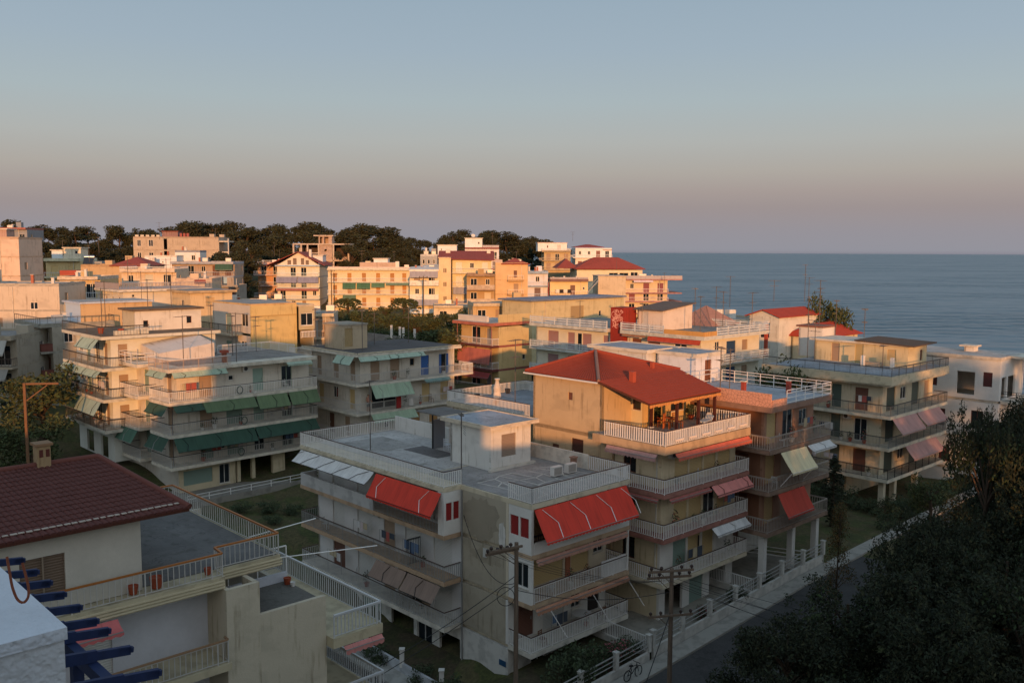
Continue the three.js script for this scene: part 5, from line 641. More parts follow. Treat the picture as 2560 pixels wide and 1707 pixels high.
  b.house(7.4, 11.5, 1, 5, 30.2, 1.6, S('#9a6a58', 'stain'), { slab: S('#8a3a30', 'grime') }); for (let k = 0; k < 3; k++) b.box('tank', S('#8a3028', 'metal'), 12 + k * 0.9, 12.6 + k * 0.9, 30.2, 31.4, 1, 1.7); for (const y of [23.6, 26.5, 29.4]) { b.slab(22.65, 25.2, 0, 6, y, fasciaW, 0.35); } b.box('sign_board', white, 25, 25.2, 25.6, 30, -0.2, 0.4); for (let k = 0; k < 5; k++) b.box('balustrade', S('#d8b890', 'stain'), 0.5 + k * 1.4, 1.4 + k * 1.4, 30.2, 30.9, 0.1, 0.3);
  b = flats('roof_house', 'small white rooftop house with one dark window under the concrete block', { p: [-84.6, 17, -210], az: fr, W: 7.2, L: 6, fl: [20, 22.6, 25.5], base: 17, wall: S('#e4cfb4', 'plaster'), slab: S('#dcc0a0', 'grime'), opR: [[], [[1.3, 1.0, 1.2, 0.6, 'wn'], [3.9, 0.35, 1.3, 0.4, 'wn']]], oE: 0 });
  b = flats('roof_house', 'small white rooftop house with a grey lid roof beside the concrete block', { p: [-79.8, 17, -216], az: fr, W: 5.8, L: 6, fl: [20, 23.6, 26.6], base: 17, wall: S('#e2ccae', 'plaster'), slab: S('#8d8580', 'grime'), opR: [[], [[3.8, 0.9, 0.9, 1.2, 'wn']]], oE: 0 });
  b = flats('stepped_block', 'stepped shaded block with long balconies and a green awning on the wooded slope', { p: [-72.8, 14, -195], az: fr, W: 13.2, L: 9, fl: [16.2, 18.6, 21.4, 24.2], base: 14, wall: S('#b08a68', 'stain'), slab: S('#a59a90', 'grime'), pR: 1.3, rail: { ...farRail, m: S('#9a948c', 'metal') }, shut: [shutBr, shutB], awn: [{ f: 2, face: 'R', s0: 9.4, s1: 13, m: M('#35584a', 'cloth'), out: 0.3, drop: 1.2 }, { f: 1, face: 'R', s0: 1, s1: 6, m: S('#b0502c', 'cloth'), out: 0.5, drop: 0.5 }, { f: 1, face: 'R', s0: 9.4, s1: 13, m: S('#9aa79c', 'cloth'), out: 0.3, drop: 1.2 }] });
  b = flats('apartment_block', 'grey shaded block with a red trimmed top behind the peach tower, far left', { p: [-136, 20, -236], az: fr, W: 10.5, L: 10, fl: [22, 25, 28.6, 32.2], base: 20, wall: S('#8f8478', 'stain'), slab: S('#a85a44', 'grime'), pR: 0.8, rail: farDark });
}
{
  flats('apartment_block', 'narrow ochre block with two balconies between the beige block and the terrace house', { p: [-69.5, 11, -140], az: fr, W: 6, L: 8, fl: [13.4, 16.4, 19.5, 22.6], base: 11, wall: S('#d0a262', 'stain'), slab: S('#d8b48c', 'grime'), pR: 1.1, rail: farRail, shut: [shutB, M('#8a8478', 'slat')] });
  flats('low_house', 'small orange walled roof house beside the terrace house railing', { p: [-52.2, 14, -141], az: fr, W: 5.6, L: 6, fl: [16, 19, 22.3], base: 14, wall: S('#d8a878', 'stain'), slab: S('#c9a07c', 'grime'), oR: { fill: 0.9, step: 2.4 } });
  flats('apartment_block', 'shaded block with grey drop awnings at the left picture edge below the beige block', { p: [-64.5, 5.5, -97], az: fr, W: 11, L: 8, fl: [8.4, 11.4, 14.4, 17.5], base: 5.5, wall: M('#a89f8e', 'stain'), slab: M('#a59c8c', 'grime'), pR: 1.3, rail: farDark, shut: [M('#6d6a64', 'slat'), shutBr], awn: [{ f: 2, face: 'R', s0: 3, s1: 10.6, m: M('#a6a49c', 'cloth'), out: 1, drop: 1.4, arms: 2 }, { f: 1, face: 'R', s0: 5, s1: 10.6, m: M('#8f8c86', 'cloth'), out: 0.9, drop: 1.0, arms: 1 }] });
  flats('apartment_block', 'cream block with long balconies behind the small yellow block on the left', { p: [-88, 15, -200], az: fr, W: 8, L: 8, fl: [17, 20, 23.4], base: 15, wall: S('#d8b896', 'stain'), slab: S('#d0b494', 'grime'), pR: 1.1, rail: farRail, shut: [shutB, shutBr] });
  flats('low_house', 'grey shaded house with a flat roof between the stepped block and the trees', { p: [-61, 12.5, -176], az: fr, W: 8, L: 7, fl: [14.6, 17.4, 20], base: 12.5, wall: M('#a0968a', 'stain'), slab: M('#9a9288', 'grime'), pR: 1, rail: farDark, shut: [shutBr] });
}
// ---------------------------------------------------------------- the town behind: middle
{
  let b = flats('gable_house', 'house with a red gabled roof and pale blue balcony edges', { p: [-59.8, 12, -232], az: 89, W: 10.7, L: 12, fl: [14.6, 17.5, 20.4, 23.2], base: 12, wall: S('#e2c49a', 'plaster'), slab: M('#a9b0b8', 'grime'), pR: 1.2, rail: { ...farRail, m: S('#c9cfd4', 'metal'), gap: 0.3 }, shut: [S('#e4c8a4', 'slat')], step: 2.2, roof: 'none', awn: [{ f: 1, face: 'R', s0: 0, s1: 5.2, m: M('#8488a0', 'cloth'), out: 0.5, drop: 1.3 }, { f: 1, face: 'R', s0: 5.4, s1: 10.6, m: M('#8488a0', 'cloth'), out: 0.5, drop: 1.3 }, { f: 0, face: 'R', s0: 0, s1: 10.6, m: S('#b0503a', 'cloth'), out: 0.4, drop: 0.35 }] });
  b.slab(-0.3, 11, -1.2, 12, 23.2, S('#a9b4c0', 'grime'), 0.25); const ap = 26.6, mx = 5.35; { const q = new MB(), P = (x, y, t) => [x, y - b.y0, -t]; q.tri(P(0, 23.2, 0.2), P(10.7, 23.2, 0.2), P(mx, ap - 0.25, 0.2)); b.mesh('gable', q, S('#e2c49a')); for (const [x, w, h] of [[2.6, 0.9, 1.1], [4, 0.9, 1.6], [6, 0.8, 1.6], [7.2, 0.8, 1.1]]) b.box('gable_window', S('#7a5a40', 'slat'), x, x + w, 23.35, 23.35 + h, 0.12, 0.19); }
  b.roofFace([[-3, 23.0, -0.9], [mx, ap, -0.9], [mx, ap, 12], [-3, 23.0, 12]].map(q => q), S('#a83e28', 'tiles')); b.roofFace([[mx, ap, -0.9], [12.2, 23.2, -0.9], [12.2, 23.2, 12], [mx, ap, 12]], S('#a83e28', 'tiles')); b.box('chimney', white, 7.7, 8.3, 24.4, 27.2, 2, 2.6); b.house(7.8, 10.6, 5, 10, 24, 1.6, S('#dccab4', 'plaster'));
  b = flats('apartment_block', 'orange shaded balcony block adjoining the gabled house on its left', { p: [-66.4, 12, -238], az: 89, W: 6.2, L: 10, fl: [15, 17.8, 20.6, 23.4], base: 12, wall: S('#d08a50', 'stain'), slab: S('#d8a080', 'grime'), pR: 1.2, pL: 0.9, rail: farRail, roofRail: farRail });
  // concrete frame of an unfinished building
  b = new Bld('unfinished_building', 'unfinished open concrete frame building with a square tower above the gabled house', -63, 18, -262, 89); const cf = S('#c9a583', 'grime'), wk = S('#b98f70', 'grime');
  for (const y of [21.5, 24.2, 25.6 + 0.0, 28.9]) { if (y === 25.6) continue; b.slab(0, 16.2, 0, 9, y, cf, 0.35); } for (const x of [0, 2.2, 4, 7.2, 11.4, 15.7]) for (const t of [0, 8.5]) b.box('column', cf, x, x + 0.45, 18, 28.55, t, t + 0.45); b.storey(7.4, 11.2, 0.4, 4.4, 18, 31, wk, [[9, 0.7, 8.6, 0.7, 'no'], [9, 1.2, 10.9, 1.9, 'no'], [7.7, 0.8, 10.9, 1.9, 'no']]); b.slab(6, 11.6, 0, 4.8, 31.3, cf, 0.3); for (const y of [21.5, 24.2]) for (const x of [11.9, 13.9]) b.box('infill_wall', wk, x, x + 1.5, y, y + 0.9, 0.5, 0.7); b.wall('K', 8.5, 0.5, 15.8, 18, 28.5, M('#4a3c34', 'grime')); b.box('infill_wall', wk, 0.5, 2.1, 24.2, 25.2, 0.5, 0.7); b.slab(0, 7.2, 0, 9, 26.3, cf, 0.3);
  b = flats('apartment_block', 'long yellow block with rows of brown shutters and green awnings', { p: [-45.7, 11.2, -226], az: 89.5, W: 20.7, L: 11, fl: [13.2, 16.3, 19.3, 22.4], base: 11.2, wall: S('#e2bd86', 'plaster'), slab: S('#dcc09a', 'grime'), pR: 1.2, rail: { ...farRail, gap: 0.3 }, shut: [S('#b5813f', 'slat')], step: 3.4, opR: [0, 1, 2].map(k => [1.2, 4.8, 8.4, 11.9, 15.4, 18.4].map((s, i) => [s, 1.0, 0.02, 2.1, 'sh', M(i % 2 ? '#b5813f' : '#a97840', 'slat')])), awn: [{ f: 1, face: 'R', s0: 3.8, s1: 7, m: M('#3f6a50', 'cloth'), out: 0.4, drop: 1.4 }, { f: 1, face: 'R', s0: 7.3, s1: 10.6, m: M('#3f6a50', 'cloth'), out: 0.4, drop: 1.4 }, { f: 1, face: 'R', s0: 10.9, s1: 14.2, m: M('#4f7458', 'cloth'), out: 0.4, drop: 1.0 }, { f: 1, face: 'R', s0: 14.5, s1: 20.4, m: M('#62806c', 'cloth'), out: 0.4, drop: 0.45 }, { f: 0, face: 'R', s0: 3.8, s1: 7, m: M('#55705a', 'cloth'), out: 0.4, drop: 1.2 }] });
  b.parapet([[0, 0.2], [20.6, 0.2]], 22.4, 0.55, S('#d9b796', 'stain')); b.box('parapet', S('#c99a74', 'stain'), 7.4, 16.4, 22.41, 24.0, 3, 9); b.house(10.8, 14.3, 4, 8, 24, 0.9, S('#e4cdb4', 'plaster')); b.box('chimney', S('#e6cda8'), 16.6, 17.5, 22.4, 24.3, 1, 1.8);
  b = flats('apartment_block', 'white balcony block with grey roll awnings beside the slim yellow stair tower', { p: [-22.3, 11, -198], az: 88, W: 6.35, L: 10, fl: [13.6, 16.7, 19.7, 22.8], base: 11, wall: S('#e6bf82', 'plaster'), slab: S('#e4cfae', 'grime'), pR: 1.2, rail: { ...farDark, m: S('#8a6f58', 'metal') }, solid: S('#e8cfae', 'grime'), shut: [S('#b99058', 'slat'), shutB], awn: [{ f: 2, face: 'R', s0: 0.1, s1: 6.2, m: S('#a08d80', 'cloth'), out: 0.5, drop: 1.2 }, { f: 0, face: 'R', s0: 0.1, s1: 6.2, m: S('#a08d80', 'cloth'), out: 0.5, drop: 1.1 }] }); b.roofFace([[-0.2, 22.9, -1.2], [6.4, 22.9, -1.2], [6.4, 24.1, 6], [-0.2, 23.4, 6]], S('#e0c4a4', 'plaster'));
  b = new Bld('stair_tower', 'slim yellow stair tower with pairs of narrow windows under a red tiled roof', -16.0, 11, -199, 88); b.storey(0, 2.6, -0.6, 6, 11, 25.4, S('#eab878', 'plaster'), [2.1, 5.2, 8.3, 11.3].flatMap(y => [[1.0, 0.22, y, 0.9, 'wn', woodBr], [1.4, 0.22, y, 0.9, 'wn', woodBr]])); b.slab(-0.2, 2.6, -0.8, 6.2, 25.6, S('#e0b080', 'grime'), 0.2);
  b = flats('apartment_block', 'yellow block with cream balconies under a wide red tiled roof', { p: [-13.2, 11, -201], az: 88, W: 8.6, L: 9, fl: [13.2, 16.3, 19.3, 22.3, 25.2], base: 11, wall: S('#e4bc78', 'plaster'), slab: S('#e6c898', 'grime'), pR: 1.1, rail: { ...farRail, m: S('#a89a88', 'metal') }, shut: [S('#e0c8a0', 'slat'), shutB], roof: 'none', awn: [{ f: 1, face: 'R', s0: 0.2, s1: 4.2, m: S('#a08d80', 'cloth'), out: 0.4, drop: 1.4 }, { f: 0, face: 'R', s0: 0.2, s1: 4.4, m: S('#9c8c84', 'cloth'), out: 0.9, drop: 1.2 }] }); b.roofFace([[-3.2, 25.3, -1.0], [9.2, 25.0, -1.0], [9.2, 27.0, 6], [-3.2, 27.0, 6]], S('#a63c28', 'tiles')); b.roofFace([[9.2, 25.0, 12], [-3.2, 25.3, 12], [-3.2, 27, 6], [9.2, 27, 6]], S('#a63c28', 'tiles')); b.box('chimney', white, -1.6, -0.6, 26.0, 27.4, 4, 4.6); b.box('chimney', white, 7.6, 8.4, 26, 27.4, 4, 4.6);
  b = flats('apartment_block', 'tan block with three deep brown edged balconies in the centre', { p: [-9.6, 11.5, -192], az: 88, W: 5.9, L: 8, fl: [13.2, 16.1, 19.0, 22], base: 11.5, wall: S('#b98648', 'plaster'), slab: S('#a67850', 'grime'), pR: 1.5, solid: S('#c9a078', 'grime'), shut: [S('#b98850', 'slat'), S('#d8b078', 'slat')] });
  b = flats('stair_tower', 'plain tan tower with three ledges under a small red hipped cap', { p: [-3.6, 11.5, -193], az: 88, W: 6.9, L: 8, fl: [15, 18, 21, 24.3], base: 11.5, wall: S('#dca462', 'plaster'), slab: S('#dca060', 'grime'), opR: [[[3.9, 1, 0.02, 2.1, 'sh', shutB]], [[3.9, 1, 0.02, 2.1, 'sh', shutB]], [[3.9, 0.7, 0.4, 1.5, 'sh', shutBr]]], oE: 0 }); for (const y of [15, 18, 21]) { b.slab(2.6, 6, -1.1, 0, y, S('#c48848', 'grime'), 0.35); b.rail([[2.7, 0], [2.7, -1], [5.9, -1], [5.9, 0]], y, { ...farRail, m: S('#d0b090', 'metal') }); } b.hip(1.6, 6.9, 0, 6, 24.32, 1.2, S('#b04428', 'tiles'), 0.4); b.box('parapet', S('#c9a080', 'stain'), 0, 1.5, 24.32, 25.2, 0.1, 0.4);
  b = flats('small_house', 'grey stone house with three windows in front of the cypress trees', { p: [-25.2, 20, -250], az: 89, W: 4.6, L: 7, fl: [22.6, 25.8], base: 20, wall: S('#b3a28a', 'stone'), slab: S('#cdb9a0', 'grime'), opR: [[[0.6, 0.6, 0.8, 1.2, 'wn'], [2, 0.6, 0.8, 1.2, 'wn'], [3.4, 0.6, 0.8, 1.2, 'wn']]], oE: 0 }); b.box('chimney', white, 1.2, 1.7, 25.8, 27.8, 2, 2.5); b.house(4.7, 9.9, 1, 5, 25.6, 2.9, S('#e8d0b6', 'plaster'), { R: [[5.5, 0.4, 1.5, 0.5, 'wn']] });
  b = flats('white_house', 'white house with a roof dish and red tiled edge among the trees', { p: [-14.8, 20, -285], az: 88, W: 10.6, L: 9, fl: [21.5, 24.5, 27.9], base: 20, wall: S('#e0c8b4', 'plaster'), slab: S('#9c4a3a', 'grime'), pR: 0.8, rail: farRail, shut: [S('#8a7060', 'slat')] }); b.house(0, 5.4, 1, 5, 27.9, 3.0, S('#e6d2bc', 'plaster'), { R: [[4, 0.6, 1.2, 0.7, 'wn']] }); b.parapet([[5.5, 0], [10.6, 0]], 27.9, 0.9, S('#b9a08c', 'stain'));
}
// ---------------------------------------------------------------- the town behind: right, above the shore
{
  let b = flats('apartment_block', 'tan block with a white penthouse against the dark wood', { p: [10.4, 18, -300], az: 86, W: 8.7, L: 9, fl: [21, 24, 27], base: 18, wall: S('#c49a60', 'plaster'), slab: S('#b08a5c', 'grime'), pR: 1, pL: 0.8, rail: { ...farRail, m: S('#a58a68', 'metal') }, roofRail: farRail }); b.house(-2, 7.6, 0.6, 7, 27, 2.7, S('#ead2b4', 'plaster'), { R: [[1.0, 0.4, 1.1, 0.8, 'sh', shutBr], [4.4, 1.2, 0.5, 1.6, 'sh', shutW]], slab: S('#e0b8a0', 'grime') });
  b = flats('white_house', 'white house with a wide balcony and a low red roof above the sea', { p: [21.4, 18, -310], az: 86, W: 12.4, L: 9, fl: [21.5, 25, 28.4], base: 18, wall: S('#ead0b0', 'plaster'), slab: S('#ecd8c0', 'grime'), pR: 1.4, pL: 1, pE: 1.6, rail: farRail, shut: [S('#8a4a34', 'slat')], roof: 'none' }); b.hip(0, 9.4, 0, 8, 28.5, 0.9, S('#a83c28', 'tiles'), 0.4); b.hip(9.5, 12.3, 0, 6, 27.6, 0.5, S('#a83c28', 'tiles'), 0.2);
  b = flats('villa', 'villa with a big orange hipped roof and a glazed veranda facing the sea', { p: [17.0, 13, -240], az: 84, W: 17.6, L: 11, fl: [16, 19.2, 22.4], base: 13, wall: S('#e4c08a', 'plaster'), slab: S('#caa578', 'grime'), roof: 'none', opR: [[], [[8.6, 2.4, 0.4, 1.8, 'wn', S('#8a8058', 'metal')], [11.4, 2.4, 0.4, 1.8, 'wn', S('#8a8058', 'metal')], [14.4, 2.0, 0.4, 2, 'wn', railW]]], oE: 0 }); b.hip(0, 17.6, 0, 11, 22.45, 3.0, S('#b23e22', 'tiles'), 0.7); b.hip(-4.5, 0.5, 3, 11, 22.6, 2.4, S('#9c3c28', 'tiles'), 0.4);
  b = flats('balcony_house', 'beach house with pinkish balconies and a dark red ground floor', { p: [26.6, 10, -215], az: 86, W: 10.2, L: 9, fl: [12.6, 15.4, 17.4, 20.6], base: 10, wall: S('#d8b078', 'plaster'), slab: S('#b5705c', 'grime'), pR: 1.3, pE: 3.2, rail: { ...farRail, m: S('#c9a494', 'metal') }, shut: [S('#c4a070', 'slat'), S('#8a3a3a', 'slat')], roofWall: 0.8, roofWallM: S('#b59a86', 'stain') }); b.awning('R', -1.3, 1.8, 6.4, 20.3, 0.4, 0.3, S('#e2b6a0', 'cloth'), { arms: 0 });
  b = new Bld('blank_house', 'plain beige windowless house end with an outside stair', 20, 10, -212, 86); b.storey(0, 6.5, 0, 8, 10, 21.2, S('#cfa878', 'stain')); b.slab(-0.1, 6.6, -0.1, 8.1, 21.4, S('#c4a07a', 'grime'), 0.2); { const q = new MB(); for (let k = 0; k < 12; k++) q.box(-3.2 + k * 0.26, -2.9 + k * 0.26, 17.0 - 10 + k * 0.28, 17.2 - 10 + k * 0.28, 0.1, 1.0); q.bar([-3.2, 7.9, 1], [-0.1, 11.2, 1], 0.05); b.mesh('outside_stair', q, S('#b5a698', 'grime')); }
  b = flats('small_house', 'low house with an overhanging brown roof and washing on its balcony', { p: [8.5, 11, -205], az: 86, W: 8.6, L: 8, fl: [13.5, 17.2, 20.5], base: 11, wall: S('#e8b86e', 'plaster'), slab: S('#8a5a48', 'grime'), pR: 0.9, rail: { ...farRail, m: S('#d0b8a0', 'metal') }, opR: [[[5, 1, 0.02, 2, 'sh', shutB]], [[4.6, 1.1, 0.02, 2.2, 'sh', S('#7a4a30', 'slat')], [7.4, 0.5, 1.2, 0.6, 'wn']]] }); for (let k = 0; k < 4; k++) b.box('laundry', M(k % 2 ? '#2a2226' : '#e0d6cc', 'cloth'), 1.2 + k * 0.9, 2.0 + k * 0.9, 17.7, 18.5, -1.0, -0.96); b.parapet([[0, 0], [8.6, 0]], 20.5, 0.7, S('#b79c88', 'stain'));
  b = flats('small_house', 'narrow white house with grey balconies and a red side wall', { p: [3.4, 12, -207], az: 86, W: 4.7, L: 8, fl: [13.6, 16.5, 19.2, 22.2], base: 12, wall: S('#dcc8b8', 'plaster'), slab: S('#9aa0a2', 'grime'), pR: 0.9, rail: { ...farRail, m: S('#a8aeb0', 'metal') }, shut: [S('#7a5648', 'slat')] }); b.box('side_wall', S('#a03a30', 'stain'), 4.72, 5.4, 12, 20, -0.9, 4);
}

// ---------------------------------------------------------------- low terrace house between the tiled block and the blue-door block
{
  const p = street(0, 0), b = new Bld('terrace_house', 'low cream house with white terrace railings and an urn shaped white chimney', 9.9, 2.2, -57.5, GRID); blocks.urnHouse = b;
  b.storey(2.2, 11, 14.6, 24.2, 2.2, 14.0, creamS, [], [[16, 1, 9.3, 1.6, 'sh'], [20, 1, 9.3, 1.6, 'sh']]); b.slab(1.9, 11.2, 14.4, 24.5, 14.3, fascia, 0.4, M('#8b8f95', 'roof')); b.rail([[1.98, 14.5], [1.98, 24.4], [11.1, 24.4], [11.1, 15]], 14.3, { ...dkTop, gap: 0.16, w: 0.06, h: 0.92 });
  b.mesh('urn_chimney', new MB().lathe([[0.32, 0], [0.36, 0.1], [0.3, 0.5], [0.34, 0.9], [0.2, 1.25], [0.14, 1.5], [0.24, 1.62], [0.24, 1.7], [0, 1.72]], 6.0, 14.33 - b.y0, -22.6, 14), M('#d9cfc4', 'grime')); b.pot(3.5, 20, 14.33, 0.22); b.pot(4.6, 23.6, 14.33, 0.22, M('#3a3a3c')); b.pot(8.4, 23.8, 14.33, 0.25, M('#3a3a3c'));
}
// ---------------------------------------------------------------- the building the picture is taken from, and its neighbours that shade the foreground
{
  const b = new Bld('hotel', 'hotel the view is taken from, with a white terrace wall in the lower left corner', 0, -1, 0, 90); const hw = M('#d8d6d2', 'plaster');
  const vol = (x0, x1, z0, z1, top) => { b.storey(x0, x1, -z1, -z0, -1, top, hw, [-0.5, 2.8, 6.1, 9.4, 12.7, 16, 19.3, 22.6].flatMap(y => { const o = []; for (let x = x0 + 1.5; x < x1 - 2; x += 3.4) o.push([x, 1.4, y + 2, 1.4, 'wn']); return o; }).filter(q => q[2] + q[3] < top)); b.slab(x0 - 0.1, x1 + 0.1, -z1 - 0.1, -z0 + 0.1, top + 0.2, fasciaW, 0.2); };
  vol(-16.3, -6, 2.2, 14, 28); vol(-5.98, 5.8, 2.2, 14, 30.4); b.house(-16.2, -14.3, -13.8, -9.5, 28.2, 1.2, hw);
  b.slab(-5.9, 5.7, -2.15, 1.2, 25.3, fasciaW, 0.25);
  const c = new Bld('terrace_wall', 'white rough plastered terrace wall in the lower left corner of the picture', -3.57, -1, -7, 46.5, 'wall'); c.box('wall_body', M('#d4d4d6', 'plaster', { bumpScale: 0.02 }), -6, 0, -1, 23.9, 0, 8.5); c.box('coping', M('#d6d8de', 'plaster', { bumpScale: 0.02 }), -6, 0.02, 23.9, 24.0, -0.02, 8.5);
  const g = thing('pergola', 'dark blue wooden pergola with scalloped rafter ends beside the white wall', 'pergola', [-4.35, 22.45, -10], rad(90 - 46.5)); const bl = M('#182a54', 'bark', { roughness: 0.7 });
  for (const t of [-0.79, 0, 0.69, 1.08, 1.67, 2.27, 2.85, 3.43, 4.1]) { const q = new MB(), s = 0.122; for (let k = 0; k < 8; k++) { const x0 = -3 + k * 0.375, x1 = x0 + 0.375; q.bar([x0, -x0 * s, -t], [x1, -x1 * s, -t], 0.055, k === 7 ? 0.10 : 0.13); } q.bar([-0.12, 0.02, -t], [0.03, 0.0, -t], 0.055, 0.06); mesh('rafter', q, bl, g); }
  { const q = new MB(); q.bar([-0.42, -0.09, 1.6], [-0.42, -0.09, -5], 0.11, 0.14); mesh('beam', q, bl, g); const p = new MB(); p.box(-0.5, -0.38, -9, -0.16, -0.52, -0.40); mesh('post', p, bl, g); const p2 = new MB(); p2.box(-0.5, -0.38, -9, -0.16, -4.2, -4.08); mesh('post', p2, bl, g); const p3 = new MB(); p3.box(-3.1, -3.0, -0.2, 0.3, -5, 1.6); mesh('wall_plate', p3, bl, g); }
  const h = new THREE.CatmullRomCurve3([[-4.04, 24.42, -7.3], [-4.0, 24.2, -7.3], [-4.01, 24.12, -7.3], [-4.05, 24.08, -7.3], [-4.09, 24.1, -7.3], [-4.13, 24.2, -7.3], [-4.16, 24.32, -7.32], [-4.2, 24.45, -7.36]].map(q => new THREE.Vector3(...q))); single('rope_loop', 'rusty orange rope loop hanging over the edge of the white wall', 'rope', new THREE.TubeGeometry(h, 40, 0.011, 8), M('#8a4a30', 'bark'));
  const n = new Bld('neighbouring_block', 'tall neighbouring block behind the viewpoint that shades the left of the town', 0, -1, 0, 90); n.storey(-82, -38, -16, -4, -1, 31, M('#cfc6b6', 'stain')); n.slab(-82.2, -37.8, -16.2, -3.8, 31.2, fascia, 0.2);
  const m = new Bld('neighbouring_block', 'low neighbouring block behind the viewpoint that shades the street', 0, -1, 0, 90); m.storey(6.2, 29, -16, -6, -1, 20.9, M('#cfc6b6', 'stain')); m.slab(6, 29.2, -16.2, -5.8, 21.1, fascia, 0.2); m.storey(-37.6, -16.6, -16, -6, -1, 20.2, M('#cfc6b6', 'stain')); m.slab(-37.7, -16.5, -16.2, -5.8, 20.4, fascia, 0.2);
}

// ---------------------------------------------------------------- trees
const leafMat = M('#ffffff', 'leaf', { vc: 1, roughness: 0.95 }), barkMat = M('#4a3a2c', 'bark'), barkGrey = M('#6b6258', 'bark');
function leaves(mb, x, y, z, rx, ry, rz, n, s, pal, flat = 0) {
  for (let k = 0; k < n; k++) {
    const a = rnd() * 6.2832, cu = rnd() * 2 - 1, r = Math.pow(rnd(), 0.4), q = Math.sqrt(1 - cu * cu), dx = q * Math.cos(a), dy = cu, dz = q * Math.sin(a), c = [x + dx * rx * r, y + dy * ry * r, z + dz * rz * r];
    const u = new THREE.Vector3(rr(-1, 1), rr(-1, 1) * (1 - flat), rr(-1, 1)).normalize(), v = new THREE.Vector3(rr(-1, 1), rr(-1, 1), rr(-1, 1)).cross(u).normalize(), L = s * rr(0.6, 1.3), W = L * rr(0.3, 0.55), P = (i, j) => [c[0] + u.x * L * i + v.x * W * j, c[1] + u.y * L * i + v.y * W * j, c[2] + u.z * L * i + v.z * W * j];
    mb.quad(P(-0.5, 0), P(0, -0.5), P(0.5, 0), P(0, 0.5)); const f = rr(0.7, 1.3), col = pal[Math.floor(rnd() * pal.length)]; for (let i = 0; i < 4; i++) mb.c.push(col[0] * f, col[1] * f, col[2] * f);
  }
}
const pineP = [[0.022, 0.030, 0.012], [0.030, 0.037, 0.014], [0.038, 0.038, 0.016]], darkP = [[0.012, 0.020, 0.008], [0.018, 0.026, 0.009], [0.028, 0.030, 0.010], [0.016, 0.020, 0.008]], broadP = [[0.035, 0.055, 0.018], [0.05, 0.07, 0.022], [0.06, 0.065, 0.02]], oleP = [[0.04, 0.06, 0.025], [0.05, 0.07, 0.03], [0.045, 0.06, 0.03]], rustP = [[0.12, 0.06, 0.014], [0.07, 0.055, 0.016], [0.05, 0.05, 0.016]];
const protos = {};
function proto(key, sd, fn) { if (!protos[key]) { reseed(sd); const c = new MB(); c.c = []; const t = new MB(); fn(c, t); protos[key] = [c.geo(), t.geo()]; } return protos[key]; }
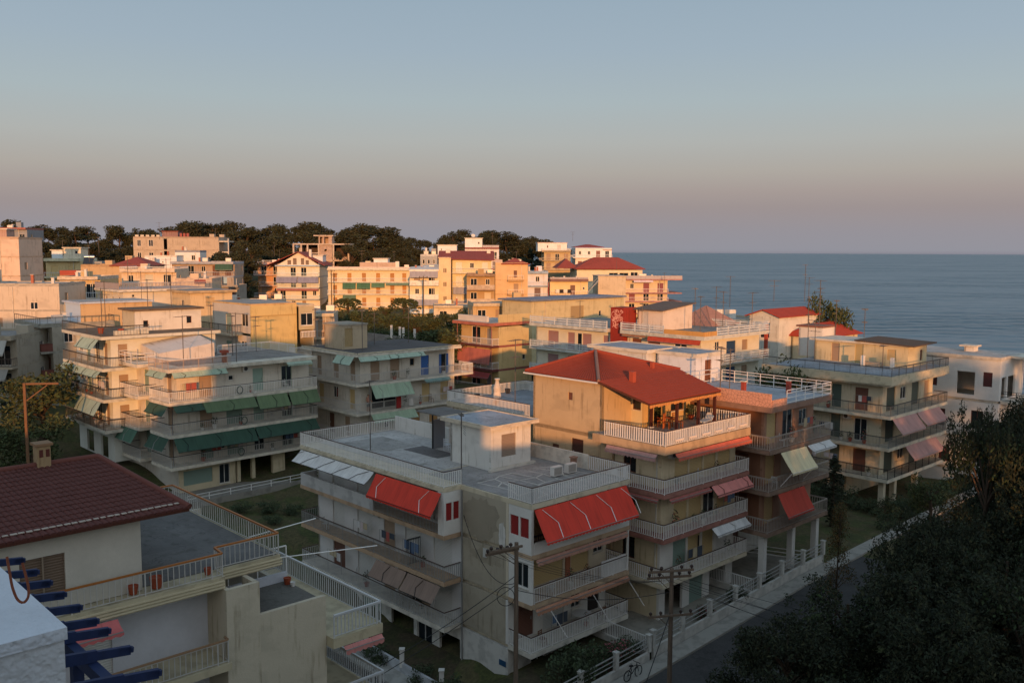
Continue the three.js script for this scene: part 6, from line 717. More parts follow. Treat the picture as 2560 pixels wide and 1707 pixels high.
const treeKinds = {
  pine: sd => proto('pine' + sd, 300 + sd, (c, t) => { const top = 12; t.tube([[0, -1, 0], [rr(-0.2, 0.2), 4, 0.1], [rr(-0.4, 0.4), 8, rr(-0.3, 0.3)], [0, 11, 0]], 0.28, 7, 0.08); for (let k = 0; k < 16; k++) { const y = rr(3.4, 11), R = (y > 9 ? 1.9 : 3.1) * rr(0.5, 1), a = rnd() * 6.28, x = R * Math.cos(a), z = R * Math.sin(a); t.tube([[0, y - 1.6, 0], [x * 0.8, y - 0.1, z * 0.8]], 0.08, 5, 0.03); leaves(c, x, y, z, rr(1.2, 2.0), rr(0.9, 1.4), rr(1.2, 2.0), 210, 0.66, pineP, 0.15); } leaves(c, 0, 11.2, 0, 1.5, 1.0, 1.5, 150, 0.6, pineP, 0.4); }),
  round: sd => proto('round' + sd, 340 + sd, (c, t) => { t.tube([[0, -1, 0], [0.1, 3, 0], [0, 6, 0]], 0.3, 7, 0.14); for (let k = 0; k < 22; k++) { const a = rnd() * 6.28, y = rr(3.5, 10.5), R = 3.6 * Math.sqrt(Math.max(0.05, 1 - ((y - 6.5) / 5) ** 2)) * rr(0.4, 1), x = R * Math.cos(a), z = R * Math.sin(a); t.tube([[0, Math.min(5, y - 1), 0], [x * 0.8, y, z * 0.8]], 0.09, 5, 0.03); leaves(c, x, y, z, rr(1.1, 1.8), rr(0.9, 1.4), rr(1.1, 1.8), 200, 0.6, pineP); } }),
  cypress: sd => proto('cyp' + sd, 380 + sd, (c, t) => { t.tube([[0, -1, 0], [0, 10, 0]], 0.2, 6, 0.05); for (let k = 0; k < 16; k++) { const y = 1 + k * 0.62, R = 0.95 * Math.sin(Math.PI * Math.min(1, (y + 1) / 12)) + 0.1; leaves(c, rr(-0.1, 0.1), y, rr(-0.1, 0.1), R, 0.7, R, 90, 0.4, darkP); } }),
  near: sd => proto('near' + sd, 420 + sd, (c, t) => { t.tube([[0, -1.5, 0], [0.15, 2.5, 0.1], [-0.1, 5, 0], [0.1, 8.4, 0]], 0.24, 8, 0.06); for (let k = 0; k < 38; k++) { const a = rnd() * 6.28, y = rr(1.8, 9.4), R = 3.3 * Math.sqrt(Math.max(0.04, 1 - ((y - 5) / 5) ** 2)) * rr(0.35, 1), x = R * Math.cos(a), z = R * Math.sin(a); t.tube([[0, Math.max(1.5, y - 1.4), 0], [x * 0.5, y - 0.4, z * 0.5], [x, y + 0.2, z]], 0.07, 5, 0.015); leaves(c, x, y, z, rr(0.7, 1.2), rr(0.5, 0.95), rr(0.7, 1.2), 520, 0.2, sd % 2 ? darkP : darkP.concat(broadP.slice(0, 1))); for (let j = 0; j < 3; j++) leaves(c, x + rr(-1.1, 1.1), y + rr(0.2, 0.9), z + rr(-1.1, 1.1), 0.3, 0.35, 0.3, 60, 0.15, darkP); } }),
  rust: sd => proto('rust' + sd, 460 + sd, (c, t) => { t.tube([[0, -1.5, 0], [0.1, 4, 0.1], [0, 9.6, 0]], 0.14, 7, 0.03); for (let k = 0; k < 30; k++) { const a = rnd() * 6.28, y = rr(3.2, 9.6), R = 1.5 * (1 - (y - 3) / 9) * rr(0.3, 1), x = R * Math.cos(a), z = R * Math.sin(a); t.tube([[0, y - 0.8, 0], [x, y, z]], 0.04, 4, 0.01); leaves(c, x, y, z, 0.5, 0.7, 0.5, 150, 0.15, rustP); } }),
  broad: sd => proto('broad' + sd, 500 + sd, (c, t) => { t.tube([[0, -1, 0], [0.1, 2, 0], [0, 3.6, 0]], 0.22, 7, 0.12); for (let k = 0; k < 24; k++) { const a = rnd() * 6.28, y = rr(2, 6.4), R = 2.3 * Math.sqrt(Math.max(0.05, 1 - ((y - 4) / 3) ** 2)) * rr(0.4, 1), x = R * Math.cos(a), z = R * Math.sin(a); t.tube([[0, Math.min(3.4, y - 0.6), 0], [x * 0.8, y, z * 0.8]], 0.06, 5, 0.02); leaves(c, x, y, z, rr(0.6, 1.1), rr(0.5, 0.8), rr(0.6, 1.1), 130, 0.3, broadP); } }),
  shrub: sd => proto('shrub' + sd, 540 + sd, (c, t) => { for (let k = 0; k < 6; k++) t.tube([[0, -0.3, 0], [rr(-0.5, 0.5), 1.0, rr(-0.5, 0.5)]], 0.03, 5, 0.01); for (let k = 0; k < 14; k++) leaves(c, rr(-0.8, 0.8), rr(0.3, 1.5), rr(-0.8, 0.8), 0.45, 0.4, 0.45, 90, 0.17, sd === 2 ? oleP.concat([[0.35, 0.10, 0.12]]) : oleP); }),
  palm: sd => proto('palm' + sd, 580 + sd, (c, t) => { t.tube([[0, -1, 0], [0.1, 2.5, 0], [0, 4.6, 0]], 0.26, 8, 0.2); for (let k = 0; k < 26; k++) { const a = k * 2.4, e = rr(-0.3, 1.1), pts = []; for (let j = 0; j <= 6; j++) { const r = j * 0.36; pts.push([r * Math.cos(a) * Math.cos(e * 0.6), 4.7 + r * Math.sin(e) - 0.10 * j * j * 0.5, r * Math.sin(a) * Math.cos(e * 0.6)]); } for (let j = 0; j < 6; j++) leaves(c, ...pts[j + 1], 0.2, 0.12, 0.2, 12, 0.42, broadP); } }),
  tall: sd => proto('tall' + sd, 620 + sd, (c, t) => { t.tube([[0, -1, 0], [0.3, 8, 0.2], [-0.2, 15, 0], [0.2, 21, 0]], 0.4, 8, 0.08); for (let k = 0; k < 30; k++) { const a = rnd() * 6.28, y = rr(9, 22), R = 3.6 * Math.sqrt(Math.max(0.05, 1 - ((y - 15) / 8.5) ** 2)) * rr(0.3, 1), x = R * Math.cos(a), z = R * Math.sin(a); t.tube([[0, y - 2, 0], [x, y, z]], 0.09, 5, 0.02); leaves(c, x, y, z, rr(0.9, 1.6), rr(0.7, 1.3), rr(0.9, 1.6), 170, 0.5, pineP); } }),
};
function tree(kind, sd, name, label, x, z, h, o = {}) {   // h: height wanted; the kinds are built 12, 12, 11, 10, 10, 7, 2, 6 and 23 m high
  const H = { pine: 12.2, round: 11.5, cypress: 11.2, near: 10, rust: 10.2, broad: 7, shrub: 1.9, palm: 6.2, tall: 23 }[kind], [c, t] = treeKinds[kind](sd), y = o.y ?? groundY(x, z), g = thing(name, label, o.cat || (kind === 'shrub' ? 'shrub' : 'tree'), [x, y, z], o.turn ?? hash2(Math.round(x * 7), Math.round(z * 7), 9) * 6.28, o.group), s = h / H; g.scale.set(s * (o.w || 1), s, s * (o.w || 1));
  mesh(kind === 'shrub' ? 'stem' : 'trunk', t, kind === 'tall' ? barkGrey : barkMat, g); const cr = mesh(kind === 'shrub' ? 'foliage' : 'crown', c, leafMat, g); return g;
}
// skyline wood: pines standing along the ridge; each crown top lies where the skyline of the ridge is
{
  const px = u => (u - 1280) / 2276, wood = u => 'dark pine of the skyline wood ' + (u < 330 ? 'left of the big concrete block' : u < 560 ? 'behind the big concrete block' : u < 720 ? 'between the concrete block and the gabled house' : u < 1040 ? 'behind the long yellow block' : 'on the wooded hill behind the white houses'); reseed(9001);
  const ridge = [[-30, 575], [20, 560], [70, 590], [110, 572], [150, 574], [190, 585], [225, 575], [262, 606], [300, 572], [335, 590], [378, 570], [430, 575], [470, 566], [500, 561], [535, 566], [575, 560], [610, 572], [650, 590], [690, 568], [725, 566], [765, 562], [800, 570], [830, 574], [870, 582], [905, 563], [935, 572], [965, 583], [1000, 600], [1035, 597], [1130, 583], [1165, 578], [1195, 577], [1230, 580], [1265, 582], [1300, 587], [1330, 594], [1360, 602], [1388, 612]];
  ridge.forEach(([u, v], k) => { const Z = k > 28 ? rr(360, 400) : rr(315, 350), x = px(u) * Z, y = groundY(x, -Z), top = 27.8 + (627 - v) / 2276 * Z; tree(k % 3 === 1 || k === 24 ? 'round' : 'pine', k % 4, 'pine_tree', wood(u), x, -Z, Math.max(6, top - y), { w: rr(1.2, 1.9), group: 'pines of the skyline wood' }); });
  for (let k = 0; k < 60; k++) { const u = -30 + k * 24 + rr(-8, 8), Z = u > 1060 ? rr(330, 352) : rr(275, 305), x = px(u) * Z; tree(k % 2 ? 'pine' : 'round', k % 4, 'pine_tree', wood(u) + ', lower row', x, -Z, rr(7, 10.5), { w: 1.5, group: 'pines of the skyline wood', y: groundY(x, -Z) }); }
  for (const [u, v] of [[1050, 608], [1068, 600], [1085, 604], [1102, 598], [1118, 585], [1020, 604]]) { const Z = 330, x = px(u) * Z, y = groundY(x, -Z); tree('cypress', u % 2, 'cypress_tree', 'thin dark cypress on the skyline beside the white houses', x, -Z, 27 + (627 - v) / 2276 * Z - y, { group: 'cypresses on the skyline', w: 0.9 }); }
  for (const [u, Z, h] of [[80, 215, 11], [115, 205, 9], [150, 215, 9], [560, 235, 12], [590, 225, 14], [620, 250, 12], [600, 205, 9], [880, 262, 11], [920, 265, 10], [1010, 265, 8]]) { const x = px(u) * Z; tree('round', 0, 'pine_tree', u < 200 ? 'dark tree beside the peach tower at the far left' : u < 640 ? 'dark tree in the gap left of the gabled house' : 'dark tree behind the long yellow block roof', x, -Z, h, { group: 'trees between the far houses', w: 1.2 }); }
}
// trees and hedges in the middle distance
{
  const px = u => (u - 1280) / 2276; reseed(77);
  for (let k = 0; k < 34; k++) { const u = 775 + (k % 17) * 22.5 + rr(-6, 6), Z = k < 17 ? rr(126, 138) : rr(158, 176), x = px(u) * Z; tree('broad', k % 2, 'garden_tree', k < 17 ? 'dark leafy tree in the front row of the hedge behind the blue-door block' : 'dark leafy tree in the rear row of the hedge before the long yellow block', x, -Z, 27 - Z * (k < 17 ? rr(0.078, 0.088) : rr(0.062, 0.07)) - groundY(x, -Z), { group: 'hedge trees behind the blue-door block', w: 1.5 }); }
  tree('palm', 0, 'palm_tree', 'small round headed palm in front of the long yellow block', px(868) * 182, -182, 27 - 182 * 0.047 - groundY(px(868) * 182, -182), { w: 1.2 }); tree('palm', 1, 'palm_tree', 'palm beside the white balcony block', px(1010) * 180, -180, 27 - 180 * 0.046 - groundY(px(1010) * 180, -180), { w: 1.2 }); tree('broad', 0, 'olive_tree', 'wide reddish green tree in front of the long yellow block', px(960) * 184, -184, 27 - 184 * 0.057 - groundY(px(960) * 184, -184), { w: 1.2 });
  for (const [u, Z, h, lab] of [[1075, 140, 3.6, 'pale oleander bush below the slim stair tower'], [1105, 136, 3.4, 'oleander bush flowering dull red beside the red edged house'], [1130, 132, 3.6, 'oleander bush flowering red right beside the red edged house'], [1155, 150, 3.8, 'pale green bush on the corner below the tan block']]) tree('shrub', u > 1080 && u < 1140 ? 2 : 0, 'oleander', lab, px(u) * Z, -Z, h + 2, {});
  tree('broad', 1, 'garden_tree', 'dense dark tree beside the brown block at the left edge', -46.5, -89, 10, { w: 1.25 }); tree('broad', 0, 'garden_tree', 'dark tree in the yard below the brown block at the left edge', -44, -82, 7.5, { w: 1.2 });
  tree('broad', 0, 'garden_tree', 'green tree between the wide peach block and the cream block', 27.2, -92, 12.4, { w: 0.8, y: 5 }); tree('broad', 1, 'garden_tree', 'lower green tree touching the corner of the cream block roof', 30, -93.5, 10.4, { w: 0.7, y: 5 });
  tree('cypress', 0, 'cypress_tree', 'small dark conifer in front of the cream block', 28.0, -77.5, 6.4, { w: 1.9 }); tree('broad', 0, 'garden_tree', 'dark garden tree below the pink awnings of the cream block', 37, -78.5, 5, { w: 1.1 }); tree('shrub', 1, 'shrub', 'dark shrub under the cream block by the street', 33, -77, 2);
  tree('broad', 1, 'beach_tree', 'reddish feathery tree behind the small orange roofed house', 47.6, -136, 18, { y: 3, w: 0.62 }); for (const [u, Z, h] of [[1690, 190, 5], [1710, 186, 4.5], [1840, 170, 5], [1865, 168, 5.5], [1890, 172, 5]]) tree('broad', 0, 'beach_tree', 'low dark tree on the shore behind the roofs', px(u) * Z, -Z, h + 6, { group: 'shore trees', y: 5 });
}
// the dark trees across the street, right foreground
{
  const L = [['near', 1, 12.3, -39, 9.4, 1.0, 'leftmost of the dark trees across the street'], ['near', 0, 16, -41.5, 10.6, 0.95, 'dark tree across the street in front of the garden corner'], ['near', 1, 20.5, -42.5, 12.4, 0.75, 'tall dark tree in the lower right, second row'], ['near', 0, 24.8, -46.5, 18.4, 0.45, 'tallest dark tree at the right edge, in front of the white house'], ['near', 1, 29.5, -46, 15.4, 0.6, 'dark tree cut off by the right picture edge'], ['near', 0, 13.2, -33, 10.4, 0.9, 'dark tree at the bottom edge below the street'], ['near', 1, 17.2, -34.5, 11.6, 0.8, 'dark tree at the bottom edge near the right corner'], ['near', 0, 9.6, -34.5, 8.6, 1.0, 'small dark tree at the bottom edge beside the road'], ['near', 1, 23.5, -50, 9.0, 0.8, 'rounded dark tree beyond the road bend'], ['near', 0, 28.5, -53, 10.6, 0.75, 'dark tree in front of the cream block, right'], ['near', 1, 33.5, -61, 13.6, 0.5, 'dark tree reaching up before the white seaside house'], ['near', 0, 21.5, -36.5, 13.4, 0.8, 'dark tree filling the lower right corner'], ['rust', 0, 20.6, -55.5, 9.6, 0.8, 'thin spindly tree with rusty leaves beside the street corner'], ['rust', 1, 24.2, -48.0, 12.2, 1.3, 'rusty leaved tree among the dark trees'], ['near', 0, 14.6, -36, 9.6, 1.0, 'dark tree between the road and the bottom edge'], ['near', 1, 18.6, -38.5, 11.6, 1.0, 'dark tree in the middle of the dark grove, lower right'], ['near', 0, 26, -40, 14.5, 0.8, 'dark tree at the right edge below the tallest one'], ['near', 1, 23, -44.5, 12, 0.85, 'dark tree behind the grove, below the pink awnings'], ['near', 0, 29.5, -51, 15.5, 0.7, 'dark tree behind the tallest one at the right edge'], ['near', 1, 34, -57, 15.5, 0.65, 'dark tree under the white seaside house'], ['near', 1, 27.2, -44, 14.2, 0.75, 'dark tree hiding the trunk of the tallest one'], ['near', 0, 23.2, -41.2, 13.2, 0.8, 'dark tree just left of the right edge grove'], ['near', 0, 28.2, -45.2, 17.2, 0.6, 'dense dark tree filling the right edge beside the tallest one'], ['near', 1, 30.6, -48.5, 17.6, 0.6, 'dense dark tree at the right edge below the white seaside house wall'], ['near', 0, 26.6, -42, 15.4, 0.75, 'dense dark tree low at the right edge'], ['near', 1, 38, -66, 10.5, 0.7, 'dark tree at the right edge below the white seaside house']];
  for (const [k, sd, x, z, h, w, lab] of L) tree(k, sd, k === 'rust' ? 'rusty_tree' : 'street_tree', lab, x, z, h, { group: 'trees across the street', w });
  // tall trees behind the viewpoint, on the right: they dapple the blocks on that side
  for (const [x, z, h] of [[30.8, 11, 25.5], [35, 13, 25], [38.5, 10, 26.5], [43, 13, 28], [47.5, 10, 28.5], [52, 13, 28.5], [57, 10, 28], [62, 13, 28], [67, 10, 28]]) tree('tall', Math.round(x) % 2, 'tall_tree', 'tall tree behind the viewpoint dappling the right-hand blocks', x, z, h, { group: 'tall trees behind the viewpoint' });
}
// gardens along the street
{
  let n = 0; for (const [s, off, h, lab] of [[-7.6, 0.4, 2.6, 'dark bush under the lowest balcony of the centre block'], [-6.0, 0.9, 2.2, 'flowering bush in the front garden of the centre block'], [-9.4, 0.2, 2.8, 'bush beside the street pole in the front garden'], [-4.6, 0.6, 1.6, 'low bush by the side railing of the centre block garden'], [3.2, 1.0, 1.3, 'low bush behind the street fence'], [7, 0.9, 1.4, 'bush behind the street fence near the brown block columns'], [11, 0.8, 1.2, 'bush behind the far end of the street fence']]) { const [x, z] = street(s, off); tree('shrub', n++ % 3 === 1 ? 2 : 0, 'shrub', lab, x, z, h, { y: streetY(s) + 0.05 }); }
  for (const [x, z, h, lab] of [[-3.4, -52.6, 1.9, 'feathery shrub at the foot of the blank corner wall'], [-5.6, -54.4, 1.7, 'round shrub in the side bed of the centre block'], [-8.6, -57.2, 1.8, 'shrub below the brown awning in the side bed'], [-10.8, -59.6, 2.2, 'dark shrub by the side entrance of the centre block']]) tree('shrub', 0, 'shrub', lab, x, z, h, {});
}
{ // bushes of the yards: below the cream block, in the overgrown plot and left of the green awning block
  reseed(515); const b = blocks.creamBlock; for (let k = 0; k < 16; k++) { const [p] = onto(b, k < 9 ? -1.6 + k * 1.7 : -1.8 + rr(-0.4, 0.4), 0, k < 9 ? -2.2 + rr(-0.5, 0.5) : -1 + (k - 9) * 2); tree('shrub', k % 2, 'hedge_bush', 'dark hedge bush round the foot of the cream block', p[0], p[2], rr(1.4, 2.2), { group: 'hedge of the cream block', w: 1.3 }); }
  const g = blocks.greenBlock; for (let k = 0; k < 18; k++) { const [p] = onto(g, rr(3, 18), 0, rr(-12, -5)); tree('shrub', 0, 'overgrown_bush', 'low overgrown bush on the empty plot', p[0], p[2], rr(0.5, 1.2), { group: 'bushes on the empty plot', w: 1.7 }); }
  for (let k = 0; k < 14; k++) { const [p] = onto(g, rr(-9, -1.5), 0, rr(-4, 9)); tree(k % 4 === 0 ? 'broad' : 'shrub', 0, 'yard_bush', 'dark bush in the yard left of the green awning block', p[0], p[2], k % 4 === 0 ? rr(3, 4.5) : rr(1.2, 2.4), { group: 'yard bushes left of the green awning block', w: 1.3 }); }
}
// rough grass on the empty plot
{
  reseed(31); const mb = new MB(); mb.c = []; for (let k = 0; k < 9000; k++) { const t = rr(0, 16), w = rr(-1, 13), x = -9.5 - t * 0.69 + w * -0.73 - 4, z = -58 - t * 0.72 + w * 0.69 - 4; if (x > -8) continue; const y = groundY(x, z), h = rr(0.2, 0.6), a = rnd() * 6.28, c = rnd() < 0.25 ? [0.09, 0.075, 0.03] : [0.03, 0.05, 0.018]; mb.quad([x - 0.08 * Math.cos(a), y - 0.05, z - 0.08 * Math.sin(a)], [x + 0.08 * Math.cos(a), y - 0.05, z + 0.08 * Math.sin(a)], [x + rr(-0.1, 0.1), y + h, z + rr(-0.1, 0.1)], [x + rr(-0.1, 0.1), y + h, z]); for (let i = 0; i < 4; i++) mb.c.push(...c); }
  const o = mesh('grass', mb, leafMat, scene); o.userData = { kind: 'stuff', label: 'rough grass on the empty plot behind the foreground house', category: 'grass' };
}

// ---------------------------------------------------------------- street fence, side wall, poles, wires
function fence(name, label, s0, s1, off, gap, hWall = 0.75) {
  const [x, z] = street(s0, off), y = streetY(s0), g = thing(name, label, 'fence', [x, y, z], rad(90 - GRID)), n = Math.round((s1 - s0) / gap), dy = s => streetY(s0 + s) - y; const w = new MB();
  for (let k = 0; k < n; k++) { const a = (s1 - s0) * k / n, b = (s1 - s0) * (k + 1) / n; w.bar([a, dy(a) + hWall / 2 - 0.1, 0], [b, dy(b) + hWall / 2 - 0.1, 0], 0.18, hWall + 0.2); const r = new MB(); for (const h of [0.35, 0.62, 0.9]) r.bar([a + 0.1, dy(a) + hWall + h, 0], [b - 0.1, dy(b) + hWall + h, 0], 0.04, h > 0.8 ? 0.07 : 0.04); mesh('rail', r, M('#a9a8a4', 'metal'), g); }
  mesh('wall', w, M('#c4c2bd', 'grime'), g); for (let k = 0; k <= n; k++) { const a = (s1 - s0) * k / n, q = new MB(); q.box(a - 0.13, a + 0.13, dy(a) + hWall, dy(a) + hWall + 1.05, -0.13, 0.13); q.box(a - 0.17, a + 0.17, dy(a) + hWall + 1.05, dy(a) + hWall + 1.12, -0.17, 0.17); mesh('post', q, M('#c9c7c2', 'grime'), g); } return g;
}
fence('garden_fence', 'white garden fence with rail panels along the street before the tiled block', -3.2, 18, 1.75, 3.03); fence('garden_fence', 'white garden wall with posts in front of the centre block garden', -16, -3.6, 1.75, 3.1, 0.6);
{ // side fences running back from the street
  for (const [s, lab] of [[-3.4, 'white picket side fence between the centre block and the tiled block'], [8.6, 'white picket side fence between the tiled block and the brown block']]) { const [x, z] = street(s, 1.6), g = thing('side_fence', lab, 'fence', [x, streetY(s), z], rad(90 - GRID)), q = new MB(); for (let k = 0; k < 40; k++) q.box(-0.015, 0.015, 0.5, 1.4, -0.15 - k * 0.14, -0.11 - k * 0.14); q.bar([0, 0.55, -0.1], [0, 0.55, -5.7], 0.03); q.bar([0, 1.4, -0.1], [0, 1.4, -5.7], 0.05); mesh('railing', q, railW, g); const w = new MB(); w.box(-0.08, 0.08, -0.3, 0.5, -5.8, -0.1); mesh('wall', w, M('#c4c2bd', 'grime'), g); }
  const [x, z] = street(16.5, 1.2), g = thing('side_fence', 'white rail fence closing the garden at the street corner', 'fence', [x, streetY(16.5), z], rad(90 - GRID)), q = new MB(); for (const h of [0.6, 0.9, 1.2]) q.bar([0, h, 0], [-3, h + 0.1, -6], 0.05); mesh('rail', q, railW, g); for (const f of [0.5, 1]) { const p = new MB(); p.box(-3 * f - 0.12, -3 * f + 0.12, -0.3, 1.5, -6 * f - 0.12, -6 * f + 0.12); mesh('post', p, white, g); }
}
{ // garden wall and pavement on the left side of the centre block
  const b = blocks.centreBlock, P = (x, y, t) => { const [p] = onto(b, x, y, t); return p; };
  const road = new MB(), pv = new MB(), gd = new MB(); for (let t = -6; t < 34; t += 2) { const y = sideY; road.quad(P(-11, y(t) - 0.1, t), P(-4.6, y(t) - 0.02, t), P(-4.6, y(t + 2) - 0.02, t + 2), P(-11, y(t + 2) - 0.1, t + 2)); pv.quad(P(-4.6, y(t) + 0.13, t), P(-3.2, y(t) + 0.13, t), P(-3.2, y(t + 2) + 0.13, t + 2), P(-4.6, y(t + 2) + 0.13, t + 2)); pv.quad(P(-4.6, y(t) - 0.06, t), P(-4.6, y(t) + 0.13, t), P(-4.6, y(t + 2) + 0.13, t + 2), P(-4.6, y(t + 2) - 0.06, t + 2)); gd.quad(P(-3.2, y(t) + 0.35, t), P(0, y(t) + 0.75, t), P(0, y(t + 2) + 0.75, t + 2), P(-3.2, y(t + 2) + 0.35, t + 2)); }
  struct('road', road, M('#4c4a48', 'asphalt')); struct('pavement', pv, M('#a3a09b', 'grime')); struct('garden_ground', gd, M('#4a4232', 'earth'));
  const g = thing('garden_wall', 'low white wall with square posts along the side street', 'wall', [0, 0, 0]), w = new MB(); w.bar(P(-3.15, 0.35, -2), P(-3.15, 0.55, 20), 0.16, 0.9); mesh('wall', w, M('#b9bcc2', 'grime'), g); for (let t = -1.5; t < 20; t += 4.0) { const q = new MB(), c = P(-3.15, 0, t); q.box(c[0] - 0.14, c[0] + 0.14, 0.6, 1.75, c[2] - 0.14, c[2] + 0.14); q.box(c[0] - 0.18, c[0] + 0.18, 1.75, 1.82, c[2] - 0.18, c[2] + 0.18); mesh('post', q, white, g); }
}
const timber = M('#6e5d4e', 'bark'), wireM = M('#1b1a1a', 'metal');
function utilityPole(label, x, z, top, turn, extra) {
  const y = groundY(x, z) - 0.5, g = thing('utility_pole', label, 'pole', [x, y, z], turn), H = top - y; mesh('pole', new MB().tube([[0, 0, 0], [0, H * 0.5, 0], [0, H, 0]], 0.15, 10, 0.11), timber, g);
  for (const [h, dz] of extra.arms) { const a = mesh('crossarm', new MB().box(-extra.l0, extra.l1, H - h - 0.06, H - h + 0.06, dz - 0.05, dz + 0.05), timber, g); for (let k = 0; k < extra.n; k++) { const q = new MB(), xx = -extra.l0 + 0.12 + (extra.l0 + extra.l1 - 0.24) * k / (extra.n - 1); if (Math.abs(xx) < 0.16) continue; q.lathe([[0, 0.05], [0.03, 0.06], [0.03, 0.12], [0.085, 0.13], [0.1, 0.19], [0.085, 0.25], [0.03, 0.29], [0, 0.29]], xx, H - h, dz, 10); mesh('insulator', q, M('#3a2a24', 'metal', { roughness: 0.35 }), a); } const br = new MB(); br.bar([-extra.l0 * 0.55, H - h - 0.05, dz], [0, H - h - 0.8, dz * 0.6], 0.04); mesh('brace', br, timber, a); }
  return g;
}
utilityPole('timber pole with a double crossarm in front of the blank wall', 0.28, -46, 11.95, rad(32), { arms: [[0.18, 0.17], [0.42, -0.17]], l0: 1.75, l1: 0.25, n: 4 });
utilityPole('timber pole with tangled crossarms beside the street pavement', 8.75, -48, 9.9, rad(12), { arms: [[0.1, 0.15], [0.55, -0.15], [2.6, 0.16]], l0: 1.35, l1: 1.2, n: 5 });
for (const [u, Z, v, lab] of [[828, 217, 676, 'thin dark pole in front of the long yellow block'], [1058, 188, 690, 'thin dark pole before the white balcony block']]) utilityPole(lab, (u - 1280) / 2276 * Z, -Z, 27 + (627 - v) / 2276 * Z, 0, { arms: [[0.3, 0.14]], l0: 0.9, l1: 0.9, n: 3 });
{ const g = thing('timber_post', 'sunlit orange timber post with a long arm and brace at the left edge', 'pole', [-40.6, groundY(-40.6, -75), -75], rad(8)), H = 15.9 - groundY(-40.6, -75), m = M('#74543a', 'bark'); mesh('post', new MB().box(-0.1, 0.1, -0.5, H, -0.1, 0.1), m, g); mesh('arm', new MB().box(0.12, 2.7, H - 0.16, H, -0.07, 0.07), m, g); mesh('brace', new MB().bar([0.1, H - 1.5, 0], [1.8, H - 0.2, 0], 0.09), m, g); }
function wire(label, a, b, sag, r = 0.02, group) { const pts = []; for (let k = 0; k <= 16; k++) { const f = k / 16; pts.push([a[0] + (b[0] - a[0]) * f, a[1] + (b[1] - a[1]) * f - sag * 4 * f * (1 - f), a[2] + (b[2] - a[2]) * f]); } return single('power_line', label, 'cable', new MB().tube(pts, r, 5), wireM, group); }
{
  const A = [0.28, 10.2, -46], B = [8.75, 8.6, -48]; wire('sagging cable from the crossarm pole to the second pole', [0.28, 9.4, -46], B, 0.5); wire('cable dropping from the crossarm pole down to the left', A, [-14, 4.2, -40], 0.8); wire('second cable dropping left from the crossarm pole', [0.28, 9.7, -46], [-15, 1.5, -43], 0.6); wire('cable looping from the crossarm pole to the blank wall', [0.28, 9.8, -46], [-3.0, 10.4, -56.1], 1.5);
  for (let k = 0; k < 5; k++) wire('thin wire of the bundle running from the second pole to the lower right', [8.75 - 0.3 + k * 0.3, 9.3 - 0.3 * (k % 2), -48], [26 + k * 1.2, 9.6 + 0.4 * k, -30], 0.7, 0.012, 'wires to the lower right'); for (let k = 0; k < 4; k++) wire('thin wire strung between the two poles across the garden', [0.0 - k * 0.45, 11.5 - 0.1 * k, -46 - 0.2 * k], [8.4 - 0.3 * k, 9.2, -48 + 0.1 * k], 0.5, 0.01, 'wires between the poles');
  wire('heavy cable from the second pole to the bottom edge', [8.75, 7.5, -48], [4, 1.0, -40], 0.3, 0.025); { const c = new MB(); for (let k = 0; k < 26; k++) { const P = j => { const a = j / 26 * 6.28; return [0.28 - 0.55 + 0.45 * Math.cos(a), 9.4 + 0.5 * Math.sin(a) - 0.3, -45.85]; }; c.bar(P(k), P(k + 1), 0.03); } single('cable_coil', 'coil of dark cable tied to the crossarm pole', 'cable', c, wireM); }
}
// ---------------------------------------------------------------- television antennas
const antGeo = {};
function antenna(label, pos, h, turn, kind = 0, group) {
  const g = thing('antenna', label, 'antenna', pos, turn, group), key = kind + '_' + h; if (!antGeo[key]) { const m = new MB().tube([[0, -0.05, 0], [0, h, 0]], 0.04, 5), a = new MB(); const boom = (y, l, n, w) => { a.bar([-l / 2, y, 0], [l / 2, y, 0], 0.04); for (let k = 0; k < n; k++) { const x = -l / 2 + l * k / (n - 1); a.bar([x, y, -w * (0.6 + 0.4 * k / n)], [x, y, w * (0.6 + 0.4 * k / n)], 0.025); } }; if (kind === 0) { boom(h - 0.1, 1.7, 7, 0.4); boom(h * 0.72, 1.2, 5, 0.35); } else if (kind === 1) boom(h - 0.1, 1.3, 6, 0.4); else { boom(h - 0.15, 0.9, 6, 0.2); for (let k = 0; k < 4; k++) a.bar([-0.5, h * 0.8 - k * 0.16, 0.2], [0.5, h * 0.8 - k * 0.16, 0.2], 0.02); } antGeo[key] = [m.geo(), a.geo()]; }
  mesh('mast', antGeo[key][0], M('#5a5450', 'metal'), g); mesh('aerial', antGeo[key][1], M('#5a5450', 'metal'), g); return g;
}
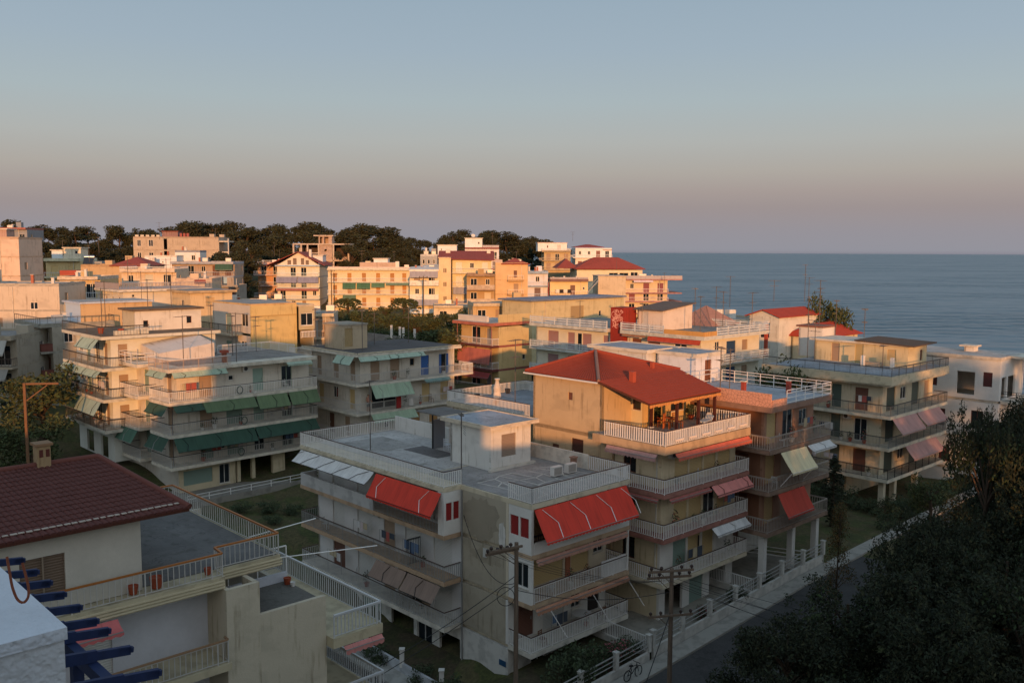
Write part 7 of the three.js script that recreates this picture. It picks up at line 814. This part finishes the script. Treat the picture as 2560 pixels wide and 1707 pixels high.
{
  const put = (b, x, y, t, h, k, lab, turn = 0) => { const [p, r] = onto(b, x, y, t); antenna(lab, p, h, r + turn, k); };
  const c = blocks.centreBlock; put(c, 1.4, 12.33, 16.4, 5.2, 1, 'tall thin antenna on the left roof terrace of the centre block', 0.5); put(c, 0.3, 12.33, 4.7, 4.5, 2, 'antenna mast beside the stair house of the centre block', 1);
  const g = blocks.greenBlock; put(g, 3.1, 16.2, 3.4, 4.6, 0, 'antenna standing behind the railing corner of the green awning block', 0.3); put(g, 5.4, 16.2, 2.2, 5.6, 1, 'antenna on the lit roof edge of the green awning block', 1.2); put(g, 7.4, 16.2, 1.2, 4.8, 0, 'antenna beside the red chimney of the green awning block', 2); put(g, 0.4, 7.2, 0.3, 5.5, 1, 'antenna mast rising from a lower balcony corner of the green awning block', 0.6);
  const w = blocks.towerBlock; put(w, 6.5, 20.95, 5, 3, 0, 'antenna on the stair tower roof, left one', 0.8); put(w, 9.4, 20.95, 6, 3.4, 1, 'antenna on the stair tower roof, right one', 0.2);
  const bd = blocks.blueDoors; put(bd, 1.0, 16.53, 1.0, 4.4, 1, 'antenna before the box on the roof of the blue-door block', 0.5); put(bd, -0.6, 16.53, 7.5, 4.2, 0, 'antenna at the left roof edge of the blue-door block', 0.9);
  const u = blocks.urnHouse; put(u, 5.2, 14.33, 19.5, 5.4, 0, 'tall white mast with crossbar on the terrace with the urn chimney', 0.2);
  const wb = blocks.wideBlock; put(wb, 1.2, 17.87, 9.5, 3.2, 0, 'antenna before the white stair house of the wide peach block', 0.6); put(wb, 3.5, 17.87, 3, 4.2, 1, 'antenna on the front roof corner of the wide peach block', 0.4); put(wb, 8, 17.87, 3, 4.6, 0, 'antenna in the middle of the wide peach roof', 1); put(wb, 11, 17.87, 6, 5.0, 0, 'antenna on the right part of the wide peach roof', 0.1); put(wb, 2, 17.87, 20, 3.0, 1, 'antenna on the left wing of the wide peach block', 0.1);
  const cb = blocks.creamBlock; put(cb, 10.6, 18.96, 13, 4.2, 0, 'antenna on the white box at the back of the cream block', 0.3); put(cb, 12.4, 18.96, 14, 5.0, 0, 'tallest antenna on the white box at the back of the cream block', 1.1); put(cb, 11.4, 18.96, 14.8, 3.2, 2, 'shortest antenna on the white box at the back of the cream block', 0.7); put(cb, 13, 15.58, 9, 5.4, 0, 'antenna on the right roof edge of the cream block', 0.5); put(cb, 8.2, 15.58, 13, 4.8, 1, 'antenna behind the roof rooms of the cream block', 0.2); put(cb, 3.2, 15.58, 2.4, 2.6, 1, 'antenna on the front roof corner of the cream block', 0.2);
  const br = blocks.brownBlock; put(br, 4.2, 16.13, 6.2, 3.4, 2, 'antenna beside the chimney of the brown block roof', 0.4); put(br, 1.4, 16.13, 5.2, 3.8, 0, 'antenna behind the stone parapet of the brown block', 0.9);
  put(g, 9.6, 16.2, 6, 4.2, 1, 'antenna at the middle of the shaded roof of the green awning block', 1.4); put(g, 13.4, 16.2, 8, 3.8, 0, 'antenna at the back railing of the green awning block', 0.4); put(w, 2.2, 18.7, 6, 4.4, 1, 'antenna on the left roof terrace of the stair tower block', 0.3); put(w, 3.6, 18.7, 9, 5, 0, 'taller antenna on the left roof terrace of the stair tower block', 1.9); put(bd, 6, 16.53, 6, 3.6, 2, 'antenna in the middle of the blue-door block roof', 0.2); put(bd, 10, 16.53, 5, 4, 0, 'antenna near the right end of the blue-door block roof', 2.2); put(cb, 6, 15.58, 11, 4.4, 0, 'antenna at the left back of the cream block roof', 1.5); put(cb, 12.8, 15.58, 12.2, 6.2, 1, 'thin tall antenna right behind the roof rooms of the cream block', 0.5); put(wb, 9.5, 17.87, 8, 4.8, 1, 'antenna beside the pinkish tiled wing of the wide peach block', 0.8); put(wb, 12.6, 17.87, 2, 4.4, 0, 'antenna at the right roof corner of the wide peach block', 0.1);
  const px = q => (q - 1280) / 2276; for (const [uu, v, Z, h, k] of [[160, 640, 186, 3, 0], [225, 655, 168, 3, 1], [250, 640, 200, 4, 0], [320, 700, 126, 3.2, 0], [352, 745, 122, 3.6, 1], [402, 600, 243, 4.5, 0], [416, 702, 122, 3, 0], [542, 600, 244, 3, 1], [687, 640, 235, 3.5, 0], [700, 650, 236, 2.6, 1], [905, 655, 230, 3, 0], [985, 655, 230, 2.8, 1], [1230, 612, 286, 4, 0], [1290, 660, 197, 3, 1], [1430, 600, 300, 3, 0], [1540, 670, 236, 3.2, 1], [1660, 720, 212, 4, 0], [1825, 760, 130, 4.4, 1], [1935, 745, 130, 3.0, 0], [2012, 745, 134, 5.4, 0], [2022, 748, 133, 3.7, 0]]) { const y = 27 + (627 - v) / 2276 * Z - 0.2; antenna(uu > 2000 ? (h > 5 ? 'tallest antenna above the small orange roofed house by the sea' : 'second antenna above the small orange roofed house by the sea') : uu < 560 ? 'thin antenna on a far roof of the left-hand cluster' : uu < 1300 ? 'thin antenna on a far roof around the long yellow block' : 'thin antenna on a far roof near the villa above the sea', [px(uu) * Z, y, -Z], h, uu, k, uu > 2000 ? undefined : 'antennas on the far roofs'); }
}
// ---------------------------------------------------------------- small things on roofs and terraces
const chairWood = M('#b5622c', 'bark');
function chair(label, pos, turn, m, s = 1) {
  const g = thing('chair', label, 'chair', pos, turn); g.scale.setScalar(s); mesh('seat', new MB().box(-0.21, 0.21, 0.43, 0.46, -0.21, 0.21), m, g); for (const [x, z, h] of [[-0.19, -0.19, 0.95], [0.19, -0.19, 0.95], [-0.19, 0.19, 0.43], [0.19, 0.19, 0.43]]) mesh('leg', new MB().box(x - 0.022, x + 0.022, 0, h, z - 0.022, z + 0.022), m, g); for (const y of [0.58, 0.72, 0.86]) mesh('back_slat', new MB().box(-0.17, 0.17, y, y + 0.07, -0.2, -0.18), m, g); mesh('stretcher', new MB().box(-0.17, 0.17, 0.2, 0.23, 0.18, 0.2), m, g); return g;
}
{
  const t = blocks.tiledBlock; for (const [x, tt, lab, tu] of [[5.0, 3.7, 'orange wooden chair on the tiled terrace, left one of the front pair', 0.5], [5.8, 3.2, 'orange wooden chair on the tiled terrace, right one of the front pair', 0.2], [5.2, 4.3, 'orange wooden chair on the tiled terrace, behind the left one', 3.4], [6.1, 4.0, 'orange wooden chair on the tiled terrace, behind the right one', 3.0]]) { const [p, r] = onto(t, x, 14.53, tt); chair(lab, p, r + tu, chairWood, 1.08); }
  { const [p, r] = onto(t, 5.5, 14.53, 3.8), g = thing('table', 'wooden table between the orange chairs on the tiled terrace', 'table', p, r); mesh('table_top', new MB().box(-0.35, 0.35, 0.7, 0.74, -0.35, 0.35), chairWood, g); for (const [x, z] of [[-0.3, -0.3], [0.3, -0.3], [-0.3, 0.3], [0.3, 0.3]]) mesh('leg', new MB().box(x - 0.025, x + 0.025, 0, 0.7, z - 0.025, z + 0.025), chairWood, g); }
  { const [p, r] = onto(t, 8.2, 14.53, 2.6); const q = new MB(); q.box(-0.9, 0.5, 0.32, 0.4, -0.3, 0.3); const g = thing('sun_lounger', 'white sun lounger on the right of the tiled terrace', 'lounger', p, r + 0.2); mesh('seat', q, white, g); mesh('backrest', new MB().bar([0.5, 0.38, 0], [1.0, 0.75, 0], 0.6, 0.05), white, g); for (const [x, z] of [[-0.8, -0.25], [-0.8, 0.25], [0.4, -0.25], [0.4, 0.25]]) mesh('leg', new MB().box(x - 0.03, x + 0.03, 0, 0.32, z - 0.03, z + 0.03), white, g); }
  for (const [x, tt, h, lab] of [[9.2, 4.6, 1.0, 'potted plant at the far railing of the tiled terrace'], [6.6, 5.6, 1.3, 'potted plant by the terrace wall under the tiled roof']]) { const [p] = onto(t, x, 14.53, tt); const g = tree('shrub', 0, 'potted_plant', lab, p[0], p[2], h, { y: p[1] + 0.3, cat: 'plant' }); g.add(mesh('pot', new MB().lathe([[0, -0.6], [0.3, -0.6], [0.42, 0.1], [0.34, 0.1], [0.3, 0.02], [0, 0.02]], 0, 0, 0, 12), terracotta)); }
  const c = blocks.centreBlock; [[5.9, 1.7, 'left one of the two'], [7.2, 1.65, 'right one of the two']].forEach(([x, tt, w]) => { const [p, r] = onto(c, x, 12.34, tt), g = thing('air_conditioner', `white air conditioner box on the lit roof terrace, ${w}`, 'air conditioner', p, r); mesh('case', new MB().box(-0.42, 0.42, 0.08, 0.68, -0.17, 0.17), M('#d2ccc4', 'metal'), g); const q = new MB(); for (let k = 0; k < 9; k++) q.box(-0.36 + k * 0.08, -0.32 + k * 0.08, 0.14, 0.62, 0.172, 0.185); mesh('grille', q, M('#8a8078', 'metal'), g); for (const x2 of [-0.3, 0.3]) mesh('foot', new MB().box(x2 - 0.04, x2 + 0.04, 0, 0.08, -0.16, 0.16), railG, g); });
  { const [p, r] = onto(c, 5.6, 12.34, 12.6); chair('white plastic chair by the grey door on the centre block roof', p, r + 2, M('#c9ced4', 'metal'), 0.95); }
  { const [p, r] = onto(c, 8.3, 12.34, 2.4), g = thing('roof_chimney', 'short brown chimney pot at the right railing of the centre block roof', 'chimney', p, r); mesh('shaft', new MB().box(-0.16, 0.16, 0, 0.75, -0.16, 0.16), M('#8a6654', 'clay'), g); mesh('cap', new MB().box(-0.22, 0.22, 0.75, 0.83, -0.22, 0.22), M('#9a7460', 'clay'), g); }
  for (const [b, x, y, tt, lab] of [[c, -0.6, 6.27, 7.6, 'small potted plant on a left balcony of the centre block'], [c, -0.9, 3.27, 9, 'clothes drying rack on the lowest left balcony of the centre block']]) { const [p, r] = onto(b, x, y, tt); if (lab[0] === 's') { const g = thing('potted_plant', lab, 'plant', p, r); mesh('pot', new MB().lathe([[0, 0], [0.14, 0], [0.19, 0.3], [0.15, 0.3], [0, 0.27]], 0, 0, 0, 10), terracotta, g); const m = new MB(); m.c = []; reseed(4); leaves(m, 0, 0.5, 0, 0.25, 0.25, 0.25, 90, 0.14, oleP); mesh('foliage', m, leafMat, g); } else { const g = thing('drying_rack', lab, 'rack', p, r); const q = new MB(); for (let k = 0; k < 9; k++) q.bar([-0.25 + k * 0.06, 0.85, -0.8], [-0.25 + k * 0.06, 0.85, 0.8], 0.012); for (const [z, s] of [[-0.75, 1], [0.75, -1]]) { q.bar([-0.3, 0, z], [0.3, 0.85, z], 0.025); q.bar([0.3, 0, z], [-0.3, 0.85, z], 0.025); } mesh('rack_frame', q, railW, g); } }
  // roof dish
  { const g = thing('satellite_dish', 'round satellite dish on the white house among the far trees', 'dish', [-12.4, 31.1, -286.5], 0.2); mesh('dish', new MB().lathe([[0, 0], [0.35, 0.05], [0.62, 0.2], [0.66, 0.2], [0.36, 0.02], [0, -0.04]], 0, 0.8, 0, 16), white, g).rotation.x = 0.9; mesh('mast', new MB().tube([[0, -0.1, -0.4], [0, 1.0, -0.3]], 0.05, 6), railG, g); }
  { const q = thing('solar_heater', 'shiny solar water heater on the roof left of the red hipped roof', 'water heater', [-81.5, 24.0, -176], 0.2); mesh('tank', new MB().tube([[-0.9, 1.5, 0], [0.9, 1.5, 0]], 0.3, 12), M('#d8d8d8', 'metal', { roughness: 0.25, metalness: 0.8 }), q); mesh('panel', new MB().bar([0, 0.2, 1.6], [0, 1.5, 0.2], 1.8, 0.08), M('#2a3038', 'glass'), q); mesh('frame', new MB().box(-0.8, -0.75, 0, 1.4, -0.1, 0).box(0.75, 0.8, 0, 1.4, -0.1, 0), railG, q); }
  // wall with white posts behind the blue-door block
  { const g = thing('gate_wall', 'sloping grey garden wall with four white posts behind the blue-door block', 'wall', [-16.9, 13.0, -127], rad(-6)); mesh('wall', new MB().bar([-3.5, 1.3, 0], [3.6, 0.6, 0], 0.2, 2.4), M('#8d8a88', 'grime'), g); for (const [x, y] of [[0, 2.1], [1.2, 1.9], [1.7, 1.8], [3.3, 1.6]]) mesh('post', new MB().box(x - 0.14, x + 0.14, -0.5, y + 1.5, -0.16, 0.16), white, g); }
}
// ---------------------------------------------------------------- what stands on the balconies
{
  const potG = new MB().lathe([[0, 0.002], [0.12, 0.002], [0.17, 0.27], [0.135, 0.27], [0.12, 0.24], [0, 0.24]], 0, 0, 0, 10).geo(), leafG = [1, 2, 3].map(k => { const m = new MB(); m.c = []; reseed(600 + k); leaves(m, 0, 0.45 + 0.08 * k, 0, 0.22, 0.26 + 0.06 * k, 0.22, 90, 0.13, k === 3 ? oleP.concat([[0.4, 0.06, 0.06]]) : oleP); return m.geo(); });
  reseed(909); const who = [['centreBlock', 'the block with the red awnings', [[-0.9, 3.27, 6, 20, 'L', 5], [-0.9, 6.27, 6, 20, 'L', 4], [-1.5, 3.27, 1, 8, 'R', 4], [-1.5, 6.27, 1, 6, 'R', 3]]], ['tiledBlock', 'the tiled block', [[0.5, 11.34, 1.5, 9, 'R', 4], [0.5, 8.34, 1.5, 9, 'R', 5], [0.5, 5.34, 1.5, 9, 'R', 4]]], ['brownBlock', 'the brown block', [[0.6, 12.97, 1, 8, 'R', 3], [0.6, 9.97, 1, 8, 'R', 3]]], ['creamBlock', 'the cream block', [[0.6, 11.87, 1.5, 12, 'L', 3], [0.6, 8.87, 1.5, 12, 'L', 7], [0.6, 5.87, 1.5, 12, 'L', 4]]], ['greenBlock', 'the green awning block', [[0.6, 13.17, 1.5, 14, 'R', 3], [0.6, 10.17, 1.5, 14, 'R', 5], [0.6, 7.17, 1.5, 14, 'R', 5]]], ['towerBlock', 'the stair tower block', [[0.6, 12.67, 1.5, 10, 'L', 4], [0.6, 9.67, 1.5, 10, 'L', 4]]], ['blueDoors', 'the blue-door block', [[-0.7, 10.47, 4, 12, 'R', 4], [-0.7, 13.47, 1, 12, 'R', 3]]]];
  for (const [key, nm, rows] of who) for (const [o, y, s0, s1, face, n] of rows) for (let k = 0; k < n; k++) {
    const s = s0 + (s1 - s0) * (k + 0.2 + 0.6 * rnd()) / n, d = o + rr(-0.15, 0.15), [p, r] = face === 'L' ? onto(blocks[key], d, y, s) : onto(blocks[key], s, y, d), q = rnd();
    if (q < 0.5) { const g = thing('potted_plant', `small potted plant on a balcony of ${nm}`, 'plant', p, r + k, `potted plants of ${nm}`); const sc = rr(0.8, 1.5); g.scale.setScalar(sc); mesh('pot', potG, rnd() < 0.6 ? terracotta : white, g); mesh('foliage', leafG[Math.floor(rnd() * 3)], leafMat, g); }
    else if (q < 0.72) { const g = chair(`plain chair on a balcony of ${nm}`, p, r + rnd() * 6, rnd() < 0.6 ? M('#c2c0bc', 'metal') : M('#7a5236', 'bark'), 0.95); g.userData.group = `chairs of ${nm}`; }
    else { const g = thing('washing_line', `washing hung on a balcony line of ${nm}`, 'laundry', p, face === 'L' ? r + Math.PI / 2 : r, `washing of ${nm}`); mesh('line', new MB().bar([-0.9, 1.55, 0], [0.9, 1.55, 0], 0.012).box(-0.92, -0.9, 0, 1.55, -0.01, 0.01).box(0.9, 0.92, 0, 1.55, -0.01, 0.01), railG, g); let x = -0.8; while (x < 0.5) { const w = rr(0.28, 0.55), h = rr(0.4, 0.85); mesh('cloth', new MB().box(x, x + w, 1.55 - h, 1.545, -0.012, 0.012), M(['#c9c6c2', '#a8544a', '#5b6f8a', '#b9a98a', '#3f4650', '#c7b7b4'][Math.floor(rnd() * 6)], 'cloth'), g); x += w + 0.06; } }
  }
  // air conditioners on walls
  for (const [key, nm, list] of [['centreBlock', 'the block with the red awnings', [[0.3, 8.2, 2.2, 'R'], [13.4, 8.3, 0, 'L']]], ['greenBlock', 'the green awning block', [[8.4, 15.2, 1.4, 'R'], [11.6, 12.2, 1.4, 'R']]], ['tiledBlock', 'the tiled block', [[2.2, 13.3, 1.15, 'R'], [9.3, 10.4, 1.15, 'R']]], ['creamBlock', 'the cream block', [[7.3, 13.8, 1.5, 'L'], [4.8, 10.9, 1.5, 'L']]]]) list.forEach(([s, y, off, f], i) => { const b = blocks[key], [p, r] = f === 'R' ? onto(b, s, y, off - 0.2) : onto(b, off - 0.2, y, s), g = thing('air_conditioner', `wall air conditioner on ${nm}, ${i ? 'further back' : 'nearer'} one`, 'air conditioner', p, f === 'R' ? r : r - Math.PI / 2); mesh('case', new MB().box(-0.4, 0.4, 0, 0.55, -0.18, 0.13), M('#c4c1ba', 'metal'), g); mesh('fan_grille', new MB().lathe([[0, 0.0], [0.2, 0.0], [0.2, 0.02], [0, 0.02]], 0, 0, 0, 14), M('#3a3a3a', 'metal'), g).position.set(-0.1, 0.28, 0.13); g.children[1].rotation.x = Math.PI / 2; });
}
// ---------------------------------------------------------------- parked car by the gabled house
{
  const x = -48.2, z = -214, g = thing('parked_car', 'dark red car parked below the gabled house', 'car', [x, groundY(x, z) + 0.1, z], rad(10)); const sec = [[-2.05, 0.5, 0.62], [-1.95, 0.42, 0.78], [-1.2, 0.38, 0.9], [-0.75, 0.38, 1.32], [0.55, 0.38, 1.42], [1.25, 0.38, 0.98], [1.95, 0.42, 0.86], [2.1, 0.5, 0.66]], q = new MB(); for (let k = 0; k < sec.length - 1; k++) { const [x0, a0, b0] = sec[k], [x1, a1, b1] = sec[k + 1], w = 0.82, iw = (b, l) => b > 1.1 ? 0.62 : w; q.quad([x0, a0, w], [x1, a1, w], [x1, Math.min(b1, 0.92), w], [x0, Math.min(b0, 0.92), w]); q.quad([x1, a1, -w], [x0, a0, -w], [x0, Math.min(b0, 0.92), -w], [x1, Math.min(b1, 0.92), -w]); q.quad([x0, Math.min(b0, 0.92), w], [x1, Math.min(b1, 0.92), w], [x1, b1, iw(b1)], [x0, b0, iw(b0)]); q.quad([x1, Math.min(b1, 0.92), -w], [x0, Math.min(b0, 0.92), -w], [x0, b0, -iw(b0)], [x1, b1, -iw(b1)]); q.quad([x0, b0, iw(b0)], [x1, b1, iw(b1)], [x1, b1, -iw(b1)], [x0, b0, -iw(b0)]); } q.quad([-2.05, 0.5, -0.82], [-2.05, 0.5, 0.82], [-2.05, 0.62, 0.82], [-2.05, 0.62, -0.82]); q.quad([2.1, 0.5, 0.82], [2.1, 0.5, -0.82], [2.1, 0.66, -0.82], [2.1, 0.66, 0.82]); mesh('body', q, M('#6e1f1c', 'metal', { roughness: 0.3 }), g);
  for (const s of [1, -1]) mesh('window', new MB().quad([-0.7, 0.98, s * 0.79], [1.0, 0.98, s * 0.79], [0.5, 1.34, s * 0.665], [-0.55, 1.27, s * 0.68]), glass, g); for (const [wx, s] of [[-1.3, 1], [1.3, 1], [-1.3, -1], [1.3, -1]]) { const w = mesh('wheel', new MB().tube([[wx, 0.3, s * 0.68], [wx, 0.3, s * 0.84]], 0.31, 14), M('#17171a'), g); mesh('rim', new MB().tube([[wx, 0.3, s * 0.84], [wx, 0.3, s * 0.855]], 0.18, 10), M('#a8a8a8', 'metal'), w); } for (const s of [0.6, -0.6]) mesh('headlight', new MB().box(2.05, 2.11, 0.62, 0.74, s - 0.13, s + 0.13), M('#cfd0cc', 'glass'), g);
}
// ---------------------------------------------------------------- bicycle leaning by the second pole
{
  const [bx, bz] = street(-6.6, 2.55), g = thing('bicycle', 'dark bicycle leaning on the pavement beside the second pole', 'bicycle', [bx, streetY(-6.6) + 0.12, bz], rad(90 - GRID)); g.rotation.z = 0.0; const ring = (cx, cy, r, w) => { const q = new MB(); for (let k = 0; k < 22; k++) { const P = j => [cx + r * Math.cos(j / 22 * 6.2832), cy + r * Math.sin(j / 22 * 6.2832), 0]; q.bar(P(k), P(k + 1), w); } return q; }, steel = M('#20262c', 'metal');
  for (const cx of [0, 1.02]) { const w = mesh('wheel', ring(cx, 0.34, 0.32, 0.04), M('#141414'), g); const s = new MB(); for (let k = 0; k < 12; k++) s.bar([cx, 0.34, 0], [cx + 0.31 * Math.cos(k * 0.5236), 0.34 + 0.31 * Math.sin(k * 0.5236), 0], 0.006); mesh('spokes', s, railG, w); } const f = new MB(); for (const [a, b] of [[[0, 0.34, 0], [0.42, 0.36, 0]], [[0.42, 0.36, 0], [0.3, 0.82, 0]], [[0.3, 0.78, 0], [0.86, 0.78, 0]], [[0.42, 0.36, 0], [0.86, 0.74, 0]], [[0, 0.34, 0], [0.3, 0.78, 0]], [[0.84, 0.9, 0], [1.02, 0.34, 0]]]) f.bar(a, b, 0.032); mesh('frame', f, steel, g); mesh('saddle', new MB().box(0.2, 0.44, 0.84, 0.9, -0.07, 0.07), M('#141414'), g); mesh('handlebar', new MB().bar([0.82, 0.95, -0.26], [0.82, 0.95, 0.26], 0.03), steel, g);
}
// ---------------------------------------------------------------- person on a balcony of the block with blue doors
{
  const J = { hip: [0, 0.92, 0], chest: [0, 1.28, 0.03], neck: [0, 1.47, 0.03], head: [0, 1.62, 0.07] }, bones = [[[0, 0.95, 0], [0, 1.2, 0.02], 0.135, 0.14], [[0, 1.2, 0.02], [0, 1.4, 0.02], 0.14, 0.13], [[-0.13, 1.4, 0.02], [0.13, 1.4, 0.02], 0.075, 0.075], [[0, 1.4, 0.02], [0, 1.53, 0.05], 0.06, 0.055], [[0, 1.6, 0.06], [0, 1.67, 0.06], 0.095, 0.1], [[0, 1.6, 0.15], [0, 1.59, 0.17], 0.02, 0.018]];
  for (const s of [-1, 1]) bones.push([[s * 0.09, 0.94, 0], [s * 0.11, 0.5, 0.04], 0.085, 0.058], [[s * 0.11, 0.5, 0.04], [s * 0.11, 0.08, -0.01], 0.056, 0.04], [[s * 0.11, 0.06, -0.02], [s * 0.12, 0.04, 0.15], 0.042, 0.035], [[s * 0.18, 1.39, 0.02], [s * 0.27, 1.14, 0.08], 0.05, 0.042], [[s * 0.27, 1.14, 0.08], [s * 0.2, 1.06, 0.32], 0.04, 0.03], [[s * 0.2, 1.06, 0.32], [s * 0.19, 1.05, 0.4], 0.035, 0.03], [[s * 0.17, 1.06, 0.38], [s * 0.165, 1.02, 0.46], 0.012, 0.01], [[s * 0.19, 1.06, 0.39], [s * 0.19, 1.02, 0.48], 0.012, 0.01], [[s * 0.21, 1.06, 0.39], [s * 0.215, 1.02, 0.47], 0.012, 0.01], [[s * 0.225, 1.06, 0.38], [s * 0.235, 1.02, 0.45], 0.011, 0.009], [[s * 0.165, 1.06, 0.35], [s * 0.14, 1.04, 0.4], 0.012, 0.01]);
  const N = 112, mc = new MarchingCubes(N, new THREE.MeshBasicMaterial(), false, false, 60000), S = 0.95; mc.isolation = 0; const smin = (a, b) => { const k = 0.045, h = Math.max(0, k - Math.abs(a - b)) / k; return Math.min(a, b) - h * h * k * 0.25; };
  for (let k = 0; k < N; k++) for (let j = 0; j < N; j++) for (let i = 0; i < N; i++) { const p = [(i - N / 2) / (N / 2) * S, (j - N / 2) / (N / 2) * S + 0.86, (k - N / 2) / (N / 2) * S]; let d = 9; if (Math.abs(p[0]) < 0.45 && p[2] > -0.35 && p[2] < 0.6) for (const [a, b, r0, r1] of bones) { const ab = [b[0] - a[0], b[1] - a[1], b[2] - a[2]], ap = [p[0] - a[0], p[1] - a[1], p[2] - a[2]], t = Math.min(1, Math.max(0, (ap[0] * ab[0] + ap[1] * ab[1] + ap[2] * ab[2]) / (ab[0] ** 2 + ab[1] ** 2 + ab[2] ** 2))), e = Math.hypot(ap[0] - ab[0] * t, ap[1] - ab[1] * t, ap[2] - ab[2] * t) - (r0 + (r1 - r0) * t); d = smin(d, e); } mc.field[i + j * N + k * N * N] = -d; }
  mc.update(); const g = new THREE.BufferGeometry(), n = mc.count, pos = new Float32Array(n * 3), nor = new Float32Array(n * 3), col = new Float32Array(n * 3); for (let k = 0; k < n; k++) { const x = mc.positionArray[k * 3] * S, y = mc.positionArray[k * 3 + 1] * S + 0.86, z = mc.positionArray[k * 3 + 2] * S; pos.set([x, y, z], k * 3); nor.set([-mc.normalArray[k * 3], -mc.normalArray[k * 3 + 1], -mc.normalArray[k * 3 + 2]], k * 3); const c = y < 0.98 && y > 0.48 && z < 0.2 ? [0.03, 0.035, 0.05] : y > 0.98 && y < 1.44 && Math.abs(x) < 0.2 && z < 0.2 ? [0.42, 0.20, 0.15] : [0.36, 0.19, 0.12]; col.set(c, k * 3); }
  g.setAttribute('position', new THREE.BufferAttribute(pos, 3)); g.setAttribute('color', new THREE.BufferAttribute(col, 3)); g.computeVertexNormals();
  const b = blocks.blueDoors, [p, r] = onto(b, 0.55, 10.46, -0.6); const o = single('person', 'person in a pinkish top and dark shorts at the balcony railing with the red towel', 'person', g, M('#ffffff', 'skin', { vc: 1 })); o.position.set(...p); o.rotation.y = r; const hair = mesh('hair', new MB().lathe([[0.1, 0], [0.112, 0.06], [0.095, 0.12], [0.05, 0.155], [0, 0.16]], 0, 1.62, 0.045, 14), M('#2a1c14'), o);
}
renderer.render(scene, camera);
